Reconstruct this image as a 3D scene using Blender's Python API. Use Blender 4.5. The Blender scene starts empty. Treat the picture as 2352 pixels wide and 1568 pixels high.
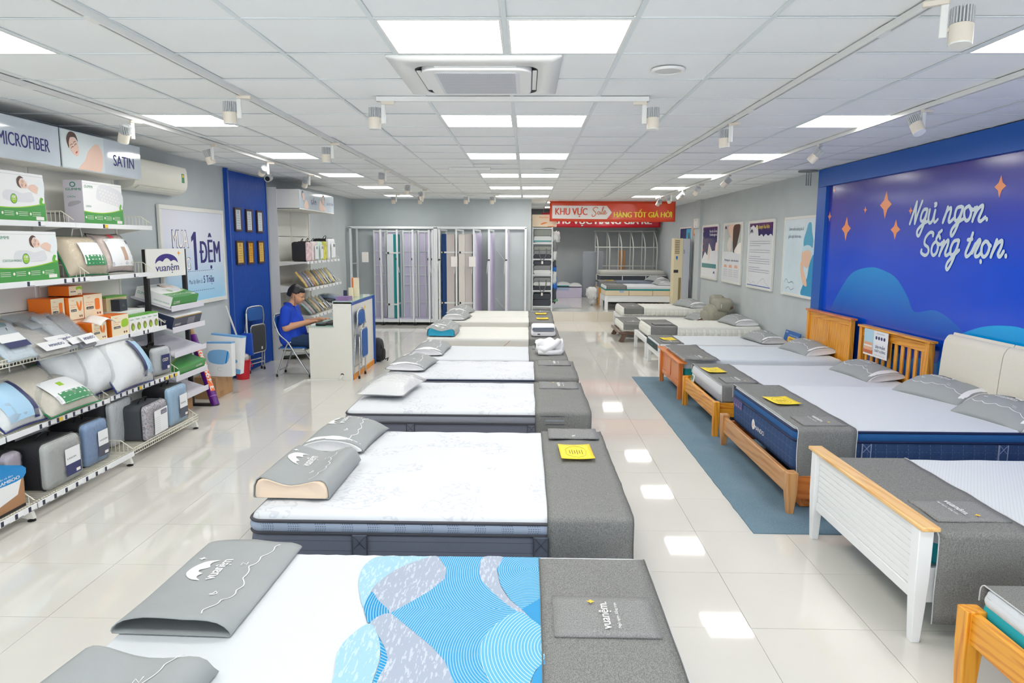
import bpy, bmesh, math, random
from mathutils import Vector, Matrix, noise
random.seed(7)
sc = bpy.context.scene
COL = sc.collection
PI = math.pi
# ---------------------------------------------------------------- camera
cam_data = bpy.data.cameras.new('camera')
cam = bpy.data.objects.new('camera', cam_data)
COL.objects.link(cam)
sc.camera = cam
cam_data.sensor_width = 36.0
cam_data.lens = 36.0 * 1609.5 / 2352
cam_data.clip_start = 0.02
cam_data.clip_end = 200
_p, _y, _r = 0.14086, -0.0204, 0.00464
_F = Vector((math.sin(_y)*math.cos(_p), math.cos(_y)*math.cos(_p), -math.sin(_p)))
_R = Vector((math.cos(_y), -math.sin(_y), 0))
_U = _R.cross(_F)
_R2 = _R*math.cos(_r) + _U*math.sin(_r)
_U2 = _U*math.cos(_r) - _R*math.sin(_r)
cam.matrix_world = Matrix(((_R2.x, _U2.x, -_F.x, 0), (_R2.y, _U2.y, -_F.y, 0), (_R2.z, _U2.z, -_F.z, 1.9224), (0, 0, 0, 1)))
# ---------------------------------------------------------------- daylight outside the shop front, exposure
LIGHT_STRENGTH = 11.0
world = bpy.data.worlds.new('daylight')
sc.world = world
world.use_nodes = True
world.node_tree.nodes['Background'].inputs[0].default_value = (0.90, 0.95, 1.0, 1)
world.node_tree.nodes['Background'].inputs[1].default_value = 3.6
sc.view_settings.view_transform = 'Standard'
sc.view_settings.look = 'None'
sc.view_settings.gamma = 1.0
sc.view_settings.exposure = 0.36
sc.view_settings.use_curve_mapping = False

# ---------------------------------------------------------------- materials
def lin(c):
    c = c/255.0
    return c/12.92 if c <= 0.04045 else ((c+0.055)/1.055)**2.4
def L3(c):
    if isinstance(c, str):
        c = tuple(int(c[i:i+2], 16) for i in (0, 2, 4))
    return (lin(c[0]), lin(c[1]), lin(c[2]), 1)
MATS = {}
def M(name, col=None, rough=0.6, metal=0.0, bump=None, var=None, spec=0.5, coat=0, emit=0, alpha=1, trans=0, sheen=0, stretch=None):
    """procedural principled material; var=(scale, amount) colour noise, bump=(scale, strength)"""
    if name in MATS:
        return MATS[name]
    m = bpy.data.materials.new(name)
    m.use_nodes = True
    nt = m.node_tree
    b = nt.nodes['Principled BSDF']
    c = L3(col)
    b.inputs['Base Color'].default_value = c
    b.inputs['Roughness'].default_value = rough
    b.inputs['Metallic'].default_value = metal
    b.inputs['Specular IOR Level'].default_value = spec
    b.inputs['Coat Weight'].default_value = coat
    b.inputs['Coat Roughness'].default_value = 0.05
    b.inputs['Transmission Weight'].default_value = trans
    b.inputs['Alpha'].default_value = alpha
    if sheen:
        b.inputs['Sheen Weight'].default_value = sheen
    if emit:
        b.inputs['Emission Color'].default_value = c
        b.inputs['Emission Strength'].default_value = emit
    if var or bump:
        tc = nt.nodes.new('ShaderNodeTexCoord')
        src = tc.outputs['Object']
        if stretch:
            mp = nt.nodes.new('ShaderNodeMapping')
            mp.inputs['Scale'].default_value = stretch
            nt.links.new(src, mp.inputs['Vector'])
            src = mp.outputs['Vector']
    if var:
        n = nt.nodes.new('ShaderNodeTexNoise')
        n.inputs['Scale'].default_value = var[0]
        n.inputs['Detail'].default_value = 3
        nt.links.new(src, n.inputs['Vector'])
        r = nt.nodes.new('ShaderNodeValToRGB')
        a = var[1]
        r.color_ramp.elements[0].position = 0.3
        r.color_ramp.elements[1].position = 0.7
        r.color_ramp.elements[0].color = tuple(max(0, x*(1-a)) for x in c[:3]) + (1,)
        r.color_ramp.elements[1].color = tuple(min(1, x*(1+a)) for x in c[:3]) + (1,)
        nt.links.new(n.outputs['Fac'], r.inputs['Fac'])
        nt.links.new(r.outputs['Color'], b.inputs['Base Color'])
    if bump:
        n2 = nt.nodes.new('ShaderNodeTexNoise')
        n2.inputs['Scale'].default_value = bump[0]
        n2.inputs['Detail'].default_value = 2
        nt.links.new(src, n2.inputs['Vector'])
        bp = nt.nodes.new('ShaderNodeBump')
        bp.inputs['Strength'].default_value = bump[1]
        bp.inputs['Distance'].default_value = 0.01
        nt.links.new(n2.outputs['Fac'], bp.inputs['Height'])
        nt.links.new(bp.outputs['Normal'], b.inputs['Normal'])
    MATS[name] = m
    return m
def wood(name, c1, c2, axis='X', scale=1.0, rough=0.4):
    """streaky wood grain running along an axis"""
    if name in MATS:
        return MATS[name]
    m = bpy.data.materials.new(name)
    m.use_nodes = True
    nt = m.node_tree
    b = nt.nodes['Principled BSDF']
    b.inputs['Roughness'].default_value = rough
    b.inputs['Coat Weight'].default_value = 0.25
    tc = nt.nodes.new('ShaderNodeTexCoord')
    mp = nt.nodes.new('ShaderNodeMapping')
    s = {'X': (1.2, 14, 14), 'Y': (14, 1.2, 14), 'Z': (14, 14, 1.2)}[axis]
    mp.inputs['Scale'].default_value = tuple(q*scale for q in s)
    n = nt.nodes.new('ShaderNodeTexNoise')
    n.inputs['Scale'].default_value = 2.2
    n.inputs['Detail'].default_value = 4
    n.inputs['Distortion'].default_value = 0.6
    w = nt.nodes.new('ShaderNodeTexWave')
    w.wave_type = 'BANDS'
    w.bands_direction = 'DIAGONAL'
    w.inputs['Scale'].default_value = 1.1
    w.inputs['Distortion'].default_value = 7
    w.inputs['Detail'].default_value = 2
    mx = nt.nodes.new('ShaderNodeMath')
    mx.operation = 'MULTIPLY_ADD'
    mx.inputs[1].default_value = 0.45
    r = nt.nodes.new('ShaderNodeValToRGB')
    r.color_ramp.elements[0].position = 0.35
    r.color_ramp.elements[1].position = 0.8
    r.color_ramp.elements[0].color = L3(c1)
    r.color_ramp.elements[1].color = L3(c2)
    nt.links.new(tc.outputs['Object'], mp.inputs['Vector'])
    nt.links.new(mp.outputs['Vector'], n.inputs['Vector'])
    nt.links.new(mp.outputs['Vector'], w.inputs['Vector'])
    nt.links.new(w.outputs['Fac'], mx.inputs[0])
    nt.links.new(n.outputs['Fac'], mx.inputs[2])
    nt.links.new(mx.outputs[0], r.inputs['Fac'])
    nt.links.new(r.outputs['Color'], b.inputs['Base Color'])
    MATS[name] = m
    return m
class NX:
    """tiny expression helper: builds Math nodes"""
    def __init__(s, nt, sock): s.nt = nt; s.k = sock
    def _op(s, op, *a):
        n = s.nt.nodes.new('ShaderNodeMath'); n.operation = op
        for i, q in enumerate((s,)+a):
            if isinstance(q, NX): s.nt.links.new(q.k, n.inputs[i])
            else: n.inputs[i].default_value = q
        return NX(s.nt, n.outputs[0])
    def __add__(s, o): return s._op('ADD', o)
    def __radd__(s, o): return s._op('ADD', o)
    def __sub__(s, o): return s._op('SUBTRACT', o)
    def __rsub__(s, o): return (s*-1.0)+o
    def __mul__(s, o): return s._op('MULTIPLY', o)
    def __rmul__(s, o): return s._op('MULTIPLY', o)
    def __truediv__(s, o): return s._op('DIVIDE', o)
    def sin(s): return s._op('SINE')
    def abs(s): return s._op('ABSOLUTE')
    def sqrt(s): return s._op('SQRT')
    def gt(s, o): return s._op('GREATER_THAN', o)
    def lt(s, o): return s._op('LESS_THAN', o)
    def fract(s): return s._op('FRACT')
    def mn(s, o): return s._op('MINIMUM', o)
    def mx(s, o): return s._op('MAXIMUM', o)
def xmat(name, fn, rough=0.6, spec=0.5, bump=None):
    """material whose colour comes from fn(nt, x, y, z) -> list of (mask NX or None, colour) layered in order"""
    if name in MATS: return MATS[name]
    m = bpy.data.materials.new(name); m.use_nodes = True
    nt = m.node_tree; b = nt.nodes['Principled BSDF']
    b.inputs['Roughness'].default_value = rough
    b.inputs['Specular IOR Level'].default_value = spec
    tc = nt.nodes.new('ShaderNodeTexCoord'); sp = nt.nodes.new('ShaderNodeSeparateXYZ')
    nt.links.new(tc.outputs['Object'], sp.inputs[0])
    x, y, z = (NX(nt, sp.outputs[i]) for i in range(3))
    prev = None
    for mask, col in fn(nt, x, y, z):
        if mask is None:
            rgb = nt.nodes.new('ShaderNodeRGB'); rgb.outputs[0].default_value = L3(col); prev = rgb.outputs[0]; continue
        mix = nt.nodes.new('ShaderNodeMix'); mix.data_type = 'RGBA'
        nt.links.new(mask.k, mix.inputs[0]); nt.links.new(prev, mix.inputs[6]); mix.inputs[7].default_value = L3(col)
        prev = mix.outputs[2]
    nt.links.new(prev, b.inputs['Base Color'])
    if bump:
        h = bump[0](nt, x, y, z)
        bp = nt.nodes.new('ShaderNodeBump'); bp.inputs['Strength'].default_value = bump[1]; bp.inputs['Distance'].default_value = bump[2]
        nt.links.new(h.k, bp.inputs['Height']); nt.links.new(bp.outputs['Normal'], b.inputs['Normal'])
    MATS[name] = m
    return m
def noise_node(nt, scale, vec=None, detail=2):
    n = nt.nodes.new('ShaderNodeTexNoise'); n.inputs['Scale'].default_value = scale; n.inputs['Detail'].default_value = detail
    if vec is not None: nt.links.new(vec, n.inputs['Vector'])
    else:
        tc = nt.nodes.new('ShaderNodeTexCoord'); nt.links.new(tc.outputs['Object'], n.inputs['Vector'])
    return NX(nt, n.outputs['Fac'])

# ---------------------------------------------------------------- object helpers
def tag(o, label=None, cat=None, group=None, kind=None):
    if label: o['label'] = label
    if cat: o['category'] = cat
    if group: o['group'] = group
    if kind: o['kind'] = kind
    return o
def thing(name, label, cat, loc=(0, 0, 0), rz=0.0, group=None):
    o = bpy.data.objects.new(name, None)
    COL.objects.link(o)
    o.empty_display_size = 0.05
    o.location = loc
    o.rotation_euler = (0, 0, rz)
    return tag(o, label, cat, group)
def copy_tree(o, parent=None):
    c = o.copy()
    COL.objects.link(c)
    c.parent = parent
    for ch in o.children:
        copy_tree(ch, c)
    return c
def dup(o, loc, rz=None, label=None, group=None):
    c = copy_tree(o)
    c.location = loc
    if rz is not None: c.rotation_euler = (0, 0, rz)
    if label: c['label'] = label
    if group: c['group'] = group
    return c
def V(*a): return Vector(a)
def rotz(a): return Matrix.Rotation(a, 3, 'Z')
def plane(o, u, v):
    """map (a, b) -> o + a*u + b*v"""
    o, u, v = Vector(o), Vector(u), Vector(v)
    return lambda a, b: o + u*a + v*b
_TEXT = {}
_SUB = {'ệ': ('ê', 'dot'), 'Đ': ('D', 'bar'), 'đ': ('d', 'bard'), 'Ơ': ('O', 'horn'), 'Ờ': ('Ò', 'horn'), 'Ợ': ('Ọ', 'horn'), 'Ở': ('Ỏ', 'horn'), 'ơ': ('o', 'hornl'), 'ờ': ('ò', 'hornl'), 'ợ': ('ọ', 'hornl')}
def _raw(s):
    cu = bpy.data.curves.new('t', 'FONT')
    cu.body = s
    cu.size = 1.0
    cu.resolution_u = 3
    ob = bpy.data.objects.new('t', cu)
    me = ob.to_mesh()
    vs = [(v.co.x, v.co.y) for v in me.vertices]
    fs = [tuple(p.vertices) for p in me.polygons]
    ob.to_mesh_clear()
    bpy.data.objects.remove(ob)
    bpy.data.curves.remove(cu)
    return vs, fs
def text_geo(s, bold=0.0):
    """flat glyph outlines of a string in the built-in font, scaled to a unit box"""
    k = (s, bold)
    if k in _TEXT: return _TEXT[k]
    base_s = ''.join(_SUB.get(c, (c,))[0] for c in s)
    vs, fs = _raw(base_s)
    for i, c in enumerate(s):
        if c not in _SUB: continue
        b0, mk = _SUB[c]
        one, _ = _raw(b0)
        w = max(v[0] for v in one)-min(v[0] for v in one)
        r = max(v[0] for v in _raw(base_s[:i+1])[0])
        l = r-w; n = len(vs)
        if mk == 'dot': q = [((l+r)/2+0.06*math.cos(a*PI/4), -0.17+0.06*math.sin(a*PI/4)) for a in range(8)]
        elif mk == 'bar':
            q = [(l-0.08, 0.31), (l-0.001, 0.31), (l-0.001, 0.39), (l-0.08, 0.39)]
            vs = vs+[(l+0.10, 0.31), (l+0.25, 0.31), (l+0.25, 0.39), (l+0.10, 0.39)]; fs = fs+[tuple(range(n, n+4))]; n += 4
        elif mk == 'bard':
            q = [(r-0.24, 0.58), (r-0.09, 0.58), (r-0.09, 0.64), (r-0.24, 0.64)]
            vs = vs+[(r+0.001, 0.58), (r+0.06, 0.58), (r+0.06, 0.64), (r+0.001, 0.64)]; fs = fs+[tuple(range(n, n+4))]; n += 4
        elif mk == 'horn': q = [(r-0.035, 0.60), (r-0.005, 0.52), (r+0.07, 0.60), (r+0.10, 0.76), (r+0.02, 0.76), (r+0.0, 0.66)]
        else: q = [(r-0.08, 0.40), (r-0.02, 0.36), (r+0.05, 0.43), (r+0.07, 0.54), (r+0.0, 0.54), (r-0.01, 0.47)]
        vs = vs+q; fs = fs+[tuple(range(n, n+len(q)))]
    if not vs: vs, fs = [(0, 0), (1, 0), (1, 1)], []
    lay_n = len(vs)
    if bold:
        n = len(vs); b = bold
        vs = [(x, y) for x, y in vs]+[(x-b, y) for x, y in vs]+[(x+b, y) for x, y in vs]
        fs = fs+[tuple(i+n for i in f) for f in fs]+[tuple(i+2*n for i in f) for f in fs]
    x0 = min(v[0] for v in vs); x1 = max(v[0] for v in vs)
    y0 = min(v[1] for v in vs); y1 = max(v[1] for v in vs)
    g = ([((v[0]-x0)/(x1-x0), (v[1]-y0)/(y1-y0)) for v in vs], fs, lay_n)
    _TEXT[k] = g
    return g
def catmull(pts, n=6, closed=True):
    out = []
    N = len(pts)
    rng = N if closed else N-1
    for i in range(rng):
        p0, p1, p2, p3 = (Vector(pts[(i+k) % N]) if closed else Vector(pts[min(max(i+k, 0), N-1)]) for k in (-1, 0, 1, 2))
        for j in range(n):
            t = j/n
            out.append(0.5*((2*p1)+(p2-p0)*t+(2*p0-5*p1+4*p2-p3)*t*t+(3*p1-p0-3*p2+p3)*t*t*t))
    if not closed: out.append(Vector(pts[-1]))
    return out
def lift_dir(fn, u, v):
    """direction out of a printed surface towards its reader"""
    e = 1e-3
    o = Vector(fn(u, v)); n = (Vector(fn(u+e, v))-o).cross(Vector(fn(u, v+e))-o)
    return n.normalized() if n.length > 1e-12 else Vector((0, 0, 1))
class MB:
    def __init__(s, T=None):
        s.v = []; s.f = []; s.layer = 0
        s.o = Vector(T.location) if T is not None else Vector((0, 0, 0))
    def add(s, vs, fs):
        b = len(s.v)
        s.v += [Vector(q) for q in vs]
        s.f += [tuple(i+b for i in f) for f in fs]
        return s
    def box(s, x0, x1, y0, y1, z0, z1):
        return s.add([(x, y, z) for x in (x0, x1) for y in (y0, y1) for z in (z0, z1)],
                     [(0, 1, 3, 2), (4, 6, 7, 5), (0, 4, 5, 1), (2, 3, 7, 6), (0, 2, 6, 4), (1, 5, 7, 3)])
    def obox(s, c, size, R=None, taper=1.0):
        c = Vector(c); R = R or Matrix.Identity(3)
        a, b, h = (q/2 for q in size)
        vs = []
        for x in (-a, a):
            for y in (-b, b):
                for z in (-h, h):
                    k = taper if z > 0 else 1
                    vs.append(c + R @ Vector((x*k, y*k, z)))
        return s.add(vs, [(0, 1, 3, 2), (4, 6, 7, 5), (0, 4, 5, 1), (2, 3, 7, 6), (0, 2, 6, 4), (1, 5, 7, 3)])
    def bar(s, p, q, w, h, up=(0, 0, 1)):
        """rectangular bar between two points"""
        p, q = Vector(p), Vector(q)
        d = (q-p).normalized()
        u = Vector(up)
        if abs(d.dot(u)) > 0.99: u = Vector((0, 1, 0))
        a = d.cross(u).normalized(); b = a.cross(d)
        vs = []
        for e in (p, q):
            for i, j in ((-1, -1), (1, -1), (1, 1), (-1, 1)):
                vs.append(e + a*(i*w/2) + b*(j*h/2))
        return s.add(vs, [(0, 1, 2, 3), (7, 6, 5, 4), (0, 4, 5, 1), (1, 5, 6, 2), (2, 6, 7, 3), (3, 7, 4, 0)])
    def tube(s, pts, r, n=8, closed=False, cap=True):
        pts = [Vector(p) for p in pts]
        N = len(pts)
        rs = r if isinstance(r, (list, tuple)) else [r]*N
        vs = []; prev = None
        for i in range(N):
            if closed: t = pts[(i+1) % N]-pts[i-1]
            else: t = pts[min(i+1, N-1)]-pts[max(i-1, 0)]
            t = t.normalized() if t.length > 1e-9 else Vector((0, 0, 1))
            if prev is None:
                a = t.cross(Vector((0, 0, 1)))
                if a.length < 0.05: a = t.cross(Vector((0, 1, 0)))
                a.normalize()
            else:
                a = prev - t*prev.dot(t)
                a = a.normalized() if a.length > 1e-6 else t.orthogonal().normalized()
            prev = a
            b = t.cross(a)
            for k in range(n):
                an = 2*PI*k/n
                vs.append(pts[i]+a*(rs[i]*math.cos(an))+b*(rs[i]*math.sin(an)))
        fs = []
        for i in range(N if closed else N-1):
            j = (i+1) % N
            for k in range(n):
                l = (k+1) % n
                fs.append((i*n+k, j*n+k, j*n+l, i*n+l))
        if cap and not closed:
            fs.append(tuple(range(n))[::-1]); fs.append(tuple((N-1)*n+k for k in range(n)))
        return s.add(vs, fs)
    def lathe(s, prof, c=(0, 0, 0), R=None, n=16):
        """prof: list of (radius, height) along local z"""
        c = Vector(c); R = R or Matrix.Identity(3)
        vs = []
        for r, h in prof:
            for k in range(n):
                a = 2*PI*k/n
                vs.append(c + R @ Vector((r*math.cos(a), r*math.sin(a), h)))
        fs = [(i*n+k, i*n+(k+1) % n, (i+1)*n+(k+1) % n, (i+1)*n+k) for i in range(len(prof)-1) for k in range(n)]
        fs.append(tuple(range(n))[::-1]); fs.append(tuple((len(prof)-1)*n+k for k in range(n)))
        return s.add(vs, fs)
    def grid(s, nu, nv, fn, wu=False, wv=False):
        vs = [fn(i/(nu if wu else nu-1), j/(nv if wv else nv-1)) for i in range(nu) for j in range(nv)]
        fs = []
        for i in range(nu if wu else nu-1):
            for j in range(nv if wv else nv-1):
                a, b = (i+1) % nu, (j+1) % nv
                fs.append((i*nv+j, a*nv+j, a*nv+b, i*nv+b))
        return s.add(vs, fs)
    def poly(s, pts2, fn):
        """flat polygon from 2D points mapped by fn(u, v)"""
        return s.add([fn(p[0], p[1]) for p in pts2], [tuple(range(len(pts2)))])
    def prism(s, pts2, f0, f1):
        n = len(pts2)
        vs = [f0(p[0], p[1]) for p in pts2]+[f1(p[0], p[1]) for p in pts2]
        return s.add(vs, [tuple(range(n)), tuple(range(n, 2*n))[::-1]]+[(i, n+i, n+(i+1) % n, (i+1) % n) for i in range(n)])
    def text(s, t, fn, x0, x1, y0, y1, bold=0.0, cuts=0):
        vs, fs, n = text_geo(t, bold)
        up = lift_dir(fn, (x0+x1)/2, (y0+y1)/2)
        return s.add([Vector(fn(x0+(x1-x0)*a, y0+(y1-y0)*b))+up*(0.0001*(i//n)) for i, (a, b) in enumerate(vs)], fs)
    def stroke(s, pts2, w, fn, n=5):
        """flat ribbon along a smoothed 2D path"""
        pp = catmull(pts2, n, False)
        vs = []; N = len(pp)
        up = lift_dir(fn, pp[N//2].x, pp[N//2].y)
        c = s.layer; s.layer += 3
        for i, p in enumerate(pp):
            d = pp[min(i+1, N-1)]-pp[max(i-1, 0)]
            d = d.normalized() if d.length > 1e-9 else Vector((1, 0))
            q = Vector((-d.y, d.x))*(w/2)
            lf = up*(4e-5*(c+i/N))
            vs += [Vector(fn(*(p+q)))+lf, Vector(fn(*(p-q)))+lf]
        s.add(vs, [(2*i, 2*i+1, 2*i+3, 2*i+2) for i in range(N-1)])
        for j, e in enumerate((pp[0], pp[-1])):
            lf = up*(4e-5*(c+1+j))
            s.poly([(e.x+w/2*math.cos(a*PI/6), e.y+w/2*math.sin(a*PI/6)) for a in range(12)], lambda u, v: Vector(fn(u, v))+lf)
        return s
    def build(s, name, mat, parent=None, smooth=False, bevel=0.0, seg=2, solid=0.0, sub=0, wn=False):
        me = bpy.data.meshes.new(name)
        me.from_pydata([v-s.o for v in s.v], [], s.f)
        bm = bmesh.new(); bm.from_mesh(me)
        bmesh.ops.recalc_face_normals(bm, faces=bm.faces)
        bm.to_mesh(me); bm.free()
        if smooth:
            me.polygons.foreach_set('use_smooth', [True]*len(me.polygons))
            if smooth != 'all':
                me.set_sharp_from_angle(angle=math.radians(45))
        if isinstance(mat, (list, tuple)):
            for q in mat: me.materials.append(q)
        else: me.materials.append(mat)
        o = bpy.data.objects.new(name, me)
        COL.objects.link(o)
        if parent is not None: o.parent = parent
        elif s.o.length: o.location = s.o
        if solid:
            md = o.modifiers.new('solid', 'SOLIDIFY'); md.thickness = solid; md.offset = -1
        if bevel:
            md = o.modifiers.new('bevel', 'BEVEL'); md.width = bevel; md.segments = seg; md.limit_method = 'ANGLE'
            md.angle_limit = math.radians(35)
            me.polygons.foreach_set('use_smooth', [True]*len(me.polygons))
            me.set_sharp_from_angle(angle=math.radians(40))
        if sub:
            md = o.modifiers.new('sub', 'SUBSURF'); md.levels = sub; md.render_levels = sub
        return o
def base(x, y, z=0):
    """origin for a single-mesh thing given in world coordinates"""
    class _B: pass
    b = _B(); b.location = Vector((x, y, z)); return b
def rrect(x0, x1, y0, y1, r, n=6):
    out = []
    for cx, cy, a0 in ((x1-r, y1-r, 0), (x0+r, y1-r, PI/2), (x0+r, y0+r, PI), (x1-r, y0+r, 1.5*PI)):
        for k in range(n+1):
            a = a0+PI/2*k/n
            out.append((cx+r*math.cos(a), cy+r*math.sin(a)))
    return out
def star4(cx, cy, w, h, k=0.16):
    out = []
    for i, (dx, dy) in enumerate(((0, 1), (1, 0), (0, -1), (-1, 0))):
        out.append((cx+dx*w/2, cy+dy*h/2))
        ex, ey = ((1, 1), (1, -1), (-1, -1), (-1, 1))[i]
        out.append((cx+ex*w*k, cy+ey*h*k))
    return out
# ================================================================ the room shell
XL, XR, YF, YB, ZC, YN = -4.15, 4.07, -3.0, 16.8, 2.915, 22.6
XN, YS, ZP = 0.10, 17.1, 0.247
m_wall = M('wall_paint', (192, 199, 201), 0.75, var=(3.0, 0.03), bump=(60, 0.06))
m_tile = M('floor_tile_glaze', (221, 218, 211), 0.045, var=(2.2, 0.012), spec=0.62)
m_grout = M('grout', (120, 114, 106), 0.9)
m_step = M('step_tile_glaze', (222, 212, 196), 0.06, var=(2.2, 0.02), spec=0.6)
m_ceil = M('ceiling_board', (244, 246, 246), 0.85, var=(1.3, 0.02), bump=(90, 0.05))
m_tbar = M('t_bar_paint', (226, 232, 234), 0.5)
m_dark = M('ceiling_void', (70, 72, 72), 0.9)
def slab(name, x0, x1, y0, y1, z0, z1, mat):
    o = MB(base((x0+x1)/2, (y0+y1)/2, z0)).box(x0, x1, y0, y1, z0, z1).build(name, mat)
    return tag(o, kind='structure')
floor = slab('floor', XL, XR, YF, YS, -0.12, -0.0015, m_grout)
ceiling = slab('ceiling', XL, XR, YF, YN, ZC+0.06, ZC+0.16, m_dark)
wall_left = slab('wall_left', XL-0.15, XL, YF, YB+0.15, -0.12, ZC+0.16, m_wall)
wall_right = slab('wall_right', XR, XR+0.15, YF, YN, -0.12, ZC+0.16, m_wall)
wall_back = slab('wall_back', XL, XN-0.15, YB, YB+0.15, -0.12, ZC+0.06, m_wall)
wall_niche = slab('wall_niche_side', XN-0.15, XN, YB, YN, -0.12, ZC+0.06, m_wall)
wall_far = slab('wall_far', XN-0.15, XR+0.15, YN, YN+0.15, -0.12, ZC+0.16, m_wall)
pillar = slab('wall_pillar', XR-0.07, XR, 16.52, 17.0, 0, ZC, m_wall)
bulkhead = slab('trim_1', XN, XR, YN-0.9, YN, 2.62, ZC, M('bulkhead_paint', (120, 124, 126), 0.8))
# shop front behind the viewer: wall with a wide glazed opening
tag(MB(base(0, YF, 0)).box(XL, XR, YF-0.15, YF, 2.6, ZC+0.16).box(XL, XL+0.4, YF-0.15, YF, 0, 2.6).box(XR-0.4, XR, YF-0.15, YF, 0, 2.6)
    .box(XL, XR, YF-0.15, YF, -0.12, 0.12).build('wall_front', m_wall), kind='structure')
m_pane = bpy.data.materials.new('shop_glass'); m_pane.use_nodes = True
_nt = m_pane.node_tree; _nt.nodes.remove(_nt.nodes['Principled BSDF'])
_t = _nt.nodes.new('ShaderNodeBsdfTransparent'); _g = _nt.nodes.new('ShaderNodeBsdfGlossy'); _x = _nt.nodes.new('ShaderNodeMixShader')
_g.inputs['Roughness'].default_value = 0.02; _x.inputs[0].default_value = 0.08
_nt.links.new(_t.outputs[0], _x.inputs[1]); _nt.links.new(_g.outputs[0], _x.inputs[2]); _nt.links.new(_x.outputs[0], _nt.nodes['Material Output'].inputs[0])
win = tag(MB(base(0, YF, 0)).box(XL+0.4, XR-0.4, YF-0.1, YF-0.09, 0.12, 2.6).build('window_1', m_pane), kind='structure')
for k in range(6):
    x = XL+0.42+k*(XR-XL-0.84)/5
    MB(base(0, YF, 0)).box(x-0.03, x+0.03, YF-0.13, YF-0.05, 0.12, 2.6).build('window_mullion', M('alu_frame', (200, 204, 206), 0.4, 0.6), win)
# floor tiles: 0.6 m, recessed joints; the large near ones singly, the rest as one part
def tile_mesh(nm, w, d, h, mat):
    mb = MB().box(-w/2, w/2, -d/2, d/2, -h, 0)
    o = mb.build(nm, mat)
    me = o.data; bpy.data.objects.remove(o)
    return me
_tm = {}
rest = MB(base((XL+XR)/2, (YF+YS)/2, -0.12))
G = 0.0012
for i in range(-10, 6):
    a, b = max(XL, 1.1455+0.6*i), min(XR, 1.1455+0.6*(i+1))
    if b-a < 0.02: continue
    for j in range(-11, 24):
        c, d = max(YF, 3.323+0.6*j), min(YS, 3.323+0.6*(j+1))
        if d-c < 0.02: continue
        if -1 <= j <= 17:
            key = (round(b-a, 3), round(d-c, 3))
            if key not in _tm: _tm[key] = tile_mesh('floor_tile', b-a-2*G, d-c-2*G, 0.012, m_tile)
            o = bpy.data.objects.new('floor_tile', _tm[key]); COL.objects.link(o); o.parent = floor
            o.location = Vector(((a+b)/2, (c+d)/2, 0))-floor.location
            o.rotation_euler = (random.gauss(0, 0.0006), random.gauss(0, 0.0006), 0)
        else:
            rest.box(a+G, b-G, c+G, d-G, -0.012, 0)
tag(rest.build('floor_tiling', m_tile, floor), kind='stuff')
# raised sale area: platform with tiled top and riser
plat = slab('floor_platform', XN, XR, YS+0.012, YN, 0, ZP-0.012, m_grout)
for i in range(7):
    a, b = max(XN, 0.55+0.6*(i-1)), min(XR, 0.55+0.6*i)
    if b-a < 0.02: continue
    MB(plat).box(a+G, b-G, YS, YS+0.012, 0.0, ZP-0.012).build('riser_tile', m_step, plat)
    for j in range(10):
        c, d = YS+0.6*j, min(YN, YS+0.6*(j+1))
        if d-c < .02: continue
        MB(plat).box(a+G, b-G, c+(0 if j else 0), d-G, ZP-0.012, ZP).build('floor_tile', m_tile, plat)
# ceiling boards on an exposed grid
LROWS = [0, 4, 8, 12, 16, 20]
LIGHT_CELLS = set()
for r in [-4]+LROWS:
    for c in (-5, -1, 0, 4): LIGHT_CELLS.add((c, r))
for r in (24, 28): 
    for c in (1, 4): LIGHT_CELLS.add((c, r))
AC_CELLS = set()
_cm = {}
rest = MB(base((XL+XR)/2, (YF+YN)/2, ZC+0.06))
for i in range(-7, 7):
    a, b = max(XL, -0.112+0.6*i), min(XR, -0.112+0.6*(i+1))
    if b-a < 0.02: continue
    for j in range(-11, 33):
        c, d = max(YF, 3.316+0.6*j), min(YN, 3.316+0.6*(j+1))
        if d-c < 0.02 or (i, j) in LIGHT_CELLS: continue
        if c > YB and b < XN+0.02: continue
        if -2 <= j <= 14:
            key = (round(b-a, 3), round(d-c, 3))
            if key not in _cm:
                mb = MB().box(-(b-a)/2+0.004, (b-a)/2-0.004, -(d-c)/2+0.004, (d-c)/2-0.004, 0, 0.012)
                q = mb.build('ceiling_tile', m_ceil); _cm[key] = q.data; bpy.data.objects.remove(q)
            o = bpy.data.objects.new('ceiling_tile', _cm[key]); COL.objects.link(o); o.parent = ceiling
            o.location = Vector(((a+b)/2, (c+d)/2, ZC+0.004+random.uniform(0, 0.004)))-ceiling.location
            o.rotation_euler = (random.gauss(0, 0.004), random.gauss(0, 0.004), 0)
        else:
            rest.box(a+0.004, b-0.004, c+0.004, d-0.004, ZC+0.004, ZC+0.016)
tag(rest.build('ceiling_boarding', m_ceil, ceiling), kind='stuff')
for i in range(-6, 7):
    x = -0.112+0.6*i
    y1 = YN if x > XN else YB
    MB(ceiling).box(x-0.012, x+0.012, YF, y1, ZC, ZC+0.004).box(x-0.0015, x+0.0015, YF, y1, ZC+0.004, ZC+0.04).build('t_bar', m_tbar, ceiling)
for j in range(-10, 33):
    y = 3.316+0.6*j
    if y > YN: continue
    MB(ceiling).box(XL if y < YB else XN, XR, y-0.007, y+0.007, ZC+0.0005, ZC+0.004).build('cross_tee', m_tbar, ceiling)
# wall angle trims
MB(ceiling).box(XL, XL+0.02, YF, YB, ZC, ZC+0.004).build('wall_angle', m_tbar, ceiling)
MB(ceiling).box(XR-0.02, XR, YF, YN, ZC, ZC+0.004).build('wall_angle', m_tbar, ceiling)
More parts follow.
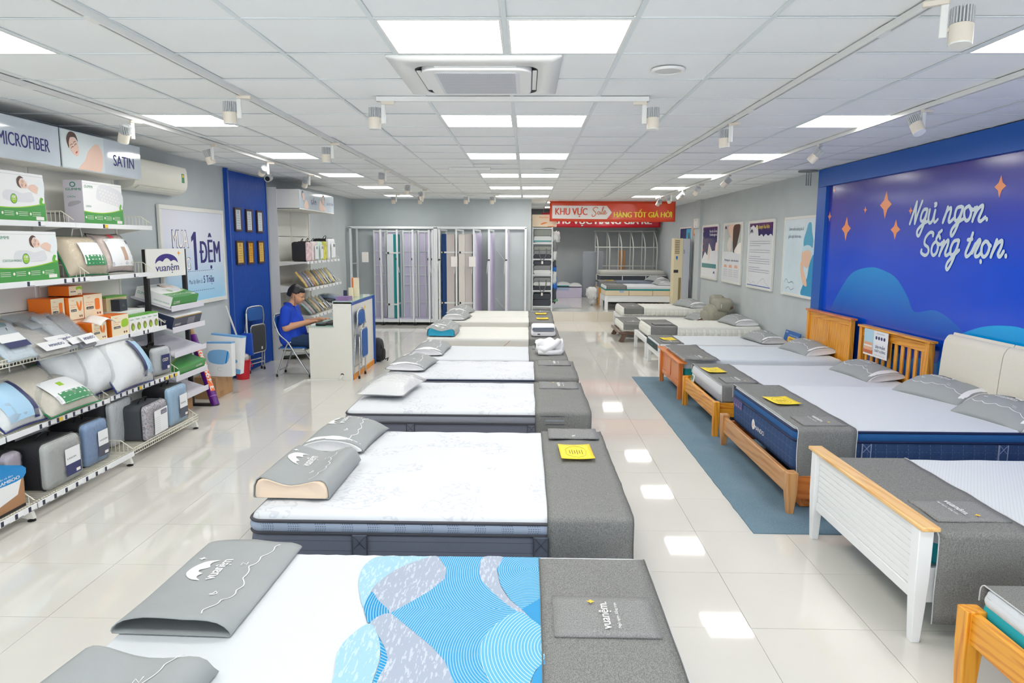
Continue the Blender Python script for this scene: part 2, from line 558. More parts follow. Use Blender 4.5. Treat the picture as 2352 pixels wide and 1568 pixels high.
# ---------------------------------------------------------------- recessed light panels
m_diff = M('light_diffuser', (255, 253, 248), 0.6, emit=LIGHT_STRENGTH)
m_white = M('white_plastic', (238, 238, 234), 0.4)
_lp = None
def light_panel(c, r, label):
    global _lp
    x, y = -0.112+0.6*(c+0.5), 3.316+0.6*(r+0.5)
    if _lp is None:
        t = thing('ceiling_light', label, 'ceiling light', (x, y, ZC), 0, 'square recessed ceiling light panels')
        w = 0.288
        fr = MB()
        for p, q in (((-w, -w), (w, -w)), ((w, -w), (w, w)), ((w, w), (-w, w)), ((-w, w), (-w, -w))):
            fr.bar((p[0]*0.978, p[1]*0.978, 0.008), (q[0]*0.978, q[1]*0.978, 0.008), 0.012, 0.02)
        fr.build('frame', m_white, t)
        MB().box(-w*0.96, w*0.96, -w*0.96, w*0.96, 0.006, 0.012).build('diffuser', m_diff, t)
        _lp = t
        return t
    return dup(_lp, (x, y, ZC), None, label)
_rn = {-4: 'out of view behind the viewer', 0: 'in the first row, nearest', 4: 'in the second row from the front', 8: 'in the third row from the front', 12: 'in the fourth row from the front', 16: 'in the fifth row from the front', 20: 'in the sixth row from the front'}
_cn = {-5: 'above the left shelves', -1: 'left of the middle pair', 0: 'right of the middle pair', 4: 'above the right hand beds'}
for r in LROWS+[-4]:
    for c in (-5, -1, 0, 4):
        light_panel(c, r, 'lit square ceiling panel %s, %s' % (_cn[c], _rn[r]))
for r, c, l in ((24, 1, 'small lit ceiling panel over the sale platform, nearest of two on its left'), (28, 1, 'lit ceiling panel deep over the sale platform, left'),
                (24, 4, 'lit ceiling panel over the sale platform behind the red banner, right'), (28, 4, 'lit ceiling panel deepest over the sale platform, right')):
    light_panel(c, r, l)
# ================================================================ ceiling fixtures
m_cream = M('cream_plastic', (232, 222, 206), 0.45)
m_fin = M('heat_sink_grey', (206, 208, 210), 0.4, 0.0)
m_slot = M('dark_slot', (52, 52, 56), 0.7)
m_lens = M('lamp_lens', (236, 236, 230), 0.15, spec=0.7)
def track(p, q, label):
    p, q = Vector(p), Vector(q)
    t = thing('lighting_track', label, 'lighting track', ((p.x+q.x)/2, (p.y+q.y)/2, ZC-0.03))
    al = abs(p.x-q.x) > abs(p.y-q.y)
    d = Vector((0, 0.0165, 0)) if al else Vector((0.0165, 0, 0))
    MB(t).bar((p.x, p.y, ZC-0.008), (q.x, q.y, ZC-0.008), 0.036, 0.016).build('rail_back', m_white, t)
    for sgn in (-1, 1):
        MB(t).bar(Vector((p.x, p.y, ZC-0.02))+d*sgn*0.75, Vector((q.x, q.y, ZC-0.02))+d*sgn*0.75, 0.011, 0.024).build('rail_lip', m_white, t)
    MB(t).bar((p.x, p.y, ZC-0.017), (q.x, q.y, ZC-0.017), 0.012, 0.003).build('slot', m_slot, t)
    for e, w in ((p, q), (q, p)):
        n = (w-e).normalized()*0.02
        MB(t).bar((e.x, e.y, ZC-0.016), (e.x+n.x, e.y+n.y, ZC-0.016), 0.038, 0.032).build('end_cap', m_white, t)
    L = (q-p).length
    for k in range(1, int(L/2)+1):
        e = p+(q-p)*(k/(int(L/2)+1)); n = (q-p).normalized()*0.05
        MB(t).bar((e.x-n.x, e.y-n.y, ZC-0.0165), (e.x+n.x, e.y+n.y, ZC-0.0165), 0.038, 0.033).build('connector', m_white, t)
    return t
track((-1.93, 1.5, 0), (-1.93, 13.6, 0), 'long white lighting track running back left of the middle beds')
track((-3.2, 3.0, 0), (-3.2, 11.0, 0), 'white lighting track above the left hand shelves')
track((1.65, 1.5, 0), (1.65, 15.2, 0), 'long white lighting track running back right of the middle beds')
track((2.86, 3.2, 0), (2.86, 15.9, 0), 'white lighting track above the right hand beds')
track((-1.05, 5.03, 0), (0.83, 5.03, 0), 'short white lighting track crossing behind the ceiling air conditioner')
track((-1.06, 9.69, 0), (-0.50, 9.69, 0), 'short bare lighting track piece above the middle bed row')
track((-2.95, 14.7, 0), (-0.55, 14.7, 0), 'white lighting track crossing in front of the back wall')
def spot(x, y, rz, tilt, label, side=1, grey=True):
    """track spotlight: adapter in the track, side arm, finned head tilted about the arm pivot"""
    t = thing('track_spotlight', label, 'spotlight', (x, y, ZC-0.03), rz, 'track spotlights')
    MB().box(-0.02, 0.075, -0.014, 0.014, -0.022, 0.0).build('adapter', m_cream, t, bevel=0.004)
    MB().box(-0.02, 0.01, -0.012, 0.012, -0.15, -0.022).build('arm', m_white, t, bevel=0.004)
    R = Matrix.Rotation(tilt, 3, 'X')
    c = Vector((-0.066*side if side > 0 else 0.056, 0, -0.11))
    hd = MB().lathe([(0.038, -0.075), (0.043, -0.072), (0.043, 0.0)], c, R, 20).build('lamp_head', m_cream, t, smooth=True)
    MB().lathe([(0.0415, -0.078), (0.0425, -0.076), (0.0425, -0.062), (0.0415, -0.06)], c, R, 20).build('lens_ring', m_lens, hd, smooth=True)
    hs = MB()
    for k in range(22):
        a = 2*PI*k/22
        rr = Matrix.Rotation(a, 3, 'Z')
        hs.obox(c+R @ (rr @ Vector((0.034, 0, 0.034))), (0.018, 0.0055, 0.066), R @ rr)
    hs.build('heat_sink', m_fin, t)
    MB().lathe([(0.028, 0), (0.028, 0.062)], c, R, 14).build('heat_sink_core', m_fin, t)
    MB().tube([c+Vector((0.04*side, 0, -0.01)), Vector((-0.005, 0, -0.125))], 0.011, 8).build('pivot', m_cream, t)
    return t
H = 0.0
SP = [
 (-1.93, 4.83, 0.15, 0.05, 'upright spotlight on the track left of the ceiling air conditioner, front one'),
 (-1.0, 5.03, 0.0, 0.03, 'upright spotlight at the left end of the short cross track'),
 (0.80, 5.03, PI, 0.03, 'upright spotlight at the right end of the short cross track'),
 (-3.2, 5.80, 0.9, 0.55, 'tilted spotlight in front of the SATIN sign, nearest on its track'),
 (-3.2, 7.25, -0.6, 0.35, 'spotlight above the wall air conditioner, second on its track'),
 (-1.93, 7.10, 0.0, 0.03, 'upright spotlight on the left long track, second from the front'),
 (-3.2, 8.80, 0.7, 1.15, 'bright spotlight swung sideways near the blue corrugated panel'),
 (-3.2, 10.46, 0.6, 0.7, 'tilted spotlight last on the track above the left shelves'),
 (-1.93, 9.75, 0.4, 0.5, 'tilted spotlight on the left long track, third from the front'),
 (-1.93, 11.85, 0.4, 0.6, 'tilted spotlight on the left long track, fourth from the front'),
 (-1.93, 13.3, -0.5, 0.5, 'tilted spotlight on the left long track, last at its far end'),
 (-2.7, 14.7, 0.0, 0.15, 'leftmost spotlight on the cross track before the back wall'),
 (-2.15, 14.7, 0.0, 0.25, 'second spotlight from the left on the cross track before the back wall'),
 (-1.2, 14.7, 0.0, 0.1, 'third spotlight from the left on the cross track before the back wall'),
 (-0.66, 14.7, 0.0, 0.1, 'rightmost spotlight on the cross track before the back wall'),
 (1.65, 2.98, 2.6, 0.12, 'large white spotlight cut by the top right corner of the picture'),
 (2.86, 5.30, 0.3, -0.55, 'tilted spotlight with open fins above the blue mural, nearest'),
 (1.65, 5.90, -0.9, 0.1, 'spotlight on the right long track, second from the front'),
 (2.86, 7.15, 0.9, 0.75, 'tilted spotlight before the far end of the blue mural'),
 (2.86, 10.26, 0.9, 0.8, 'tilted spotlight above the beds below the framed posters'),
 (2.86, 11.9, 0.5, 0.7, 'spotlight second after the blue mural, above the framed posters'),
 (2.86, 13.2, 0.8, 0.9, 'brightly lit spotlight right of the sale banner, upper one'),
 (2.86, 14.2, -0.6, 0.8, 'spotlight before the right end of the sale banner, second from the back'),
 (2.86, 15.3, 0.6, 0.7, 'spotlight before the sale banner, farthest on the right track'),
]
for x, y, rz, ti, lb in SP:
    spot(x, y, rz, ti, lb)
# cassette air conditioner
t = thing('cassette_air_conditioner', 'square white ceiling cassette air conditioner with perforated grille', 'air conditioner', (-0.29, 4.42, ZC-0.05))
def frame_ring(x0, x1, y0, y1, r0, X0, X1, Y0, Y1, r1, z0, z1):
    a = rrect(x0, x1, y0, y1, r0); b = rrect(X0, X1, Y0, Y1, r1); n = len(a)
    m = MB(t)
    m.add([(p[0], p[1], z0) for p in a]+[(p[0], p[1], z1) for p in b], [(i, (i+1) % n, n+(i+1) % n, n+i) for i in range(n)])
    return m
m_acw = M('ac_white', (240, 240, 238), 0.35)
x0, x1, y0, y1 = -0.775, 0.185, 3.93, 4.92
fr = frame_ring(x0, x1, y0, y1, 0.02, x0+0.13, x1-0.13, y0+0.12, y1-0.12, 0.1, ZC-0.006, ZC-0.028)
fr.add(*(lambda a: ([(p[0], p[1], ZC-0.006) for p in a]+[(p[0], p[1], ZC+0.004) for p in a], [(i, (i+1) % len(a), len(a)+(i+1) % len(a), len(a)+i) for i in range(len(a))]))(rrect(x0, x1, y0, y1, 0.02)))
fr.build('outer_frame', m_acw, t, smooth=True, solid=0.003)
frame_ring(x0+0.13, x1-0.13, y0+0.12, y1-0.12, 0.1, x0+0.165, x1-0.165, y0+0.155, y1-0.155, 0.09, ZC-0.026, ZC-0.004).build('air_slot', m_slot, t)
pa = rrect(x0+0.165, x1-0.165, y0+0.155, y1-0.155, 0.09)
MB(t).prism(pa, lambda u, v: (u, v, ZC-0.005), lambda u, v: (u, v, ZC-0.042)).build('centre_panel', m_acw, t, bevel=0.008)
for nm, b in (('louvre', (x0+0.25, x1-0.25, y0+0.125, y0+0.15)), ('louvre', (x0+0.25, x1-0.25, y1-0.15, y1-0.125)), ('louvre', (x0+0.135, x0+0.16, y0+0.25, y1-0.25)), ('louvre', (x1-0.16, x1-0.135, y0+0.25, y1-0.25))):
    MB(t).box(*b, ZC-0.028, ZC-0.022).build(nm, m_acw, t)
gx0, gx1, gy0, gy1 = x0+0.235, x1-0.235, y0+0.215, y1-0.215
MB(t).prism(rrect(gx0, gx1, gy0, gy1, 0.03), lambda u, v: (u, v, ZC-0.041), lambda u, v: (u, v, ZC-0.046)).build('grille_panel', M('grille_white', (226, 228, 232), 0.4), t)
hl = MB(t)
nx, ny = 36, 38
for i in range(nx):
    for j in range(ny):
        cx = gx0+0.02+(gx1-gx0-0.04)*(i+(0.5 if j % 2 else 0))/nx; cy = gy0+0.02+(gy1-gy0-0.04)*j/(ny-1)
        hl.add([(cx+0.0042*math.cos(k*PI/3), cy+0.0052*math.sin(k*PI/3), ZC-0.0465) for k in range(6)], [(0, 1, 2, 3, 4, 5)])
tag(hl.build('grille_holes', M('grille_hole', (158, 160, 172), 0.6), t), kind='stuff')
MB(t).box(x1-0.075, x1-0.05, y1-0.09, y1-0.06, ZC-0.013, ZC-0.012).build('logo_badge', M('badge_green', (60, 120, 90), 0.4), t)
# ceiling speaker
t = thing('ceiling_speaker', 'round white ceiling speaker right of the air conditioner', 'speaker', (0.81, 4.26, ZC-0.012))
MB().lathe([(0.098, 0.012), (0.098, 0.004), (0.092, -0.002), (0.076, 0.0), (0.074, 0.006)], n=32).build('rim', m_white, t, smooth=True)
MB().lathe([(0.001, 0.002), (0.05, 0.003), (0.074, 0.005)], n=32).build('grille', M('speaker_mesh', (214, 216, 212), 0.7, bump=(400, 0.4)), t, smooth=True)
t = thing('ceiling_speaker', 'small round ceiling speaker far back near the fourth row of lights', 'speaker', (0.3, 9.9, ZC-0.012))
MB().lathe([(0.098, 0.012), (0.098, 0.004), (0.092, -0.002), (0.076, 0.0), (0.074, 0.006)], n=32).build('rim', m_white, t, smooth=True)
MB().lathe([(0.001, 0.002), (0.05, 0.003), (0.074, 0.005)], n=32).build('grille', M('speaker_mesh'), t, smooth=True)
# security camera on the ceiling by the blue panel
t = thing('security_camera', 'small white security camera under the ceiling beside the blue panel', 'camera', (-3.85, 10.6, ZC-0.13))
MB().lathe([(0.05, 0.13), (0.05, 0.115), (0.03, 0.11), (0.022, 0.09)], n=18).build('mount', m_white, t, smooth=True)
MB().tube([(0, 0.05, 0.075), (0, -0.06, 0.05)], [0.045, 0.05], 16).build('body', m_white, t, smooth=True)
MB().tube([(0, -0.06, 0.05), (0, -0.066, 0.0485)], 0.036, 14).build('lens', m_slot, t)
# pipe bracket on the ceiling at the mural corner
t = thing('ceiling_bracket', 'round grey bracket with hanging cables at the corner of the blue mural', 'bracket', (3.88, 10.0, ZC-0.2))
MB().lathe([(0.13, 0.2), (0.13, 0.185), (0.06, 0.178)], n=20).build('plate', M('grey_metal', (128, 132, 134), 0.5, 0.3), t, smooth=True)
for dx in (-0.02, 0.01, 0.04):
    MB().tube([(dx, 0, 0.18), (dx+0.005, 0.01, 0.08), (dx, 0.0, 0.0)], 0.006, 6).build('cable', M('grey_metal'), t)
# ================================================================ bedding library
m_fab = M('white_knit', (217, 221, 226), 0.85, bump=(260, 0.25), sheen=0.1)
m_cover = M('pillow_cover_grey', (158, 162, 163), 0.8, bump=(300, 0.15), var=(6, 0.03))
m_inner = M('pillow_white', (236, 236, 238), 0.85, bump=(40, 0.2))
m_print = M('white_print', (240, 240, 240), 0.7)
m_star = M('yellow_print', (250, 200, 50), 0.6)
m_yellow = M('yellow_paper', (252, 222, 52), 0.6)
m_ink = M('ink_grey', (120, 104, 40), 0.7)
m_trim = M('runner_edge', (100, 100, 99), 0.8)
m_trimw = M('runner_edge_white', (206, 208, 210), 0.8)
def heather(name, c1, c2, c3):
    def fn(nt, x, y, z):
        tc = nt.nodes.new('ShaderNodeTexCoord')
        mp = nt.nodes.new('ShaderNodeMapping'); mp.inputs['Scale'].default_value = (420, 170, 170)
        nt.links.new(tc.outputs['Object'], mp.inputs['Vector'])
        n = noise_node(nt, 1.0, mp.outputs['Vector'], 3)
        n2 = noise_node(nt, 2.3, mp.outputs['Vector'], 2)
        return [(None, c1), ((n-0.42)._op('MULTIPLY', 6.0)._op('MAXIMUM', 0.0)._op('MINIMUM', 1.0), c2), (n2.gt(0.66), c3)]
    return xmat(name, fn, 0.9, 0.2)
m_runner = heather('runner_heather', (112, 112, 111), (144, 144, 142), (166, 166, 164))
m_pocket = heather('pocket_heather', (122, 122, 122), (156, 156, 156), (178, 178, 178))
def umbrella(mb, fn, cu, cv, s):
    def lo(u):
        return max(0.0, 0.52*(1-(u/0.42)**2), 0.30*(1-((u-0.62)/0.34)**2), 0.30*(1-((u+0.62)/0.34)**2))
    def f(a, b):
        u = -1+2*a
        top = math.sqrt(max(0, 1-u*u))*0.98
        l = min(lo(u), top)
        return fn(cu+u*s, cv+s*(l+(top-l)*b))
    mb.grid(25, 4, f)
def logo(T, fn, cu, cv, s, mat=None, smat=None, sub=False, name='logo_print'):
    """umbrella, star and word mark; fn maps (reading direction, up)"""
    mat = mat or m_print; smat = smat or mat
    mb = MB(); umbrella(mb, fn, cu, cv+0.05*s, s)
    mb.text('vuanệm', fn, cu-0.95*s, cu+1.05*s, cv-0.72*s, cv+0.0*s, 0.02)
    mb.build(name, mat, T)
    MB().poly(star4(cu+1.12*s, cv+0.95*s, 0.34*s, 0.42*s), fn).build(name+'_star', smat, T)
def pillow(label, x, y, z, rz=0.0, kind='soft', w=0.44, l=0.64, h=0.13, flip=False, inner=None, group=None, seed=0, logo_on=True, plain=False, tiltx=0.0, tilty=0.0, cover=None):
    t = thing('pillow', label, 'pillow', (x, y, z), rz, group)
    t.rotation_euler = (tiltx, tilty, rz)
    def wid(v):   # half width at v in 0..1 (open end -> closed end)
        return w/2*(1-0.05*math.sin(PI*v)) if kind == 'soft' else w/2
    def top(px, v):
        q = min(1, abs(px)/(w/2))
        yy = -l/2+l*v
        wr = 0.010*noise.noise((px*9+seed, yy*7, seed*1.7))+0.005*noise.noise((px*22, yy*18+seed, 3))
        if kind == 'soft':
            g = 0.55+0.45*math.sin(min(1, v*1.6)*PI/2) if v < 0.7 else max(0.0, math.cos((v-0.7)/0.3*PI/2))**0.55
            prof = (1-q**2.2)**0.62
            return 0.012+(h-0.012)*prof*g+wr*prof*min(1, (1-v)*6+0.1)
        if kind == 'contour':
            hump = 0.80+0.20*math.cos((px/w+0.5)*2*PI*1.0)+(0.12 if px < 0 else 0)*q
            g = 1.0 if v < 0.9 else max(0.0, math.cos((v-0.9)/0.1*PI/2))**0.5
            return 0.01+(h-0.01)*(1-q**7)**0.4*hump*g+0.3*wr
        # empty flat cover
        g = 0.5+0.5*math.cos(min(1, v/0.35)*PI)
        return 0.012+(0.028+0.03*g)*(1-q**4)**0.6+0.9*wr*(1-q**4)
    def bot(px, v):
        q = min(1, abs(px)/(w/2))
        if kind == 'soft': return 0.006*(1-q**2)*0+0.012*q**4*(1 if v < 0.95 else 1)
        return 0.002
    NV, NR = 22, 14
    def ring(v, k, sc=1.0):
        hw = wid(v)*sc
        if k <= NR:
            c = -math.cos(PI*k/NR); px = hw*c
            return px, top(px/sc if sc else px, v)
        c = math.cos(PI*(k-NR)/NR); px = hw*c
        return px, bot(px, v)
    vs = []; fs = []
    n2 = 2*NR
    for i in range(NV+1):
        v = (i/NV)
        for k in range(n2):
            px, pz = ring(v, k)
            vs.append((px, -l/2+l*v, pz))
    for i in range(NV):
        for k in range(n2):
            fs.append((i*n2+k, i*n2+(k+1) % n2, (i+1)*n2+(k+1) % n2, (i+1)*n2+k))
    fs.append(tuple(NV*n2+k for k in range(n2)))
    mc = cover or m_cover
    MB().add(vs, fs).build('pillow_cover', mc, t, smooth='all', solid=0.004)
    if kind != 'empty':
        im = inner or m_inner
        vs = []; fs = []
        st = [(-0.004, 0.80), (-0.012, 0.90), (0.02, 0.95), (0.2, 0.95)]
        for d, s_ in st:
            v = max(0.0, min(1, (0.0 if d < 0 else d)))
            cz = 0.5*(top(0, 0.0))
            for k in range(n2):
                px, pz = ring(v, k, 0.955)
                f2 = s_/0.95
                vs.append((px*f2, -l/2+(d if d < 0 else l*d*0.4), cz+(pz-cz)*0.9*f2))
        for i in range(len(st)-1):
            for k in range(n2):
                fs.append((i*n2+k, i*n2+(k+1) % n2, (i+1)*n2+(k+1) % n2, (i+1)*n2+k))
        fs.append(tuple(range(n2)))
        MB().add(vs, fs).build('inner_pillow', im, t, smooth='all')
    if logo_on:
        s_ = -1 if flip else 1
        def fm(a, b):      # reading along +y (or -y when flipped), up along -x
            px, py = -b*s_, a*s_
            v = (py+l/2)/l
            return Vector((px, py, top(px, min(0.98, max(0.0, v)))+0.0035))
        if not plain:
            logo(t, fm, 0.06 if not flip else -0.04, 0.055, 0.095)
        # dotted hill line
        mb = MB()
        pts = []
        for i in range(60):
            a = -0.45*l+0.9*l*i/59
            pts.append((a, -0.105+0.018*math.sin(a*14)-0.016*abs(math.sin(a*31))))
        mb.stroke(pts, 0.0045, fm, 1)
        mb.stroke([(-0.12, -0.05), (-0.135, -0.062), (-0.15, -0.055), (-0.155, -0.04), (-0.142, -0.05), (-0.12, -0.05)], 0.0035, fm, 3)
        mb.stroke([(0.10, -0.055), (0.13, -0.05), (0.11, -0.075), (0.14, -0.07)], 0.0035, fm, 1)
        mb.build('hill_line_print', m_print, t)
    return t
def runner(label, x0, x1, y0, y1, zt, near, far, pocket=None, flip=False, group=None, sag=0.0, wr=0.004, mat=None, trim=None):
    """bed runner lying across the foot of a bed, hanging over its long sides"""
    cx, cy = (x0+x1)/2, (y0+y1)/2
    t = thing('bed_runner', label, 'bed runner', (cx, cy, zt), 0, group)
    R = 0.035; e = 0.008
    path = []
    if near > 0:
        for k in range(7): path.append((y0-e, zt-near+(near-R)*k/7))
        for k in range(5):
            a = PI/2*k/5; path.append((y0-e+R*(1-math.cos(a)), zt+e-R+R*math.sin(a)))
    n = 24
    ys, ye = y0+(R if near > 0 else 0.0)-e, y1-(R if far > 0 else 0)+e
    for k in range(n+1): path.append((ys+(ye-ys)*k/n, zt+e))
    if far > 0:
        for k in range(1, 5):
            a = PI/2*k/5; path.append((ye+R*math.sin(a), zt+e-R+R*math.cos(a)))
        for k in range(5): path.append((y1+e, zt-R-(far-R)*k/4))
    N = len(path)
    def f(a, b):
        i = min(N-1, int(round(a*(N-1)))); y, z = path[i]
        w = 0.006*noise.noise((y*3+cx*7, z*5, 1.3))
        x = x0+(x1-x0)*b+(w if b in (0, 1) else 0)
        nz = wr*noise.noise((x*7, y*5+z*5, cx+cy))+wr*0.6*noise.noise((x*18, y*11+z*9, 7))
        top_ = abs(z-(zt+e)) < 1e-4
        if top_: return Vector((x, y, z+max(-0.004, nz)))
        return Vector((x, y+(-1 if y < cy else 1)*max(-0.002, nz*1.6), z))
    MB(t).grid(N, 11, f).build('cloth', mat or m_runner, t, smooth='all', solid=0.005)
    ed = MB(t)
    for b in (0, 1):
        ed.tube([f(i/(N-1), b)+Vector((0.002 if b else -0.002, 0, 0)) for i in range(N)], 0.0028, 5)
    ed.build('stitched_edge', trim or m_trim, t)
    if pocket:
        pa, pb = pocket
        px0, px1 = x0+0.045+(0.0 if not flip else 0.02), x1-0.035
        zz = zt+e
        MB(t).grid(9, 9, lambda a, b: Vector((px0+(px1-px0)*a, pa+(pb-pa)*b, zz+0.010+0.003*noise.noise((a*4, b*4, cx+cy))))).build('pocket', m_pocket, t, smooth='all', solid=0.010)
        sg = -1 if flip else 1
        mx_, my_ = (px0+px1)/2, (pa+pb)/2
        L = (pb-pa)
        def fm(a, b): return Vector((mx_-b*sg, my_+a*sg, zz+0.0185))
        k = min(1.0, L/0.28)
        MB(t).text('vuanệm.', fm, -0.11*k, 0.085*k, -0.028*k, 0.02*k, 0.015).text('Ngủ ngon. Sống trọn', fm, -0.10*k, 0.08*k, -0.055*k, -0.038*k).build('logo_print', m_print, t)
        MB(t).poly(star4(0.088*k, 0.045*k, 0.032*k, 0.036*k), fm).build('logo_star', m_star, t)
    return t
def price_card(label, x, y, z, rz=0.0, w=0.21, d=0.30):
    t = thing('price_card', label, 'price card', (x, y, z), rz, 'yellow price cards')
    MB().grid(7, 9, lambda a, b: Vector((-w/2+w*a, -d/2+d*b, 0.003+0.006*(2*a-1)**2+0.005*max(0, 1-b*4)))).build('sheet', m_yellow, t, smooth='all', solid=0.001)
    mb = MB()
    for i in range(6):
        xx = -w*0.2+i*w*0.075
        ll = d*(0.16 if i % 2 else 0.12)
        mb.box(xx, xx+w*0.022, -ll, ll*0.8, 0.0056, 0.0060)
    mb.build('printed_lines', m_ink, t)
    mb = MB(); c_ = [(0.32*w*math.cos(a*PI/16)*(1+0.06*math.sin(a*5)), 0.36*d*math.sin(a*PI/16)*(1+0.05*math.cos(a*4)), 0.0068) for a in range(32)]
    mb.tube(c_, 0.0009, 4, True).build('printed_border', m_ink, t)
    return t
def mattress(label, x0, x1, y0, y1, z0, z1, sides, top_mat, pipes=(), pipe_mat=None, quilt='smooth', r=0.07, R=0.025, cat='mattress', group=None, crown=0.0, name='mattress', step=0.045, qs=(0.3, 0.27), qa=0.008):
    cx, cy = (x0+x1)/2, (y0+y1)/2
    t = thing(name, label, cat, (cx, cy, z0), 0, group)
    nx, ny = int((x1-x0)/step)+1, int((y1-y0)/step)+1
    def ax(a0, a1, n):
        o = [a0, a0+R*0.13, a0+R*0.4, a0+R*0.75]
        o += [a0+R*1.1+(a1-a0-2.2*R)*k/n for k in range(n+1)]
        return o+[a1-R*0.75, a1-R*0.4, a1-R*0.13, a1]
    xs, ys = ax(x0, x1, nx), ax(y0, y1, ny)
    def zf(x, y):
        d = min(x-x0, x1-x, y-y0, y1-y)
        z = z1
        if d < R: z -= R*(1-math.sqrt(max(0, 1-((R-d)/R)**2)))
        k = min(1.0, d/0.02)
        if quilt == 'tuft':
            z += qa*(abs(math.sin(PI*(x-x0)/qs[0]))**0.6)*(abs(math.sin(PI*(y-y0)/qs[1]))**0.6)*k-qa
        elif quilt == 'rib':
            z += qa*(abs(math.sin(PI*(x-x0)/qs[0]))**0.5)*k-qa
        elif quilt == 'edge':
            z += qa*abs(math.sin(PI*(x-x0)/qs[0]))**0.6*math.exp(-(min(y-y0, y1-y))/0.05)*k
        else:
            z += 0.004*noise.noise((x*5, y*5, cx))*k
        return z+crown*math.sin(PI*(x-x0)/(x1-x0))*math.sin(PI*(y-y0)/(y1-y0))
    def rc(x, y):
        a = max(x0+r-x, x-(x1-r), 0); b = max(y0+r-y, y-(y1-r), 0)
        if a > 0 and b > 0:
            s_ = max(a, b)/math.hypot(a, b)
            sx = -1 if x < cx else 1; sy = -1 if y < cy else 1
            ccx = x0+r if sx < 0 else x1-r; ccy = y0+r if sy < 0 else y1-r
            return ccx+sx*a*s_, ccy+sy*b*s_
        return x, y
    vs = []
    for x in xs:
        for y in ys:
            px, py = rc(x, y)
            vs.append((px, py, zf(x, y)))
    nyy = len(ys)
    fs = [(i*nyy+j, (i+1)*nyy+j, (i+1)*nyy+j+1, i*nyy+j+1) for i in range(len(xs)-1) for j in range(nyy-1)]
    MB(t).add(vs, fs).build('top_panel', top_mat, t, smooth='all')
    base_z = z1-R-(qa if quilt in ('tuft', 'rib') else 0)
    def loop(ins, z, n=8):
        out = []
        pts = rrect(x0+ins, x1-ins, y0+ins, y1-ins, max(0.005, r-ins), n)
        res = []
        for i, p in enumerate(pts):
            q = pts[(i+1) % len(pts)]
            d = math.hypot(q[0]-p[0], q[1]-p[1])
            m = max(1, int(d/0.12))
            for k in range(m): res.append((p[0]+(q[0]-p[0])*k/m, p[1]+(q[1]-p[1])*k/m, z))
        return res
    for a, b, mat, bulge in sides:
        mb = MB(t); L0 = 0; vs = []; m = 7
        for k in range(m):
            u = k/(m-1)
            lp = loop(-bulge*math.sin(PI*u), z0+(base_z-z0)*(a+(b-a)*u)); L0 = len(lp); vs += lp
        fs = [(k*L0+i, k*L0+(i+1) % L0, (k+1)*L0+(i+1) % L0, (k+1)*L0+i) for k in range(m-1) for i in range(L0)]
        if a == 0: fs.append(tuple(range(L0)))
        mb.add(vs, fs).build('side_panel', mat, t, smooth='all')
    for u in pipes:
        MB(t).tube(loop(-0.004, z0+(base_z-z0)*u), 0.0095, 6, True).build('piping', pipe_mat, t, smooth='all')
    t['ztop'] = z1
    del t['ztop']
    return t
def side_handle(T, x, y, z0, z1, w, mat, line=None):
    """vertical strap handle on the near side panel"""
    MB(T).box(x-w/2, x+w/2, y-0.012, y, z0, z1).build('handle', mat, T, bevel=0.003)
    if line:
        mb = MB(T)
        for e in (-1, 1): mb.box(x+e*w*0.5-0.003, x+e*w*0.5+0.003, y-0.0145, y-0.004, z0, z1)
        mb.bar((x-w*0.4, y-0.0135, z1-w), (x+w*0.4, y-0.0135, z1-0.006), 0.003, 0.003)
        mb.bar((x+w*0.4, y-0.0135, z1-w), (x-w*0.4, y-0.0135, z1-0.006), 0.003, 0.003)
        mb.build('handle_stitching', line, T)
# ================================================================ middle row of mattresses
m_basebox = M('bed_base_grey', (92, 92, 96), 0.8)
def bed_base(label, x0, x1, y0, y1, z1):
    t = thing('divan_bed', label, 'bed', ((x0+x1)/2, (y0+y1)/2, 0), 0, 'low bases under the middle mattresses')
    MB(t).box(x0+0.03, x1-0.03, y0+0.03, y1-0.03, 0.08, z1).build('platform', m_basebox, t, bevel=0.006)
    for x in (x0+0.1, x1-0.1):
        for y in (y0+0.1, y1-0.1):
            MB(t).lathe([(0.022, 0), (0.03, 0.08)], (x, y, 0), n=10).build('leg', M('black_plastic', (30, 30, 32), 0.5), t)
def side_fabric(name, c, stitch, fx=0.0):
    """knitted border with stitched rows"""
    def fn(nt, x, y, z):
        n = noise_node(nt, 420)
        row = (z*1.0/0.052).fract()
        return [(None, c), ((n-0.4)*1.2, tuple(min(255, int(q*1.18)) for q in c)), (row.lt(0.05), stitch)]
    return xmat(name, fn, 0.85, 0.25)
def band_fabric(name, c, c2):
    """light border with woven diamond triangles"""
    def fn(nt, x, y, z):
        t = ((x+y)/0.14).fract()
        u = ((x+y)/0.012).fract(); w = (z/0.012).fract()
        tri = ((t-0.5).abs()*2.0).lt(0.45)
        dia = ((u-0.5).abs()+(w-0.5).abs()).lt(0.36)
        return [(None, c), (tri*dia, c2)]
    return xmat(name, fn, 0.85, 0.25)
def damask(name, c, c2):
    def fn(nt, x, y, z):
        big = noise_node(nt, 3.2, None, 0)
        n2 = noise_node(nt, 9.0, None, 2)
        sw = ((n2*38.0).sin()).gt(0.72)
        return [(None, c), (big.gt(0.56)*sw, c2)]
    return xmat(name, fn, 0.85, 0.3)
m_slate = side_fabric('slate_border', (112, 116, 130), (86, 88, 100))
m_band = band_fabric('diamond_band', (168, 180, 200), (118, 128, 150))
m_band2 = M('mesh_band', (150, 153, 164), 0.8, bump=(500, 0.4), var=(300, 0.12))
m_pipe = M('piping_charcoal', (70, 70, 78), 0.6)
m_dam = damask('white_damask', (219, 222, 227), (204, 208, 215))
m_navyline = M('navy_piping', (48, 58, 84), 0.6)
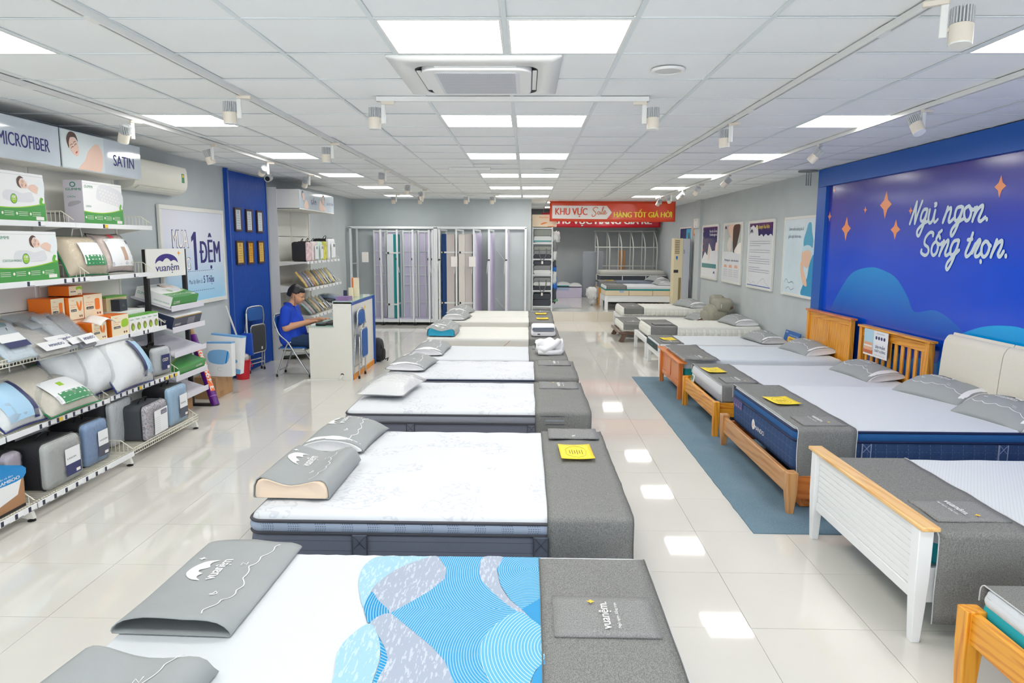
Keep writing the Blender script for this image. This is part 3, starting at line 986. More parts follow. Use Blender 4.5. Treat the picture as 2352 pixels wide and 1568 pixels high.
m_ivory = M('ivory_knit', (224, 224, 219), 0.85, bump=(200, 0.2))
def chevron(name):
    def fn(nt, x, y, z):
        t = (x/0.42).fract(); d = (((t-0.5).abs()*0.5+z*1.0)/0.014).fract()
        return [(None, (232, 230, 222)), (d.lt(0.25), (212, 210, 200))]
    return xmat(name, fn, 0.85, 0.3)
m_chev = chevron('ivory_chevron')
m_blue = M('aqua_side', (28, 150, 215), 0.7, bump=(300, 0.2))
# --- B1, B2 far pair
bed_base('grey base under the farthest middle mattress', -1.45, 0.5, 13.42, 14.55, 0.24)
mattress('thin ivory mattress farthest back in the middle row', -1.46, 0.505, 13.44, 14.56, 0.24, 0.5, [(0, 1, m_chev, 0.004)], m_ivory, quilt='edge', qs=(0.09, 1), qa=0.004)
bed_base('grey base under the second middle mattress from the back', -1.45, 0.49, 12.53, 13.36, 0.24)
mattress('ivory mattress second from the back in the middle row, chevron side', -1.46, 0.49, 12.53, 13.38, 0.24, 0.5, [(0, 1, m_chev, 0.004)], m_ivory, quilt='smooth')
bed_base('grey base under the ivory mattress with the folded white cushion', -1.5, 0.49, 10.35, 11.8, 0.22)
B3 = mattress('ivory mattress with chevron side, third from the back in the middle row', -1.51, 0.495, 10.33, 11.8, 0.22, 0.5, [(0, 1, m_chev, 0.006)], m_ivory, quilt='smooth', R=0.04)
MB(B3).bar((-0.36, 10.3225, 0.36), (-0.24, 10.3225, 0.47), 0.004, 0.006).build('side_seam', M('tan_seam', (190, 150, 120), 0.7), B3)
bed_base('grey base under the smooth white mattress with the rolled quilt', -1.5, 0.5, 8.45, 9.52, 0.2)
mattress('smooth white mattress with grey border, fourth from the back in the middle row', -1.5, 0.505, 8.45, 9.56, 0.2, 0.5, [(0, 0.6, m_slate, 0.006), (0.6, 1, M('grey_band', (150, 154, 162), 0.8), 0.006)], m_fab, (0.6, 1.0), M('grey_piping', (140, 144, 154), 0.6), 'smooth')
bed_base('grey base under the white mattress with navy piping', -1.5, 0.55, 7.32, 8.33, 0.2)
mattress('white quilted mattress with navy piping, fourth from the front in the middle row', -1.53, 0.555, 7.30, 8.36, 0.2, 0.5, [(0, 0.62, m_slate, 0.006), (0.62, 1, m_band2, 0.008)], m_dam, (0.62, 1.0), m_navyline, 'tuft', qs=(0.32, 0.3), qa=0.006)
bed_base('grey base under the white pillow top mattress with mesh band', -1.5, 0.53, 5.85, 7.0, 0.16)
B6 = mattress('white pillow top mattress with grey mesh band, third from the front in the middle row', -1.54, 0.55, 5.80, 7.05, 0.16, 0.5, [(0, 0.76, m_slate, 0.008), (0.76, 1, m_band2, 0.012)], m_dam, (0.765, 1.0), m_pipe, 'tuft', qs=(0.32, 0.3), qa=0.007, R=0.03)
for x in (-0.98, 0.05): side_handle(B6, x, 5.797, 0.16, 0.385, 0.065, m_slate, m_pipe)
bed_base('grey base under the tall damask mattress with two pillows', -1.42, 0.54, 3.55, 5.1, 0.1)
B7 = mattress('tall white damask mattress with slate quilted sides and diamond band, second from the front', -1.455, 0.56, 3.49, 5.16, 0.1, 0.505, [(0, 0.82, m_slate, 0.014), (0.83, 1, m_band, 0.014)], m_dam, (0.825, 1.0), m_pipe, 'tuft', qs=(0.29, 0.28), qa=0.009, R=0.03)
for x in (-0.865, 0.085): side_handle(B7, x, 3.479, 0.1, 0.40, 0.075, M('handle_slate', (92, 98, 112), 0.75), m_pipe)
bed_base('grey base under the nearest mattress with blue swirls', -1.46, 0.54, 1.5, 2.98, 0.3)
m_swirlside = m_blue
B8 = mattress('nearest white mattress printed with light blue swirls and a bright blue side', -1.49, 0.553, 1.42, 3.035, 0.3, 0.5, [(0, 1, m_blue, 0.006)], m_fab, (), None, 'edge', r=0.06, R=0.02, qs=(0.085, 1), qa=0.007)
SW = {
'lobe_a': [(-0.69, 2.734), (-0.711, 2.88), (-0.689, 2.976), (-0.638, 3.01), (-0.408, 3.012), (-0.448, 2.991), (-0.549, 2.893), (-0.61, 2.772), (-0.627, 2.692), (-0.63, 2.602), (-0.634, 2.565)],
'leaf': [(-0.625, 2.686), (-0.61, 2.774), (-0.55, 2.897), (-0.449, 2.996), (-0.393, 3.012), (-0.34, 2.891), (-0.338, 2.801), (-0.391, 2.688), (-0.456, 2.595), (-0.515, 2.517), (-0.584, 2.616)],
'wedge_a': [(-0.624, 2.681), (-0.628, 2.565), (-0.605, 2.493), (-0.578, 2.445), (-0.517, 2.513), (-0.584, 2.616)],
'wedge_b': [(-0.578, 2.443), (-0.53, 2.361), (-0.468, 2.222), (-0.476, 2.093), (-0.481, 2.029), (-0.491, 2.029), (-0.491, 2.203), (-0.514, 2.299)],
'ribbon': [(-0.578, 2.445), (-0.515, 2.516), (-0.411, 2.397), (-0.325, 2.294), (-0.269, 2.209), (-0.23, 2.1), (-0.192, 1.923), (-0.18, 1.5), (-0.42, 1.5), (-0.46, 1.915), (-0.476, 2.093), (-0.468, 2.222), (-0.526, 2.356)],
'lobe_b': [(-0.578, 2.44), (-0.523, 2.34), (-0.495, 2.221), (-0.492, 2.093), (-0.48, 1.915), (-0.5, 1.6), (-0.57, 1.7), (-0.60, 1.913), (-0.63, 2.144), (-0.65, 2.256), (-0.63, 2.358)],
'main': [(-0.393, 3.012), (-0.185, 3.014), (-0.194, 2.85), (-0.154, 2.736), (-0.069, 2.594), (-0.004, 2.522), (-0.023, 2.54), (-0.09, 2.473), (-0.139, 2.372), (-0.158, 2.25), (-0.113, 2.103), (-0.074, 1.926), (-0.05, 1.5), (-0.18, 1.5), (-0.192, 1.923), (-0.23, 2.1), (-0.269, 2.209), (-0.325, 2.294), (-0.411, 2.397), (-0.515, 2.517), (-0.456, 2.595), (-0.391, 2.688), (-0.338, 2.801), (-0.34, 2.891)],
'ribbon_c': [(-0.185, 3.014), (-0.096, 3.014), (-0.12, 2.898), (-0.1, 2.752), (-0.057, 2.632), (-0.01, 2.558), (0.027, 2.488), (-0.004, 2.522), (-0.069, 2.594), (-0.154, 2.736), (-0.194, 2.85)],
'lens': [(-0.096, 3.014), (0.25, 3.014), (0.25, 2.649), (0.068, 2.649), (-0.01, 2.558), (-0.057, 2.632), (-0.1, 2.752), (-0.12, 2.898)],
'solid': [(0.068, 2.649), (0.25, 2.649), (0.25, 1.5), (0.0, 1.5), (0.009, 1.928), (0.03, 2.136), (0.073, 2.237), (0.075, 2.4), (0.027, 2.488), (-0.01, 2.558)],
'circle': [(-0.023, 2.54), (0.027, 2.488), (0.075, 2.4), (0.073, 2.237), (0.03, 2.136), (-0.001, 1.928), (0.0, 1.5), (-0.05, 1.5), (-0.074, 1.926), (-0.113, 2.103), (-0.158, 2.25), (-0.139, 2.372), (-0.09, 2.473)]}
_o8 = B8.location
def arcs(name, c, cl, cs, k, duty, rot=0.0):
    cs = [(a-_o8.x, b-_o8.y) for a, b in cs]
    def fn(nt, x, y, z):
        d = None
        dd = [((x-a)*(x-a)*1.9+(y-b)*(y-b)).sqrt() for a, b in cs]
        d = dd[0]
        if len(dd) > 1:
            up = y.gt((2.56-_o8.y))
            d = dd[0]*(1.0-up)+dd[1]*up
        s = (d*k).fract()
        n = noise_node(nt, 30)
        return [(None, c), ((n-0.35)*0.5, tuple(min(255, q+22) for q in c)), (s.lt(duty), cl)]
    return xmat(name, fn, 0.85, 0.3)
def scratch(name, c, cl):
    def fn(nt, x, y, z):
        tc = nt.nodes.new('ShaderNodeTexCoord'); mp = nt.nodes.new('ShaderNodeMapping')
        mp.inputs['Scale'].default_value = (60, 12, 1); mp.inputs['Rotation'].default_value = (0, 0, 0.35)
        nt.links.new(tc.outputs['Object'], mp.inputs['Vector'])
        return [(None, c), (noise_node(nt, 2.0, mp.outputs['Vector'], 2).gt(0.58), cl)]
    return xmat(name, fn, 0.85, 0.3)
c1, c2 = (-0.031, 2.273), (0.02, 2.9)
SM = {'lobe_a': scratch('swirl_pale', (160, 200, 222), (188, 214, 228)), 'lobe_b': scratch('swirl_pale', 0, 0), 'leaf': scratch('swirl_silver', (166, 176, 194), (192, 200, 212)),
      'ribbon': scratch('swirl_silver', 0, 0), 'ribbon_c': scratch('swirl_silver', 0, 0), 'main': arcs('swirl_blue', (66, 156, 204), (160, 198, 218), [c1, c2], 78, 0.3),
      'wedge_a': arcs('swirl_blue2', (40, 144, 200), (174, 206, 222), [(-0.35, 2.6)], 70, 0.22), 'wedge_b': arcs('swirl_blue2', 0, 0, [(0, 0)], 1, 1),
      'lens': arcs('swirl_blue', 0, 0, [c1], 1, 1), 'circle': arcs('swirl_cyan', (100, 176, 214), (188, 214, 228), [(0.12, 2.3)], 62, 0.24), 'solid': M('swirl_solid', (52, 148, 202), 0.85)}
for li_, (k, pts) in enumerate(SW.items()):
    pp = pts if k in ('main', 'solid', 'lens') else [tuple(q) for q in catmull(pts, 4)]
    MB(B8).poly(pp, lambda u, v: (min(0.072, u), min(3.022, v), 0.5042+0.0003*li_)).build('swirl_print', SM[k], B8)
# --- runners
RG = 'grey bed runners on the middle row'
runner('grey runner on the nearest mattress, flat pocket in its middle', 0.066, 0.535, 1.44, 3.02, 0.5, 0.0, 0.10, (2.36, 2.645), group=RG, wr=0.002)
runner('long grey runner hanging down beside the diamond band mattress, yellow card on it', 0.122, 0.562, 3.478, 5.165, 0.503, 0.36, 0.25, (4.90, 5.155), group=RG, wr=0.012)
runner('grey runner on the mesh band mattress, third from the front', 0.085, 0.552, 5.795, 7.055, 0.497, 0.33, 0.2, (6.72, 7.03), group=RG, wr=0.007)
runner('grey runner on the mattress with navy piping, fourth from the front', 0.095, 0.556, 7.295, 8.36, 0.497, 0.12, 0.2, (8.02, 8.33), group=RG, wr=0.008)
runner('grey runner under the rolled white quilt', 0.038, 0.507, 8.445, 9.56, 0.5, 0.10, 0.2, (9.24, 9.54), group=RG)
runner('grey runner under the folded white and grey cushion', 0.04, 0.50, 10.325, 11.80, 0.5, 0.17, 0.2, (11.4, 11.72), group=RG)
runner('grey runner second from the back in the middle row, yellow card nearer', 0.05, 0.495, 12.52, 13.385, 0.5, 0.15, 0.05, None, group=RG)
runner('grey runner farthest back in the middle row, small yellow card', 0.045, 0.51, 13.43, 14.56, 0.5, 0.05, 0.15, (14.2, 14.5), group=RG)
price_card('yellow price card on the runner beside the diamond band mattress', 0.34, 4.575, 0.522, 0.03, 0.22, 0.34)
price_card('yellow price card on the runner second from the back, middle row', 0.30, 12.98, 0.512, 0.05, 0.22, 0.32)
price_card('yellow price card on the farthest runner of the middle row', 0.29, 13.87, 0.512, 0.0, 0.22, 0.32)
# --- pillows
PG = 'grey covered pillows on the middle row'
m_foamtan = M('foam_tan', (238, 214, 190), 0.8, bump=(20, 0.3))
m_foamcyan = M('foam_cyan', (52, 170, 205), 0.8)
pillow('empty grey pillow cover with open mouth on the nearest mattress, farther of two', -1.27, 2.71, 0.503, -0.03, 'empty', 0.45, 0.74, seed=1, group=PG)
pillow('grey pillow cover cut by the bottom edge, nearest of all', -1.27, 1.86, 0.503, -0.12, 'contour', 0.46, 0.58, 0.10, seed=2, group=PG, flip=False, plain=True)
pillow('grey covered contour pillow showing tan foam, on the diamond band mattress', -1.285, 4.03, 0.512, -0.02, 'contour', 0.43, 0.68, 0.125, inner=m_foamtan, seed=3, group=PG)
pillow('grey covered soft pillow with white inside behind the tan foam pillow', -1.285, 4.86, 0.512, -0.10, 'soft', 0.46, 0.60, 0.135, seed=4, group=PG)
pillow('grey covered pillow on the mattress with navy piping, pale opening', -1.30, 7.92, 0.512, -0.12, 'soft', 0.46, 0.66, 0.12, seed=5, group=PG)
pillow('grey covered pillow with white opening on the smooth white mattress', -1.23, 9.02, 0.51, -0.05, 'soft', 0.42, 0.72, 0.13, seed=6, group=PG)
pillow('grey covered contour pillow showing cyan foam', -1.28, 10.76, 0.512, -0.02, 'contour', 0.43, 0.62, 0.125, inner=m_foamcyan, seed=7, group=PG)
pillow('grey covered pillow behind the cyan foam pillow', -1.36, 11.45, 0.51, -0.25, 'soft', 0.44, 0.56, 0.14, seed=8, group=PG)
pillow('grey covered pillow with white opening second from the back, middle row', -1.29, 12.97, 0.512, -0.15, 'soft', 0.45, 0.60, 0.15, seed=9, group=PG)
pillow('grey covered pillow farthest back in the middle row', -1.32, 14.05, 0.51, -0.2, 'soft', 0.45, 0.60, 0.15, seed=10, group=PG)
# white pillow in a clear plastic bag
def plastic_mat(name, tint=(255, 255, 255), a=0.16, rough=0.06):
    if name in MATS: return MATS[name]
    m = bpy.data.materials.new(name); m.use_nodes = True; nt = m.node_tree
    nt.nodes.remove(nt.nodes['Principled BSDF'])
    tr = nt.nodes.new('ShaderNodeBsdfTransparent'); gl = nt.nodes.new('ShaderNodeBsdfGlossy'); df = nt.nodes.new('ShaderNodeBsdfDiffuse')
    gl.inputs['Roughness'].default_value = rough; df.inputs['Color'].default_value = L3(tint); tr.inputs['Color'].default_value = (0.97, 0.98, 0.98, 1)
    lw = nt.nodes.new('ShaderNodeLayerWeight'); lw.inputs['Blend'].default_value = 0.25
    tc = nt.nodes.new('ShaderNodeTexCoord'); n = nt.nodes.new('ShaderNodeTexNoise'); n.inputs['Scale'].default_value = 28; n.inputs['Detail'].default_value = 3
    bp = nt.nodes.new('ShaderNodeBump'); bp.inputs['Strength'].default_value = 0.9; bp.inputs['Distance'].default_value = 0.02
    nt.links.new(tc.outputs['Object'], n.inputs['Vector']); nt.links.new(n.outputs['Fac'], bp.inputs['Height'])
    nt.links.new(bp.outputs['Normal'], gl.inputs['Normal']); nt.links.new(bp.outputs['Normal'], lw.inputs['Normal'])
    m1 = nt.nodes.new('ShaderNodeMixShader'); m2 = nt.nodes.new('ShaderNodeMixShader')
    ad = nt.nodes.new('ShaderNodeMath'); ad.operation = 'MULTIPLY_ADD'; ad.inputs[1].default_value = 0.55; ad.inputs[2].default_value = 0.04
    nt.links.new(lw.outputs['Fresnel'], ad.inputs[0]); m1.inputs[0].default_value = a
    nt.links.new(tr.outputs[0], m1.inputs[1]); nt.links.new(df.outputs[0], m1.inputs[2])
    nt.links.new(ad.outputs[0], m2.inputs[0]); nt.links.new(m1.outputs[0], m2.inputs[1]); nt.links.new(gl.outputs[0], m2.inputs[2])
    nt.links.new(m2.outputs[0], nt.nodes['Material Output'].inputs[0])
    MATS[name] = m
    return m
m_plastic = plastic_mat('clear_plastic')
def lens_shape(w, l, h, p=2.4, q=0.6, seed=0, wr=0.006, zb=0.0):
    """closed cushion mesh lying flat, centred on the origin, bottom at zb"""
    mb = MB(); N = 17
    def hh(u, v): return ((1-abs(u)**p)*(1-abs(v)**p))**q
    def pt(u, v, sg):
        s_ = 1-0.07*(1-abs(u))*abs(v)**3-0.0
        x = u*w/2*(1-0.06*(1-v*v)); y = v*l/2*(1-0.06*(1-u*u))
        n = wr*noise.noise((x*14+seed, y*14, seed))
        if sg > 0: return Vector((x, y, zb+h*0.28+h*0.72*hh(u, v)+n*hh(u, v)))
        return Vector((x, y, zb+h*0.28-h*0.28*hh(u, v)))
    mb.grid(N, N, lambda a, b: pt(2*a-1, 2*b-1, 1)); mb.grid(N, N, lambda a, b: pt(2*a-1, 2*b-1, -1))
    return mb
t = thing('bagged_pillow', 'plain white pillow in a clear plastic bag on the mesh band mattress', 'pillow', (-1.27, 6.52, 0.508), -0.12)
lens_shape(0.42, 0.70, 0.15, seed=3).build('pillow', m_inner, t, smooth='all')
lens_shape(0.47, 0.78, 0.165, seed=9, wr=0.012, p=3).build('plastic_bag', m_plastic, t, smooth='all')
# folded cushion on B3
t = thing('folded_cushion', 'white seat cushion folded double with grey side on a grey runner', 'cushion', (0.26, 10.72, 0.513))
def slabpillow(w, l, h, z, y0=0):
    mb = MB(); 
    pr = rrect(-w/2, w/2, -h/2, h/2, h*0.45, 6)
    n = len(pr); st = [(-l/2+0.0, 0.75), (-l/2+0.02, 0.94), (-l/2+0.06, 1.0), (l/2-0.06, 1.0), (l/2-0.02, 0.94), (l/2, 0.75)]
    vs = [(p[0]*s_, y+y0, z+h/2+p[1]*s_) for y, s_ in st for p in pr]
    fs = [(i*n+k, i*n+(k+1) % n, (i+1)*n+(k+1) % n, (i+1)*n+k) for i in range(len(st)-1) for k in range(n)]
    fs += [tuple(range(n)), tuple(range(5*n, 6*n))]
    return mb.add(vs, fs)
slabpillow(0.37, 0.5, 0.08, 0.0).build('lower_fold', m_inner, t, smooth='all')
slabpillow(0.36, 0.46, 0.075, 0.078, 0.02).build('upper_fold', m_inner, t, smooth='all')
slabpillow(0.33, 0.02, 0.045, 0.088, -0.212).build('grey_side', M('cushion_grey', (166, 172, 184), 0.8), t, smooth='all')
MB().box(-0.09, -0.05, -0.252, -0.249, 0.03, 0.045).build('care_label', M('ink_black', (40, 40, 44), 0.7), t)
# rolled quilt on B4
t = thing('rolled_quilt', 'white quilt rolled into a loose bundle on a grey runner', 'quilt', (0.295, 8.86, 0.513), 0.15)
def rollpts(u, v, r0, l, h):
    a = 2*PI*v
    x = (u-0.5)*l
    k = 0.86+0.14*math.sin(u*PI)
    r = r0*(0.90+0.12*math.sin(3*a+u*9))*k*(0.55 if u in (0, 1) else 1)
    return Vector((x, r*math.cos(a)*1.25, max(0.0, h+r*math.sin(a)*0.98+0.012*math.sin(u*14))))
MB().grid(22, 26, lambda u, v: rollpts(u, v, 0.105, 0.36, 0.10), wv=True).build('quilt_body', m_inner, t, smooth='all')
MB().tube([(-0.17, -0.06, 0.10), (-0.08, -0.125, 0.06), (0.02, -0.12, 0.11), (0.1, -0.08, 0.17), (0.16, 0.02, 0.15)], [0.035, 0.042, 0.04, 0.04, 0.03], 10).build('folded_flap', m_inner, t, smooth='all')
MB().tube([(-0.16, -0.10, 0.035), (-0.02, -0.13, 0.035), (0.12, -0.11, 0.03), (0.17, -0.02, 0.05)], [0.03, 0.036, 0.034, 0.03], 10).build('quilt_corner', m_inner, t, smooth='all')
# ================================================================ right hand beds
w_pine = wood('pine_yellow_y', (206, 122, 18), (240, 168, 50), 'Y', 1.0)
w_pinez = wood('pine_yellow_z', (206, 122, 18), (240, 168, 50), 'Z', 1.0)
w_pinex = wood('pine_yellow_x', (206, 122, 18), (240, 168, 50), 'X', 1.0)
w_or = wood('pine_orange_y', (196, 98, 34), (226, 134, 60), 'Y', 0.8)
w_orz = wood('pine_orange_z', (196, 98, 34), (226, 134, 60), 'Z', 0.8)
w_orx = wood('pine_orange_x', (196, 98, 34), (226, 134, 60), 'X', 0.8)
w_br = wood('beech_y', (190, 128, 68), (218, 162, 104), 'Y', 0.7)
w_brz = wood('beech_z', (190, 128, 68), (218, 162, 104), 'Z', 0.7)
w_oak = wood('oak_pale_y', (226, 168, 92), (244, 200, 134), 'Y', 0.7)
w_wal = wood('walnut_y', (74, 54, 44), (104, 80, 66), 'Y', 1.0)
w_walx = wood('walnut_x', (74, 54, 44), (104, 80, 66), 'X', 1.0)
m_wpaint = M('white_lacquer', (240, 242, 243), 0.3)
m_teal = M('teal_border', (20, 150, 150), 0.7, bump=(400, 0.3))
m_teal2 = M('turquoise_border', (28, 172, 184), 0.7, bump=(400, 0.3))
def tleg(T, x, y, z1, w, mat, k=0.62, dx=0.0, dy=0.0, d=None):
    """square leg tapering to the floor"""
    d = d or w
    vs = []
    for z, s_ in ((0, k), (0.16*z1/0.3, 1.0 if z1 < 0.3 else 0.97), (z1, 1.0)):
        for i, j in ((-1, -1), (1, -1), (1, 1), (-1, 1)):
            vs.append((x+i*w/2*s_+dx*(1-s_), y+j*d/2*s_+dy*(1-s_), z))
    fs = [(0, 1, 2, 3), (8, 9, 10, 11)]+[(4*a+i, 4*a+(i+1) % 4, 4*a+4+(i+1) % 4, 4*a+4+i) for a in range(2) for i in range(4)]
    return MB(T).add(vs, fs).build('leg', mat, T, bevel=0.004)
def slats(T, x0, x1, y0, y1, z, mat):
    n = 9
    for k in range(n):
        x = x0+(x1-x0)*(k+0.5)/n
        MB(T).box(x-0.04, x+0.04, y0, y1, z-0.018, z).build('slat', mat, T)
# --- carpet
def _carp(nt, x, y, z):
    n = noise_node(nt, 3.0, None, 3); n2 = noise_node(nt, 260.0, None, 2)
    return [(None, (102, 126, 142)), ((n-0.3)*1.2, (122, 146, 160)), (n2.gt(0.58), (134, 158, 172))]
m_carpet = xmat('blue_grey_carpet', _carp, 0.95, 0.1, (lambda nt, x, y, z: noise_node(nt, 400.0), 0.3, 0.004))
t = thing('carpet', 'blue grey carpet under the right hand beds', 'carpet', (2.78, 7.24, 0))
_e0 = [(1.53+0.006*noise.noise((k*0.7, 1, 2)), 4.49+5.5*k/60) for k in range(61)]
_e1 = [(4.05, 9.99), (4.05, 4.49)]
MB(t).prism(_e0+_e1, lambda u, v: (u, v, 0.007), lambda u, v: (u, v, 0.0005)).build('pile', m_carpet, t)
# --- R9 nearest bed (yellow pine)
t = thing('wooden_bed', 'yellow pine bed frame cut by the bottom right corner', 'bed', (2.9, 2.3, 0))
for y in (2.862, 1.70): tleg(t, 1.925, y, 0.375, 0.085, w_pinez, 0.75, d=0.072)
MB(t).box(1.905, 1.945, 1.73, 2.83, 0.23, 0.365).build('foot_rail', w_pine, t, bevel=0.004)
for y in (2.85, 1.71): MB(t).box(1.96, 3.95, y-0.015, y+0.015, 0.2, 0.33).build('side_rail', w_pinex, t, bevel=0.003)
for y in (2.862, 1.70): tleg(t, 3.97, y, 0.36, 0.07, w_pinez, 0.75)
slats(t, 1.99, 3.93, 1.73, 2.83, 0.325, w_pine)
mattress('turquoise sided mattress on the nearest right hand bed', 1.972, 3.94, 1.72, 2.885, 0.33, 0.462, [(0, 0.62, m_teal2, 0.006), (0.62, 1, m_fab, 0.006)], m_fab, r=0.05, R=0.03)
runner('grey runner with curled white edge on the nearest right hand bed', 1.985, 2.47, 1.73, 2.90, 0.462, 0.0, 0.075, None, True, wr=0.003, trim=m_trimw)
# --- R8 white bed with oak cap
t = thing('wooden_bed', 'white bed with panelled footboard and pale oak cap', 'bed', (2.9, 3.83, 0))
for y in (3.235, 4.435): tleg(t, 1.905, y, 0.585, 0.07, m_wpaint, 0.62)
MB(t).box(1.89, 1.92, 3.27, 4.40, 0.205, 0.262).build('bottom_rail', m_wpaint, t, bevel=0.004)
MB(t).box(1.887, 1.923, 3.27, 4.40, 0.552, 0.585).build('top_rail', m_wpaint, t, bevel=0.004)
for k in range(8):
    z = 0.263+k*0.0362
    MB(t).box(1.897, 1.913, 3.272, 4.398, z+0.001, z+0.0345).build('plank', m_wpaint, t, bevel=0.0025)
MB(t).box(1.903, 1.91, 3.272, 4.398, 0.262, 0.553).build('backing_board', m_wpaint, t)
MB(t).box(1.862, 1.95, 3.165, 4.51, 0.585, 0.607).build('top_cap', w_oak, t, bevel=0.005)
for y in (3.245, 4.425): MB(t).box(1.94, 3.93, y-0.014, y+0.014, 0.2, 0.378).build('side_rail', m_wpaint, t, bevel=0.003)
MB(t).box(3.94, 3.985, 3.2, 4.47, 0.0, 0.62).build('headboard', m_wpaint, t, bevel=0.005)
slats(t, 1.99, 3.93, 3.27, 4.41, 0.37, m_wpaint)
def _knit(nt, x, y, z): return [(None, (222, 225, 229)), ((((x*1.6+y)/0.03).fract().lt(0.18)+(((x*1.6-y)/0.03).fract().lt(0.18))), (206, 211, 216))]
mattress('turquoise sided mattress with diamond knit top on the white bed', 1.985, 3.93, 3.265, 4.42, 0.376, 0.553, [(0, 0.72, m_teal2, 0.004), (0.72, 1, m_fab, 0.006)], xmat('diamond_knit', _knit, 0.85), r=0.05, R=0.03)
runner('grey runner hanging low over the near side of the white bed', 1.972, 2.432, 3.215, 4.41, 0.557, 0.455, 0.12, (3.34, 3.62), True, wr=0.005, trim=m_trimw)
# --- R7 navy mattress bed
t = thing('wooden_bed', 'light brown wooden bed frame under the tall navy mattress', 'bed', (2.9, 5.7, 0))
for y in (4.865, 6.56): tleg(t, 1.90, y, 0.31, 0.075, w_brz, 0.55, 0.0, -0.02 if y < 5 else 0.02, d=0.085)
MB(t).box(1.885, 1.92, 4.90, 6.53, 0.135, 0.285).build('foot_rail', w_br, t, bevel=0.006)
for y in (4.93, 6.5): MB(t).box(1.94, 3.9, y-0.015, y+0.015, 0.085, 0.26).build('side_rail', w_orx, t, bevel=0.003)
for y in (4.95, 6.48): tleg(t, 3.92, y, 0.31, 0.07, w_brz, 0.6)
MB(t).box(2.02, 2.10, 4.97, 6.46, 0.01, 0.085).build('support_beam', w_or, t, bevel=0.003)
slats(t, 1.97, 3.9, 4.95, 6.48, 0.275, w_or)
# upholstered headboard
hb = thing('upholstered_headboard', 'cream upholstered headboard in two panels behind the navy mattress', 'headboard', (3.95, 5.72, 0))
for y0, y1 in ((4.90, 5.705), (5.715, 6.53)):
    pr = [(3.965, 0.30), (3.86, 0.34), (3.855, 0.62), (3.875, 0.98), (3.895, 1.06), (3.925, 1.092), (3.955, 1.09), (3.975, 1.05)]
    pr = [tuple(q) for q in catmull(pr, 4)]
    MB(hb).prism(pr, lambda u, v: (u, y0, v), lambda u, v: (u, y1, v)).build('padded_panel', M('cream_linen', (226, 220, 208), 0.9, bump=(300, 0.3), var=(200, 0.05)), hb, bevel=0.012, seg=3)
for y in (4.885, 6.538): MB(hb).prism([(3.99, 0.0), (3.95, 0.0), (3.88, 0.62), (3.90, 1.0), (3.93, 1.09), (3.985, 1.07)], lambda u, v: (u, y, v), lambda u, v: (u, y+0.012, v)).build('side_board', w_brz, hb)
def _quilt(nt, x, y, z):
    n = noise_node(nt, 300)
    sx = ((x+y)/0.078).fract().lt(0.045); sz = ((z-0.01)/0.075).fract().lt(0.03)
    return [(None, (50, 74, 116)), ((n-0.45)*1.4, (70, 96, 138)), (sx*((z*220.0).sin().gt(-0.3))+sz*((x*220.0).sin().gt(-0.2)), (96, 116, 150))]
m_navy = xmat('navy_quilt', _quilt, 0.8, 0.3, (lambda nt, x, y, z: (((x+y)/0.078).fract()-0.5).abs()*-1.0, 0.6, 0.01))
m_bluem = M('blue_mesh_band', (30, 94, 156), 0.75, bump=(600, 0.4), var=(400, 0.15))
B = mattress('tall navy quilted mattress with blue top band on the brown wooden bed', 1.953, 3.86, 4.945, 6.505, 0.278, 0.602, [(0, 0.76, m_navy, 0.006), (0.77, 1, m_bluem, 0.010)], m_fab, (0.765, 1.0), M('navy_pipe', (20, 36, 78), 0.6), 'smooth', r=0.07, R=0.02)
fm = lambda u, v: Vector((1.9445, -u, v))
MB(B).text('MANDO', fm, -5.83, -5.60, 0.362, 0.398, 0.01).build('logo_print', m_print, B)
MB(B).poly([(-5.87+0.038*math.cos(a*PI/12), 0.392+0.044*math.sin(a*PI/12)) for a in range(24)], fm).build('logo_disc', m_print, B)
MB(B).text('A', lambda u, v: Vector((1.9435, -u, v)), -5.885, -5.852, 0.37, 0.412, 0.02).build('logo_letter', M('orange_print', (236, 150, 60), 0.6), B)
MB(B).poly([tuple(q) for q in rrect(-6.46, -6.19, 0.425, 0.52, 0.015)], fm).build('label_patch', M('label_violet', (72, 72, 140), 0.6), B)
mb = MB(B)
for k in range(4):
    cx = -6.425+k*0.065
    mb.stroke([(cx+0.02*math.cos(a), 0.485+0.024*math.sin(a)) for a in [q*PI/5 for q in range(11)]], 0.003, lambda u, v: Vector((1.9435, -u, v)), 2)
    for r_ in range(2): mb.box(1.9434, 1.944, -cx-0.022, -cx+0.022, 0.437+r_*0.01, 0.441+r_*0.01)
mb.build('label_icons', M('tan_print', (190, 160, 150), 0.6), B)
for x in (2.45, 3.42): side_handle(B, x, 4.938, 0.28, 0.50, 0.062, m_navy, M('pale_stitch', (150, 160, 190), 0.8))
runner('grey runner with white piped edge over the navy mattress', 1.955, 2.372, 4.925, 6.51, 0.602, 0.445, 0.12, (5.0, 5.26), True, wr=0.004, trim=m_trimw)
price_card('yellow price card on the runner of the navy mattress', 2.135, 5.77, 0.618, 0.1, 0.21, 0.30)
pillow('grey covered pillow against the cream headboard, farther of two', 3.66, 6.12, 0.607, 0.35, 'soft', 0.45, 0.70, 0.15, flip=True, seed=21, tilty=-0.12)
pillow('grey covered pillow at the right picture edge on the navy mattress', 3.68, 5.30, 0.607, 0.22, 'soft', 0.45, 0.66, 0.15, flip=True, seed=22, tilty=-0.12)
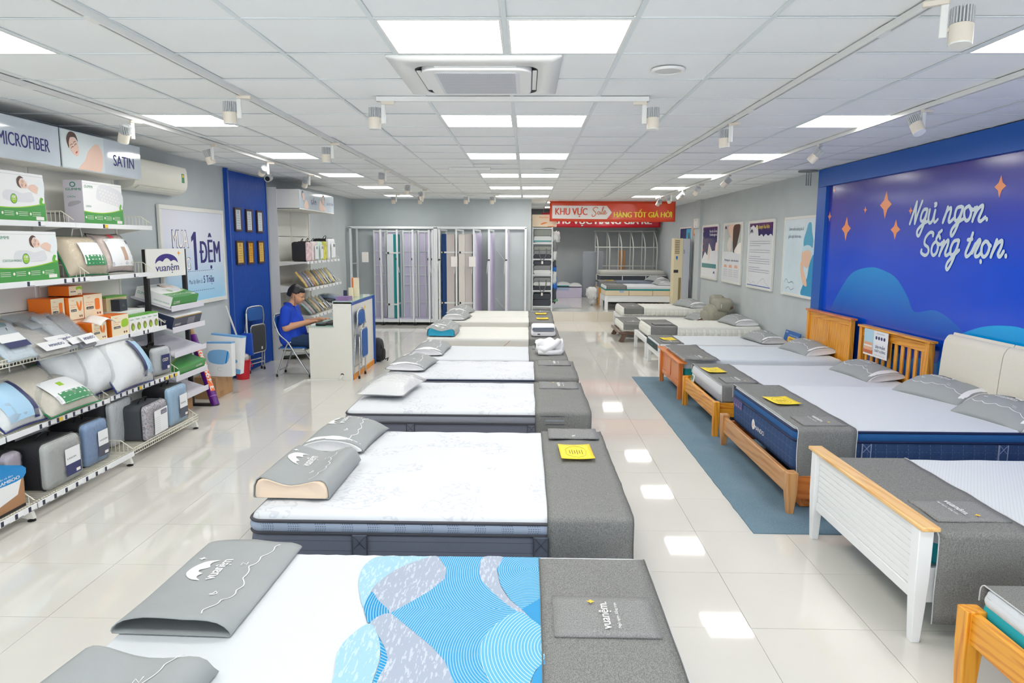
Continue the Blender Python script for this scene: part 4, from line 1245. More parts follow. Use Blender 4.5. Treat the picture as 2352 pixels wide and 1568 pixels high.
# --- R6 yellow pine bed with slatted headboard
t = thing('wooden_bed', 'yellow pine bed with low foot rail and slatted headboard', 'bed', (2.9, 7.55, 0))
for y in (6.875, 8.235): tleg(t, 1.90, y, 0.358, 0.062, w_pinez, 0.9)
MB(t).box(1.885, 1.92, 6.90, 8.21, 0.185, 0.342).build('foot_rail', w_pine, t, bevel=0.004)
for y in (6.92, 8.19): MB(t).box(1.93, 3.93, y-0.015, y+0.015, 0.19, 0.335).build('side_rail', w_pinex, t, bevel=0.003)
slats(t, 1.97, 3.9, 6.94, 8.17, 0.33, w_pine)
for y in (6.85, 8.22): MB(t).box(3.91, 3.975, y-0.033, y+0.033, 0.0, 0.965).build('headboard_post', w_pinez, t, bevel=0.004)
MB(t).box(3.90, 3.985, 6.79, 8.28, 0.965, 0.988).build('headboard_cap', w_pine, t, bevel=0.004)
MB(t).box(3.93, 3.96, 6.87, 8.2, 0.865, 0.955).build('headboard_rail', w_pine, t, bevel=0.003)
MB(t).box(3.93, 3.96, 6.87, 8.2, 0.47, 0.54).build('headboard_rail', w_pine, t, bevel=0.003)
for k in range(10):
    y = 6.955+k*0.1285
    MB(t).box(3.938, 3.953, y-0.027, y+0.027, 0.54, 0.865).build('headboard_slat', w_pinez, t, bevel=0.002)
m_gband = M('pale_grey_band', (168, 174, 184), 0.8, bump=(400, 0.3))
B = mattress('white mattress with pale grey border on the slatted yellow pine bed', 1.955, 3.9, 6.95, 8.19, 0.335, 0.505, [(0, 0.55, m_gband, 0.004), (0.55, 1, m_fab, 0.006)], m_fab, r=0.06, R=0.035)
MB(B).obox((1.945, 8.06, 0.36), (0.006, 0.12, 0.09), Matrix.Rotation(0.2, 3, 'Y')).build('swing_tag', M('tag_white', (232, 238, 236), 0.5), B)
MB(B).lathe([(0.028, 0), (0.028, 0.002)], (1.936, 8.07, 0.37), Matrix.Rotation(-PI/2+0.2, 3, 'Y'), 14).build('tag_emblem', M('tag_green', (60, 150, 130), 0.5), B)
runner('grey runner over the near side of the yellow pine bed', 1.965, 2.385, 6.925, 8.195, 0.508, 0.165, 0.1, (7.02, 7.30), True, wr=0.006, trim=m_trimw)
price_card('yellow price card on the runner of the slatted pine bed', 2.08, 7.70, 0.522, 0.08, 0.2, 0.32)
pillow('grey covered pillow against the slatted headboard', 3.70, 7.60, 0.51, 0.12, 'soft', 0.44, 0.76, 0.14, flip=True, seed=23, tilty=-0.1)
# sign taped on the headboard
t = thing('product_sign', 'white product sign with bed photo on the slatted headboard', 'sign', (3.90, 7.82, 0.67))
MB(t).box(3.893, 3.898, 7.555, 8.085, 0.67, 0.965).build('board', M('sign_white', (240, 242, 246), 0.35), t)
fs = lambda u, v: Vector((3.8915, 8.085-u, 0.67+v))
def rect(a, b, c, d): return [(a, c), (b, c), (b, d), (a, d)]
MB(t).poly(rect(0.005, 0.22, 0.07, 0.29), fs).build('photo_sky', M('print_sky', (178, 214, 232), 0.5), t)
MB(t).poly(rect(0.005, 0.22, 0.02, 0.07), fs).build('photo_floor', M('print_orange', (206, 110, 70), 0.5), t)
MB(t).poly(rect(0.02, 0.20, 0.06, 0.15), lambda u, v: fs(u, v)+Vector((-0.001, 0, 0))).build('photo_bed', M('print_peach', (236, 176, 140), 0.5), t)
MB(t).poly(rect(0.02, 0.20, 0.10, 0.118), lambda u, v: fs(u, v)+Vector((-0.0018, 0, 0))).build('photo_sheet', M('print_white', (245, 240, 236), 0.5), t)
mb = MB(t)
mb.text('SẢN PHẨM', fs, 0.27, 0.48, 0.105, 0.150, 0.012).text('CHẤT LƯỢNG', fs, 0.255, 0.50, 0.055, 0.102, 0.012).text('GIƯỜNG GỖ AMANDO', fs, 0.29, 0.46, 0.262, 0.276)
for k in range(4): MB(t).poly([(0.285+k*0.058+0.02*math.cos(a*PI/8), 0.218+0.02*math.sin(a*PI/8)) for a in range(16)], fs).build('icon_print', M('navy_ink', (40, 44, 110), 0.5), t)
mb.build('lettering', M('navy_ink', (40, 44, 110), 0.5), t)
MB(t).text('CAM KẾT CHẤT LƯỢNG 100%', fs, 0.26, 0.49, 0.022, 0.034).build('slogan', M('print_orange'), t)
# --- R5 orange pine panel bed
t = thing('wooden_bed', 'orange pine bed with panelled footboard and tall panelled headboard', 'bed', (2.9, 9.1, 0))
for y in (8.53, 9.70): tleg(t, 1.90, y, 0.465, 0.06, w_orz, 0.9)
MB(t).box(1.85, 1.95, 8.42, 9.82, 0.465, 0.486).build('footboard_cap', w_or, t, bevel=0.005)
MB(t).box(1.89, 1.915, 8.56, 9.67, 0.42, 0.465).build('footboard_rail', w_or, t, bevel=0.003)
MB(t).box(1.89, 1.915, 8.56, 9.67, 0.14, 0.205).build('footboard_rail', w_or, t, bevel=0.003)
MB(t).box(1.89, 1.915, 9.085, 9.145, 0.205, 0.42).build('footboard_stile', w_orz, t, bevel=0.003)
for a, b in ((8.56, 9.085), (9.145, 9.67)): MB(t).box(1.898, 1.908, a, b, 0.2, 0.425).build('footboard_panel', w_orz, t)
for y in (8.535, 9.69): MB(t).box(1.93, 3.92, y-0.015, y+0.015, 0.17, 0.31).build('side_rail', w_pinex, t, bevel=0.003)
slats(t, 1.96, 3.9, 8.55, 9.68, 0.30, w_or)
for y in (8.505, 9.775): MB(t).box(3.91, 3.965, y-0.03, y+0.03, 0.0, 1.005).build('headboard_post', w_pinez, t, bevel=0.004)
MB(t).box(3.895, 3.98, 8.45, 9.83, 1.005, 1.03).build('headboard_cap', w_or, t, bevel=0.005)
MB(t).box(3.925, 3.95, 8.53, 9.75, 0.93, 1.005).build('headboard_rail', w_pine, t, bevel=0.003)
MB(t).box(3.925, 3.95, 9.11, 9.16, 0.3, 0.93).build('headboard_stile', w_pinez, t, bevel=0.003)
for a, b in ((8.53, 9.11), (9.16, 9.75)): MB(t).box(3.932, 3.944, a, b, 0.3, 0.935).build('headboard_panel', w_pinez, t)
m_cool = M('cool_white_knit', (214, 222, 227), 0.85, bump=(200, 0.3))
mattress('cool white mattress with teal base on the orange pine bed', 1.935, 3.9, 8.53, 9.70, 0.305, 0.51, [(0, 0.55, m_teal, 0.003), (0.55, 1, m_cool, 0.012)], m_cool, r=0.07, R=0.05)
runner('crumpled grey runner on the orange pine bed', 1.915, 2.335, 8.36, 9.58, 0.517, 0.0, 0.0, (8.38, 8.68), True, wr=0.014, trim=m_trimw)
pillow('grey covered pillow below the tall orange headboard', 3.70, 9.22, 0.515, 0.15, 'soft', 0.44, 0.72, 0.15, flip=True, seed=24, tilty=-0.1)
# --- R4 white framed bed with dark label
def white_frame(label, x0, x1, y0, y1, zr, name='white_bed'):
    t = thing(name, label, 'bed', ((x0+x1)/2, (y0+y1)/2, 0))
    for x in (x0+0.035, x1-0.035):
        for y in (y0+0.035, y1-0.035): tleg(t, x, y, zr-0.005, 0.06, m_wpaint, 0.85)
    MB(t).box(x0+0.02, x0+0.05, y0+0.06, y1-0.06, zr-0.10, zr-0.005).build('end_rail', m_wpaint, t, bevel=0.003)
    MB(t).box(x1-0.05, x1-0.02, y0+0.06, y1-0.06, zr-0.10, zr-0.005).build('end_rail', m_wpaint, t, bevel=0.003)
    for y in (y0+0.035, y1-0.035): MB(t).box(x0+0.06, x1-0.06, y-0.014, y+0.014, zr-0.10, zr-0.005).build('side_rail', m_wpaint, t, bevel=0.003)
    slats(t, x0+0.06, x1-0.06, y0+0.05, y1-0.05, zr-0.002, m_wpaint)
    return t
white_frame('white bed frame under the white mattress with dark green label side', 1.985, 3.93, 10.38, 11.42, 0.30)
B = mattress('white mattress with dark label end between the orange bed and the ribbed mattress', 1.985, 3.93, 10.40, 11.42, 0.30, 0.42, [(0, 1, m_cool, 0.004)], m_fab, r=0.05, R=0.02)
MB(B).box(1.972, 1.98, 10.48, 11.40, 0.305, 0.395).build('label_panel', M('label_green_black', (36, 60, 66), 0.6), B)
MB(B).text('G gummi', lambda u, v: Vector((1.9705, -u, v)), -11.02, -10.85, 0.335, 0.362, 0.01).build('label_print', M('bright_green', (60, 200, 130), 0.6), B)
runner('grey runner on the white mattress with the dark label end', 2.0, 2.36, 10.42, 11.41, 0.422, 0.05, 0.05, (10.46, 10.70), True)
price_card('yellow price card on the runner beside the dark label mattress', 2.21, 10.86, 0.436, 0.08, 0.2, 0.32)
pillow('grey covered pillow beside the blue and yellow price stand', 3.68, 10.85, 0.425, 0.15, 'soft', 0.44, 0.72, 0.15, flip=True, seed=25)
# price stand
t = thing('price_stand', 'small blue price stand with yellow price panel against the wall', 'price stand', (3.95, 10.42, 0.425))
MB(t).prism([(3.955, 0.43), (3.99, 0.615)], lambda u, v: (u, 10.15, v), lambda u, v: (u, 10.72, v)) if False else None
MB(t).add([(3.93, 10.73, 0.424), (3.93, 10.15, 0.424), (3.975, 10.15, 0.62), (3.975, 10.73, 0.62), (3.94, 10.73, 0.424), (3.94, 10.15, 0.424), (3.985, 10.15, 0.62), (3.985, 10.73, 0.62)], [(0, 1, 2, 3), (4, 7, 6, 5), (0, 4, 5, 1), (1, 5, 6, 2), (2, 6, 7, 3), (3, 7, 4, 0)]).build('board', M('price_blue', (30, 100, 176), 0.4), t)
fq = lambda u, v: Vector((3.9285+v*0.2296, 10.73-u, 0.424+v))
MB(t).poly(rrect(0.16, 0.56, 0.015, 0.115, 0.02), lambda u, v: fq(u, v)).build('yellow_panel', M('price_yellow', (250, 196, 40), 0.5), t)
MB(t).text('GIẢM TỚI', lambda u, v: fq(u, v)+Vector((-0.001, 0, 0)), 0.22, 0.50, 0.068, 0.105, 0.01).text('1.399.000', lambda u, v: fq(u, v)+Vector((-0.001, 0, 0)), 0.19, 0.53, 0.022, 0.060, 0.01).build('lettering', M('navy_ink'), t)
MB(t).text('vuanem', fq, 0.02, 0.12, 0.16, 0.178).text('ÊM RỘNG NGỦ NGON', fq, 0.19, 0.52, 0.128, 0.15).build('headline', m_print, t)
# --- R3 ribbed mattress
white_frame('white bed frame under the nearer ribbed mattress', 2.0, 3.98, 11.73, 12.96, 0.335)
m_rib = M('ribbed_white', (226, 226, 220), 0.85, bump=(250, 0.2))
def ribside(name):
    def fn(nt, x, y, z): return [(None, (236, 236, 228)), ((((x+y)/0.098).fract()).lt(0.07), (208, 208, 198)), ((z/0.07).fract().lt(0.07), (214, 214, 204))]
    return xmat(name, fn, 0.85, 0.3, (lambda nt, x, y, z: (((x+y)/0.098).fract()-0.5).abs()*-1.0, 0.8, 0.02))
m_ribside = ribside('ribbed_side')
mattress('thick white ribbed mattress, nearer of two, against the right wall', 2.08, 4.0, 11.86, 12.92, 0.335, 0.515, [(0, 1, m_ribside, 0.012)], m_rib, quilt='rib', qs=(0.098, 1), qa=0.008, r=0.08, R=0.04, step=0.024)
runner('grey runner on the nearer ribbed mattress', 2.12, 2.56, 11.85, 12.92, 0.515, 0.14, 0.1, (11.95, 12.25), True)
pillow('grey covered pillow on the nearer ribbed mattress by the wall', 3.72, 12.35, 0.515, 0.18, 'soft', 0.46, 0.72, 0.16, flip=True, seed=26)
# --- R2 walnut low bed
t = thing('wooden_bed', 'low walnut bed with splayed legs between the ribbed mattresses', 'bed', (2.85, 14.15, 0))
for y, dy in ((13.62, -0.10), (14.72, 0.10)):
    for x, dx in ((1.93, -0.09), (3.7, 0.06)):
        MB(t).bar((x+dx, y+dy*0.5, 0.0), (x, y, 0.17), 0.09, 0.05, (0, 1, 0)).build('leg', w_wal, t)
MB(t).box(1.80, 1.87, 13.58, 14.80, 0.15, 0.20).build('end_rail', w_wal, t, bevel=0.006)
for y in (13.60, 14.78): MB(t).box(1.86, 3.8, y-0.02, y+0.02, 0.15, 0.20).build('side_rail', w_walx, t, bevel=0.005)
slats(t, 1.87, 3.8, 13.62, 14.76, 0.205, w_wal)
mattress('thin white mattress on the low walnut bed', 1.87, 3.8, 13.62, 14.78, 0.207, 0.36, [(0, 1, m_ribside, 0.01)], m_rib, r=0.06, R=0.04)
runner('grey runner on the low walnut bed', 1.90, 2.30, 13.61, 14.78, 0.362, 0.12, 0.1, (13.68, 13.96), True)
pillow('grey covered pillow on the low walnut bed beside the folded floor chair', 3.55, 14.30, 0.362, 0.2, 'soft', 0.44, 0.7, 0.15, flip=True, seed=27)
# --- R1 far ribbed mattress
white_frame('white bed frame under the farther ribbed mattress', 2.0, 3.98, 14.95, 16.1, 0.37)
mattress('thick white ribbed mattress, farther of two, below the first poster', 2.04, 3.88, 14.96, 16.1, 0.37, 0.545, [(0, 1, m_ribside, 0.012)], m_rib, quilt='rib', qs=(0.098, 1), qa=0.008, r=0.08, R=0.04, step=0.024)
runner('grey runner on the farther ribbed mattress', 2.09, 2.50, 14.95, 16.1, 0.545, 0.13, 0.1, (15.05, 15.35), True)
pillow('grey covered pillow with white opening on the farther ribbed mattress', 3.58, 15.4, 0.545, 0.3, 'soft', 0.46, 0.8, 0.17, flip=True, seed=28)
# --- floor chair with khaki cushions, folded on the walnut bed
t = thing('floor_chair', 'khaki tufted floor chair on a walnut folding frame beside the wall', 'floor chair', (3.72, 13.75, 0.36))
m_khaki = M('khaki_linen', (158, 156, 142), 0.9, bump=(120, 0.3), var=(30, 0.05))
def blob(mb, c, r, sq=2.6, seed=0.0, n=14, amp=0.05):
    def f(a, b):
        th = 2*PI*a; ph = PI*(b-0.5)
        def sp(q, e): return math.copysign(abs(q)**e, q)
        e = 2/sq
        x = sp(math.cos(ph), e)*sp(math.cos(th), e); y = sp(math.cos(ph), e)*sp(math.sin(th), e); z = sp(math.sin(ph), e)
        k = 1+amp*noise.noise((x*3+seed, y*3, z*3))+0.3*amp*noise.noise((x*9+seed, y*9, z*9))
        return Vector(c)+Vector((x*r[0]*k, y*r[1]*k, z*r[2]*k))
    return mb.grid(n*2, n, f, wu=True)
for nm, c, r in (('seat_cushion', (3.70, 13.72, 0.56), (0.20, 0.36, 0.18)), ('back_cushion', (3.78, 13.60, 0.74), (0.17, 0.30, 0.13)), ('head_cushion', (3.80, 14.05, 0.79), (0.12, 0.22, 0.11)), ('front_roll', (3.58, 13.80, 0.50), (0.12, 0.30, 0.12))):
    blob(MB(t), c, r, 3.6, c[1], 14, 0.10).build(nm, m_khaki, t, smooth='all')
MB(t).bar((3.35, 13.95, 0.36), (3.90, 13.28, 0.72), 0.02, 0.045).build('frame_arm', w_wal, t)
MB(t).bar((3.40, 14.25, 0.36), (3.96, 13.62, 0.74), 0.02, 0.045).build('frame_arm', w_wal, t)
MB(t).box(3.685, 3.69, 13.285, 13.30, 0.70, 0.78).build('care_tag', m_print, t)
# ================================================================ left hand shelving and goods
m_shelf = M('shelf_cream', (232, 231, 224), 0.45)
m_lip = M('price_strip', (238, 240, 242), 0.3)
m_tagd = M('tag_dark', (52, 54, 74), 0.6)
m_tagm = M('tag_mid', (120, 124, 140), 0.6)
m_tagw = M('tag_white2', (244, 245, 246), 0.5)
m_tagy = M('tag_yellow', (246, 208, 60), 0.5)
m_wire = M('wire_cream', (232, 228, 214), 0.4)
m_rubber = M('rubber_black', (26, 26, 28), 0.6)
m_navyink = M('navy_print', (34, 36, 116), 0.5)
def side_fence(T, y, xb, xf, z, h=0.10):
    top = [(xb, y, z+h), (xf-0.10, y, z+h), (xf-0.005, y, z+0.03)]
    mb = MB(T).tube(top, 0.004, 6)
    n = max(4, int((xf-xb)/0.035))
    for k in range(n):
        x = xb+(xf-xb-0.01)*k/n
        hh = h if x < xf-0.10 else h-(h-0.03)*(x-xf+0.10)/0.095
        mb.tube([(x, y, z), (x, y, z+hh)], 0.0028, 5, cap=False)
    mb.build('side_guard', m_wire, T)
def shelf_level(T, y0, y1, xf, z, xb=-4.08, wire=False, tags=(), fence=True, lip=0.042, tilt=0.0, front_wire=False):
    """z: top of the front price strip"""
    zs = z-0.012
    if wire:
        mb = MB(T)
        n = int((y1-y0)/0.026)
        for k in range(n): mb.tube([(xb, y0+(y1-y0)*(k+0.5)/n, zs+tilt), (xf-0.01, y0+(y1-y0)*(k+0.5)/n, zs)], 0.003, 5, cap=False)
        for x in (xb+0.1, (xb+xf)/2, xf-0.05): mb.tube([(x, y0, zs-0.004+tilt*(xf-x)/(xf-xb)), (x, y1, zs-0.004+tilt*(xf-x)/(xf-xb))], 0.004, 5)
        sh = mb.build('wire_shelf', m_wire, T)
    else:
        sh = MB(T).add([(xb, y0, zs+tilt), (xf, y0, zs), (xf, y1, zs), (xb, y1, zs+tilt), (xb, y0, zs+tilt-0.022), (xf, y0, zs-0.022), (xf, y1, zs-0.022), (xb, y1, zs+tilt-0.022)],
                       [(0, 1, 2, 3), (4, 7, 6, 5), (0, 4, 5, 1), (1, 5, 6, 2), (2, 6, 7, 3), (3, 7, 4, 0)]).build('shelf_board', m_shelf, T)
    if front_wire:
        mb = MB(T)
        for zz in (z-0.03, z, z+0.025): mb.tube([(xf, y0, zz), (xf, y1, zz)], 0.0035, 5)
        for k in range(36): mb.tube([(xf, y0+(y1-y0)*k/35, z-0.03), (xf, y0+(y1-y0)*k/35, z+0.025)], 0.0025, 4, cap=False)
        mb.build('front_guard', m_wire, T)
    else:
        lp = MB(T).box(xf-0.004, xf+0.006, y0+0.004, y1-0.004, z-lip, z).build('price_strip', m_lip, sh, bevel=0.002)
        lp.location = (0, 0, 0)
        for y, c in tags:
            tg = MB(T).box(xf+0.0062, xf+0.0078, y, y+0.024, z-lip+0.004, z-0.004).build('price_tag', m_tagd, sh)
            MB(T).box(xf+0.0062, xf+0.0078, y+0.026, y+(0.075 if c != 'y' else 0.07), z-lip+0.008, z-0.006).build('price_tag', m_tagy if c == 'y' else m_tagw, sh)
            MB(T).box(xf+0.0062, xf+0.0082, y+0.026, y+0.075, z-lip+0.004, z-lip+0.0065).build('price_tag', m_tagm, sh)
    for y in (y0+0.004, y1-0.004):
        MB(T).prism([(xb, zs+tilt), (xf-0.06, zs), (xf-0.06, zs-0.02), (xb, zs-0.075)], lambda u, v: (u, y-0.0015, v), lambda u, v: (u, y+0.0015, v)).build('bracket', m_shelf, T)
    if fence: side_fence(T, y1-0.01, xb+0.02, xf, z-0.008)
def gondola(label, y0, y1, levels, top=2.5):
    t = thing('shelving_bay', label, 'shelving', (-3.75, (y0+y1)/2, 0), 0, 'cream shelving bays on the left wall')
    n = 6
    zz = [0.1, 0.55, 0.95, 1.35, 1.75, 2.15, 2.78]
    for k in range(n): MB(t).box(-4.115, -4.095, y0+0.025, y1-0.025, zz[k]+0.003, zz[k+1]-0.003).build('back_panel', m_shelf, t)
    for y in (y0+0.0125, y1-0.0125): MB(t).box(-4.135, -4.085, y-0.0124, y+0.0124, 0.0, 2.8).build('upright', m_shelf, t)
    for a in levels: shelf_level(t, y0, y1, **a)
    # base foot
    for y in (y1-0.02,):
        MB(t).prism([(-4.08, 0.10), (-3.40, 0.085), (-3.38, 0.02), (-3.43, 0.02), (-3.5, 0.035), (-4.08, 0.03)], lambda u, v: (u, y-0.015, v), lambda u, v: (u, y+0.015, v)).build('base_leg', m_shelf, t)
        MB(t).lathe([(0.026, 0), (0.026, 0.008), (0.01, 0.014), (0.008, 0.03)], (-3.405, y, 0), n=12).build('levelling_foot', m_rubber, t)
    return t
def tg(y0, y1, n, ys=()): return [(y0+(y1-y0)*k/max(1, n-1), 'y' if k in ys else 'w') for k in range(n)]
GA = gondola('cream shelving bay at the left picture edge, only its base end in view', 3.37, 4.57, [dict(xf=-3.375, z=0.125, wire=True, tags=tg(4.1, 4.48, 4)), dict(xf=-3.55, z=0.59, wire=True)])
GB = gondola('cream shelving bay under the MICROFIBER sign', 4.58, 5.78, [
    dict(xf=-3.375, z=0.125, wire=True, tags=tg(4.62, 5.35, 7)), dict(xf=-3.55, z=0.592, wire=True, tags=tg(4.9, 5.66, 9, (2,))),
    dict(xf=-3.66, z=1.06, wire=True, front_wire=True, tilt=0.05), dict(xf=-3.63, z=1.625, tags=[(5.02, 'w'), (5.43, 'w'), (5.53, 'w'), (5.60, 'w'), (5.67, 'w')]), dict(xf=-3.725, z=2.065, tags=[(5.33, 'w')])])
GC = gondola('cream shelving bay under the SATIN sign', 5.79, 6.99, [
    dict(xf=-3.385, z=0.12, wire=True, front_wire=True), dict(xf=-3.55, z=0.60, wire=True, tags=tg(5.83, 6.86, 12, (4, 9, 10, 11))),
    dict(xf=-3.655, z=1.075, tags=[(6.3, 'w'), (6.55, 'w'), (6.62, 'w')]), dict(xf=-3.745, z=1.612, tags=[(5.84, 'w'), (6.2, 'w'), (6.62, 'w')]), dict(xf=-3.735, z=2.065, tags=[(6.17, 'y')])])
# header signs
m_sign = M('sign_gloss', (208, 218, 228), 0.08, coat=0.6, var=(1.6, 0.12))
m_hdback = M('sign_back', (222, 222, 214), 0.5)
def header(T, y0, y1, x=-3.80, z0=2.515, z1=2.825):
    MB(T).box(-4.09, x-0.006, y0+0.004, y1-0.004, z0-0.004, z0+0.012).build('sign_shelf', m_shelf, T)
    s = MB(T).box(x-0.006, x, y0+0.003, y1-0.003, z0, z1).build('header_sign', m_sign, T)
    MB(T).box(-4.09, x-0.006, y1-0.012, y1-0.004, z0, z1).build('sign_side', m_hdback, T)
    return s
skin = M('print_skin', (238, 204, 186), 0.4); hair = M('print_hair', (92, 66, 58), 0.4); lip = M('print_lip', (206, 96, 104), 0.4); pale = M('print_pale', (236, 242, 244), 0.4)
white_p = M('print_white', 0 or (245, 245, 245), 0.4)
def lay(fn, d, n): return lambda u, v: fn(u, v)+Vector(n)*d
def ell(cx, cy, a, b, rot=0.0, n=22):
    c, s_ = math.cos(rot), math.sin(rot)
    return [(cx+a*math.cos(2*PI*k/n)*c-b*math.sin(2*PI*k/n)*s_, cy+a*math.cos(2*PI*k/n)*s_+b*math.sin(2*PI*k/n)*c) for k in range(n)]
def sm(pts, n=4): return [tuple(q) for q in catmull(pts, n)]
def lady(T, P, fn, n, x, y, s, rot=0.9, d=0.0006):
    """printed portrait of a reclining woman, flat shapes"""
    c, sn = math.cos(rot), math.sin(rot)
    def tr(pts): return [(x+s*(a*c-b*sn), y+s*(a*sn+b*c)) for a, b in pts]
    MB(T).poly(tr(sm([(-0.45, 0.25), (-0.35, 0.72), (0.1, 0.92), (0.5, 0.65), (0.48, 0.2), (0.35, 0.5), (0.0, 0.62), (-0.3, 0.4)])), lay(fn, d*1.0, n)).build('photo_hair', hair, P)
    MB(T).poly(tr(sm([(-0.36, 0.35), (-0.30, -0.15), (0.0, -0.42), (0.30, -0.15), (0.36, 0.35), (0.1, 0.62), (-0.1, 0.62)])), lay(fn, d*2, n)).build('photo_face', skin, P)
    mb = MB(T)
    mb.stroke(tr([(-0.26, 0.16), (-0.16, 0.2), (-0.06, 0.15)]), 0.035*s, lay(fn, d*3, n), 2).stroke(tr([(0.06, 0.15), (0.16, 0.2), (0.26, 0.16)]), 0.035*s, lay(fn, d*3, n), 2)
    mb.stroke(tr([(-0.28, 0.30), (-0.15, 0.34), (-0.05, 0.29)]), 0.03*s, lay(fn, d*3, n), 2).stroke(tr([(0.05, 0.29), (0.15, 0.34), (0.28, 0.30)]), 0.03*s, lay(fn, d*3, n), 2)
    mb.build('photo_eyes', hair, P)
    MB(T).poly(tr(ell(0, -0.2, 0.11, 0.045)), lay(fn, d*3, n)).build('photo_lips', lip, P)
NX_ = (1, 0, 0)
s = header(GB, 4.58, 5.778)
f = lambda u, v: Vector((-3.799, u, v))
MB(GB).text('MICROFIBER', f, 5.10, 5.655, 2.61, 2.708, 0.02).build('lettering', m_navyink, s)
MB(GB).poly(sm([(4.99, 2.58), (5.045, 2.63), (5.05, 2.70), (5.0, 2.76), (4.93, 2.72), (4.93, 2.6)]), lay(f, 0.0005, NX_)).build('photo_hair', M('print_brown', (150, 104, 76), 0.4), s)
s = header(GC, 5.792, 6.985)
MB(GC).poly([(5.80, 2.52), (6.38, 2.52), (6.38, 2.82), (5.80, 2.82)], lay(f, 0.0003, NX_)).build('photo_background', M('print_mist', (222, 232, 234), 0.12, coat=0.5), s)
MB(GC).poly(sm([(6.0, 2.52), (6.1, 2.60), (6.15, 2.68), (6.28, 2.76), (6.36, 2.68), (6.34, 2.56), (6.30, 2.522), (6.1, 2.522)]), lay(f, 0.0008, NX_)).build('photo_shoulder', skin, s)
lady(GC, s, f, NX_, 5.97, 2.68, 0.155, 0.55, 0.0012)
MB(GC).text('SATIN', f, 6.52, 6.86, 2.60, 2.70, 0.02).build('lettering', m_navyink, s)
# --------------------------------------------------------------- boxed goods
m_gw = M('box_white', (242, 243, 243), 0.35); m_gg = M('box_green', (76, 158, 80), 0.35); m_gl = M('box_lime', (160, 206, 50), 0.35); m_gside = M('box_lilac_grey', (206, 202, 212), 0.4)
m_gtext = M('box_green_text', (60, 140, 110), 0.4); m_pillowp = M('print_pillow', (226, 228, 232), 0.4)
m_leaf = M('print_leaf', (104, 186, 66), 0.4)
def green_art(T, P, fn, n, W, H, photo=True, d=0.0006, small=False):
    MB(T).poly([(0, 0), (W, 0)]+[(W*(1-k/10), H*(0.30+0.10*(1-k/10)**2-0.07*math.sin(PI*k/10)*0.6)) for k in range(11)], lay(fn, d, n)).build('green_band', m_gg, P)
    mb = MB(T)
    mb.stroke([(W*(k/10), H*(0.305+0.10*(k/10)**2-0.042*math.sin(PI*k/10))) for k in range(11)], H*0.018, lay(fn, d*1.6, n), 2).build('lime_line', m_gl, P)
    MB(T).text('GUMMI', lay(fn, d*1.5, n), W*0.04, W*0.24, H*0.84, H*0.90).build('brand_print', m_gtext, P)
    mb = MB(T)
    for k in range(4):
        for r in range(3): mb.poly([(W*(0.07+0.23*k), H*(0.20-0.035*r)), (W*(0.22+0.23*k), H*(0.20-0.035*r)), (W*(0.22+0.23*k), H*(0.208-0.035*r)), (W*(0.07+0.23*k), H*(0.208-0.035*r))], lay(fn, d*2, n))
        mb.poly(ell(W*(0.04+0.23*k), H*0.17, W*0.016, H*0.03, n=10), lay(fn, d*2, n))
    mb.build('small_print', white_p, P)
    MB(T).poly([(W*0.82, H*0.05), (W*0.96, H*0.05), (W*0.96, H*0.12), (W*0.82, H*0.12)], lay(fn, d*2, n)).build('code_panel', white_p, P)
    MB(T).poly(sm([(W*0.90, H*0.42), (W*0.93, H*0.52), (W*0.97, H*0.50), (W*0.95, H*0.42), (W*0.99, H*0.38), (W*0.93, H*0.36)]), lay(fn, d*2, n)).build('leaf_print', m_leaf, P)
    if photo:
        MB(T).poly(sm([(W*0.30, H*0.55), (W*0.36, H*0.62), (W*0.50, H*0.62), (W*0.62, H*0.58), (W*0.76, H*0.62), (W*0.80, H*0.54), (W*0.79, H*0.42), (W*0.5, H*0.40), (W*0.32, H*0.44)]), lay(fn, d*1.2, n)).build('pillow_print', m_pillowp, P)
        MB(T).poly(sm([(W*0.72, H*0.70), (W*0.80, H*0.78), (W*0.92, H*0.74), (W*0.97, H*0.62), (W*0.84, H*0.60)]), lay(fn, d*1.4, n)).build('photo_neck', skin, P)
        MB(T).poly(sm([(W*0.84, H*0.80), (W*0.99, H*0.92), (W*0.99, H*0.56), (W*0.88, H*0.60), (W*0.90, H*0.72)]), lay(fn, d*1.7, n)).build('photo_shirt', pale, P)
        lady(T, P, lay(fn, d*0.8, n), n, W*0.66, H*0.76, H*0.24, 1.25, d)
        MB(T).poly(ell(W*0.47, H*0.46, W*0.055, W*0.058), lay(fn, d*2.4, n)).build('badge_ring', m_gtext, P)
        MB(T).poly(ell(W*0.47, H*0.46, W*0.048, W*0.05), lay(fn, d*3, n)).build('badge', m_gl, P)
        MB(T).text('100', lay(fn, d*3.6, n), W*0.44, W*0.50, H*0.47, H*0.52, 0.03).text('CAO SU', lay(fn, d*3.6, n), W*0.44, W*0.50, H*0.435, H*0.458, 0.02).build('badge_print', white_p, P)
    else:
        MB(T).poly(sm([(W*0.32, H*0.62), (W*0.40, H*0.92), (W*0.62, H*0.95), (W*0.99, H*0.80), (W*0.99, H*0.45), (W*0.8, H*0.48), (W*0.5, H*0.55)]), lay(fn, d*1.2, n)).build('pillow_print', m_pillowp, P)
        mb = MB(T)
        for i in range(7):
            for j in range(4): mb.poly(ell(W*(0.40+0.075*i+0.02*j), H*(0.86-0.085*j-0.02*i), W*0.018, H*0.022, n=8), lay(fn, d*1.8, n))
        mb.build('pillow_knobs', white_p, P)
        MB(T).text('OREN', lay(fn, d*1.5, n), W*0.05, W*0.18, H*0.40, H*0.445).build('name_print', m_gtext, P)
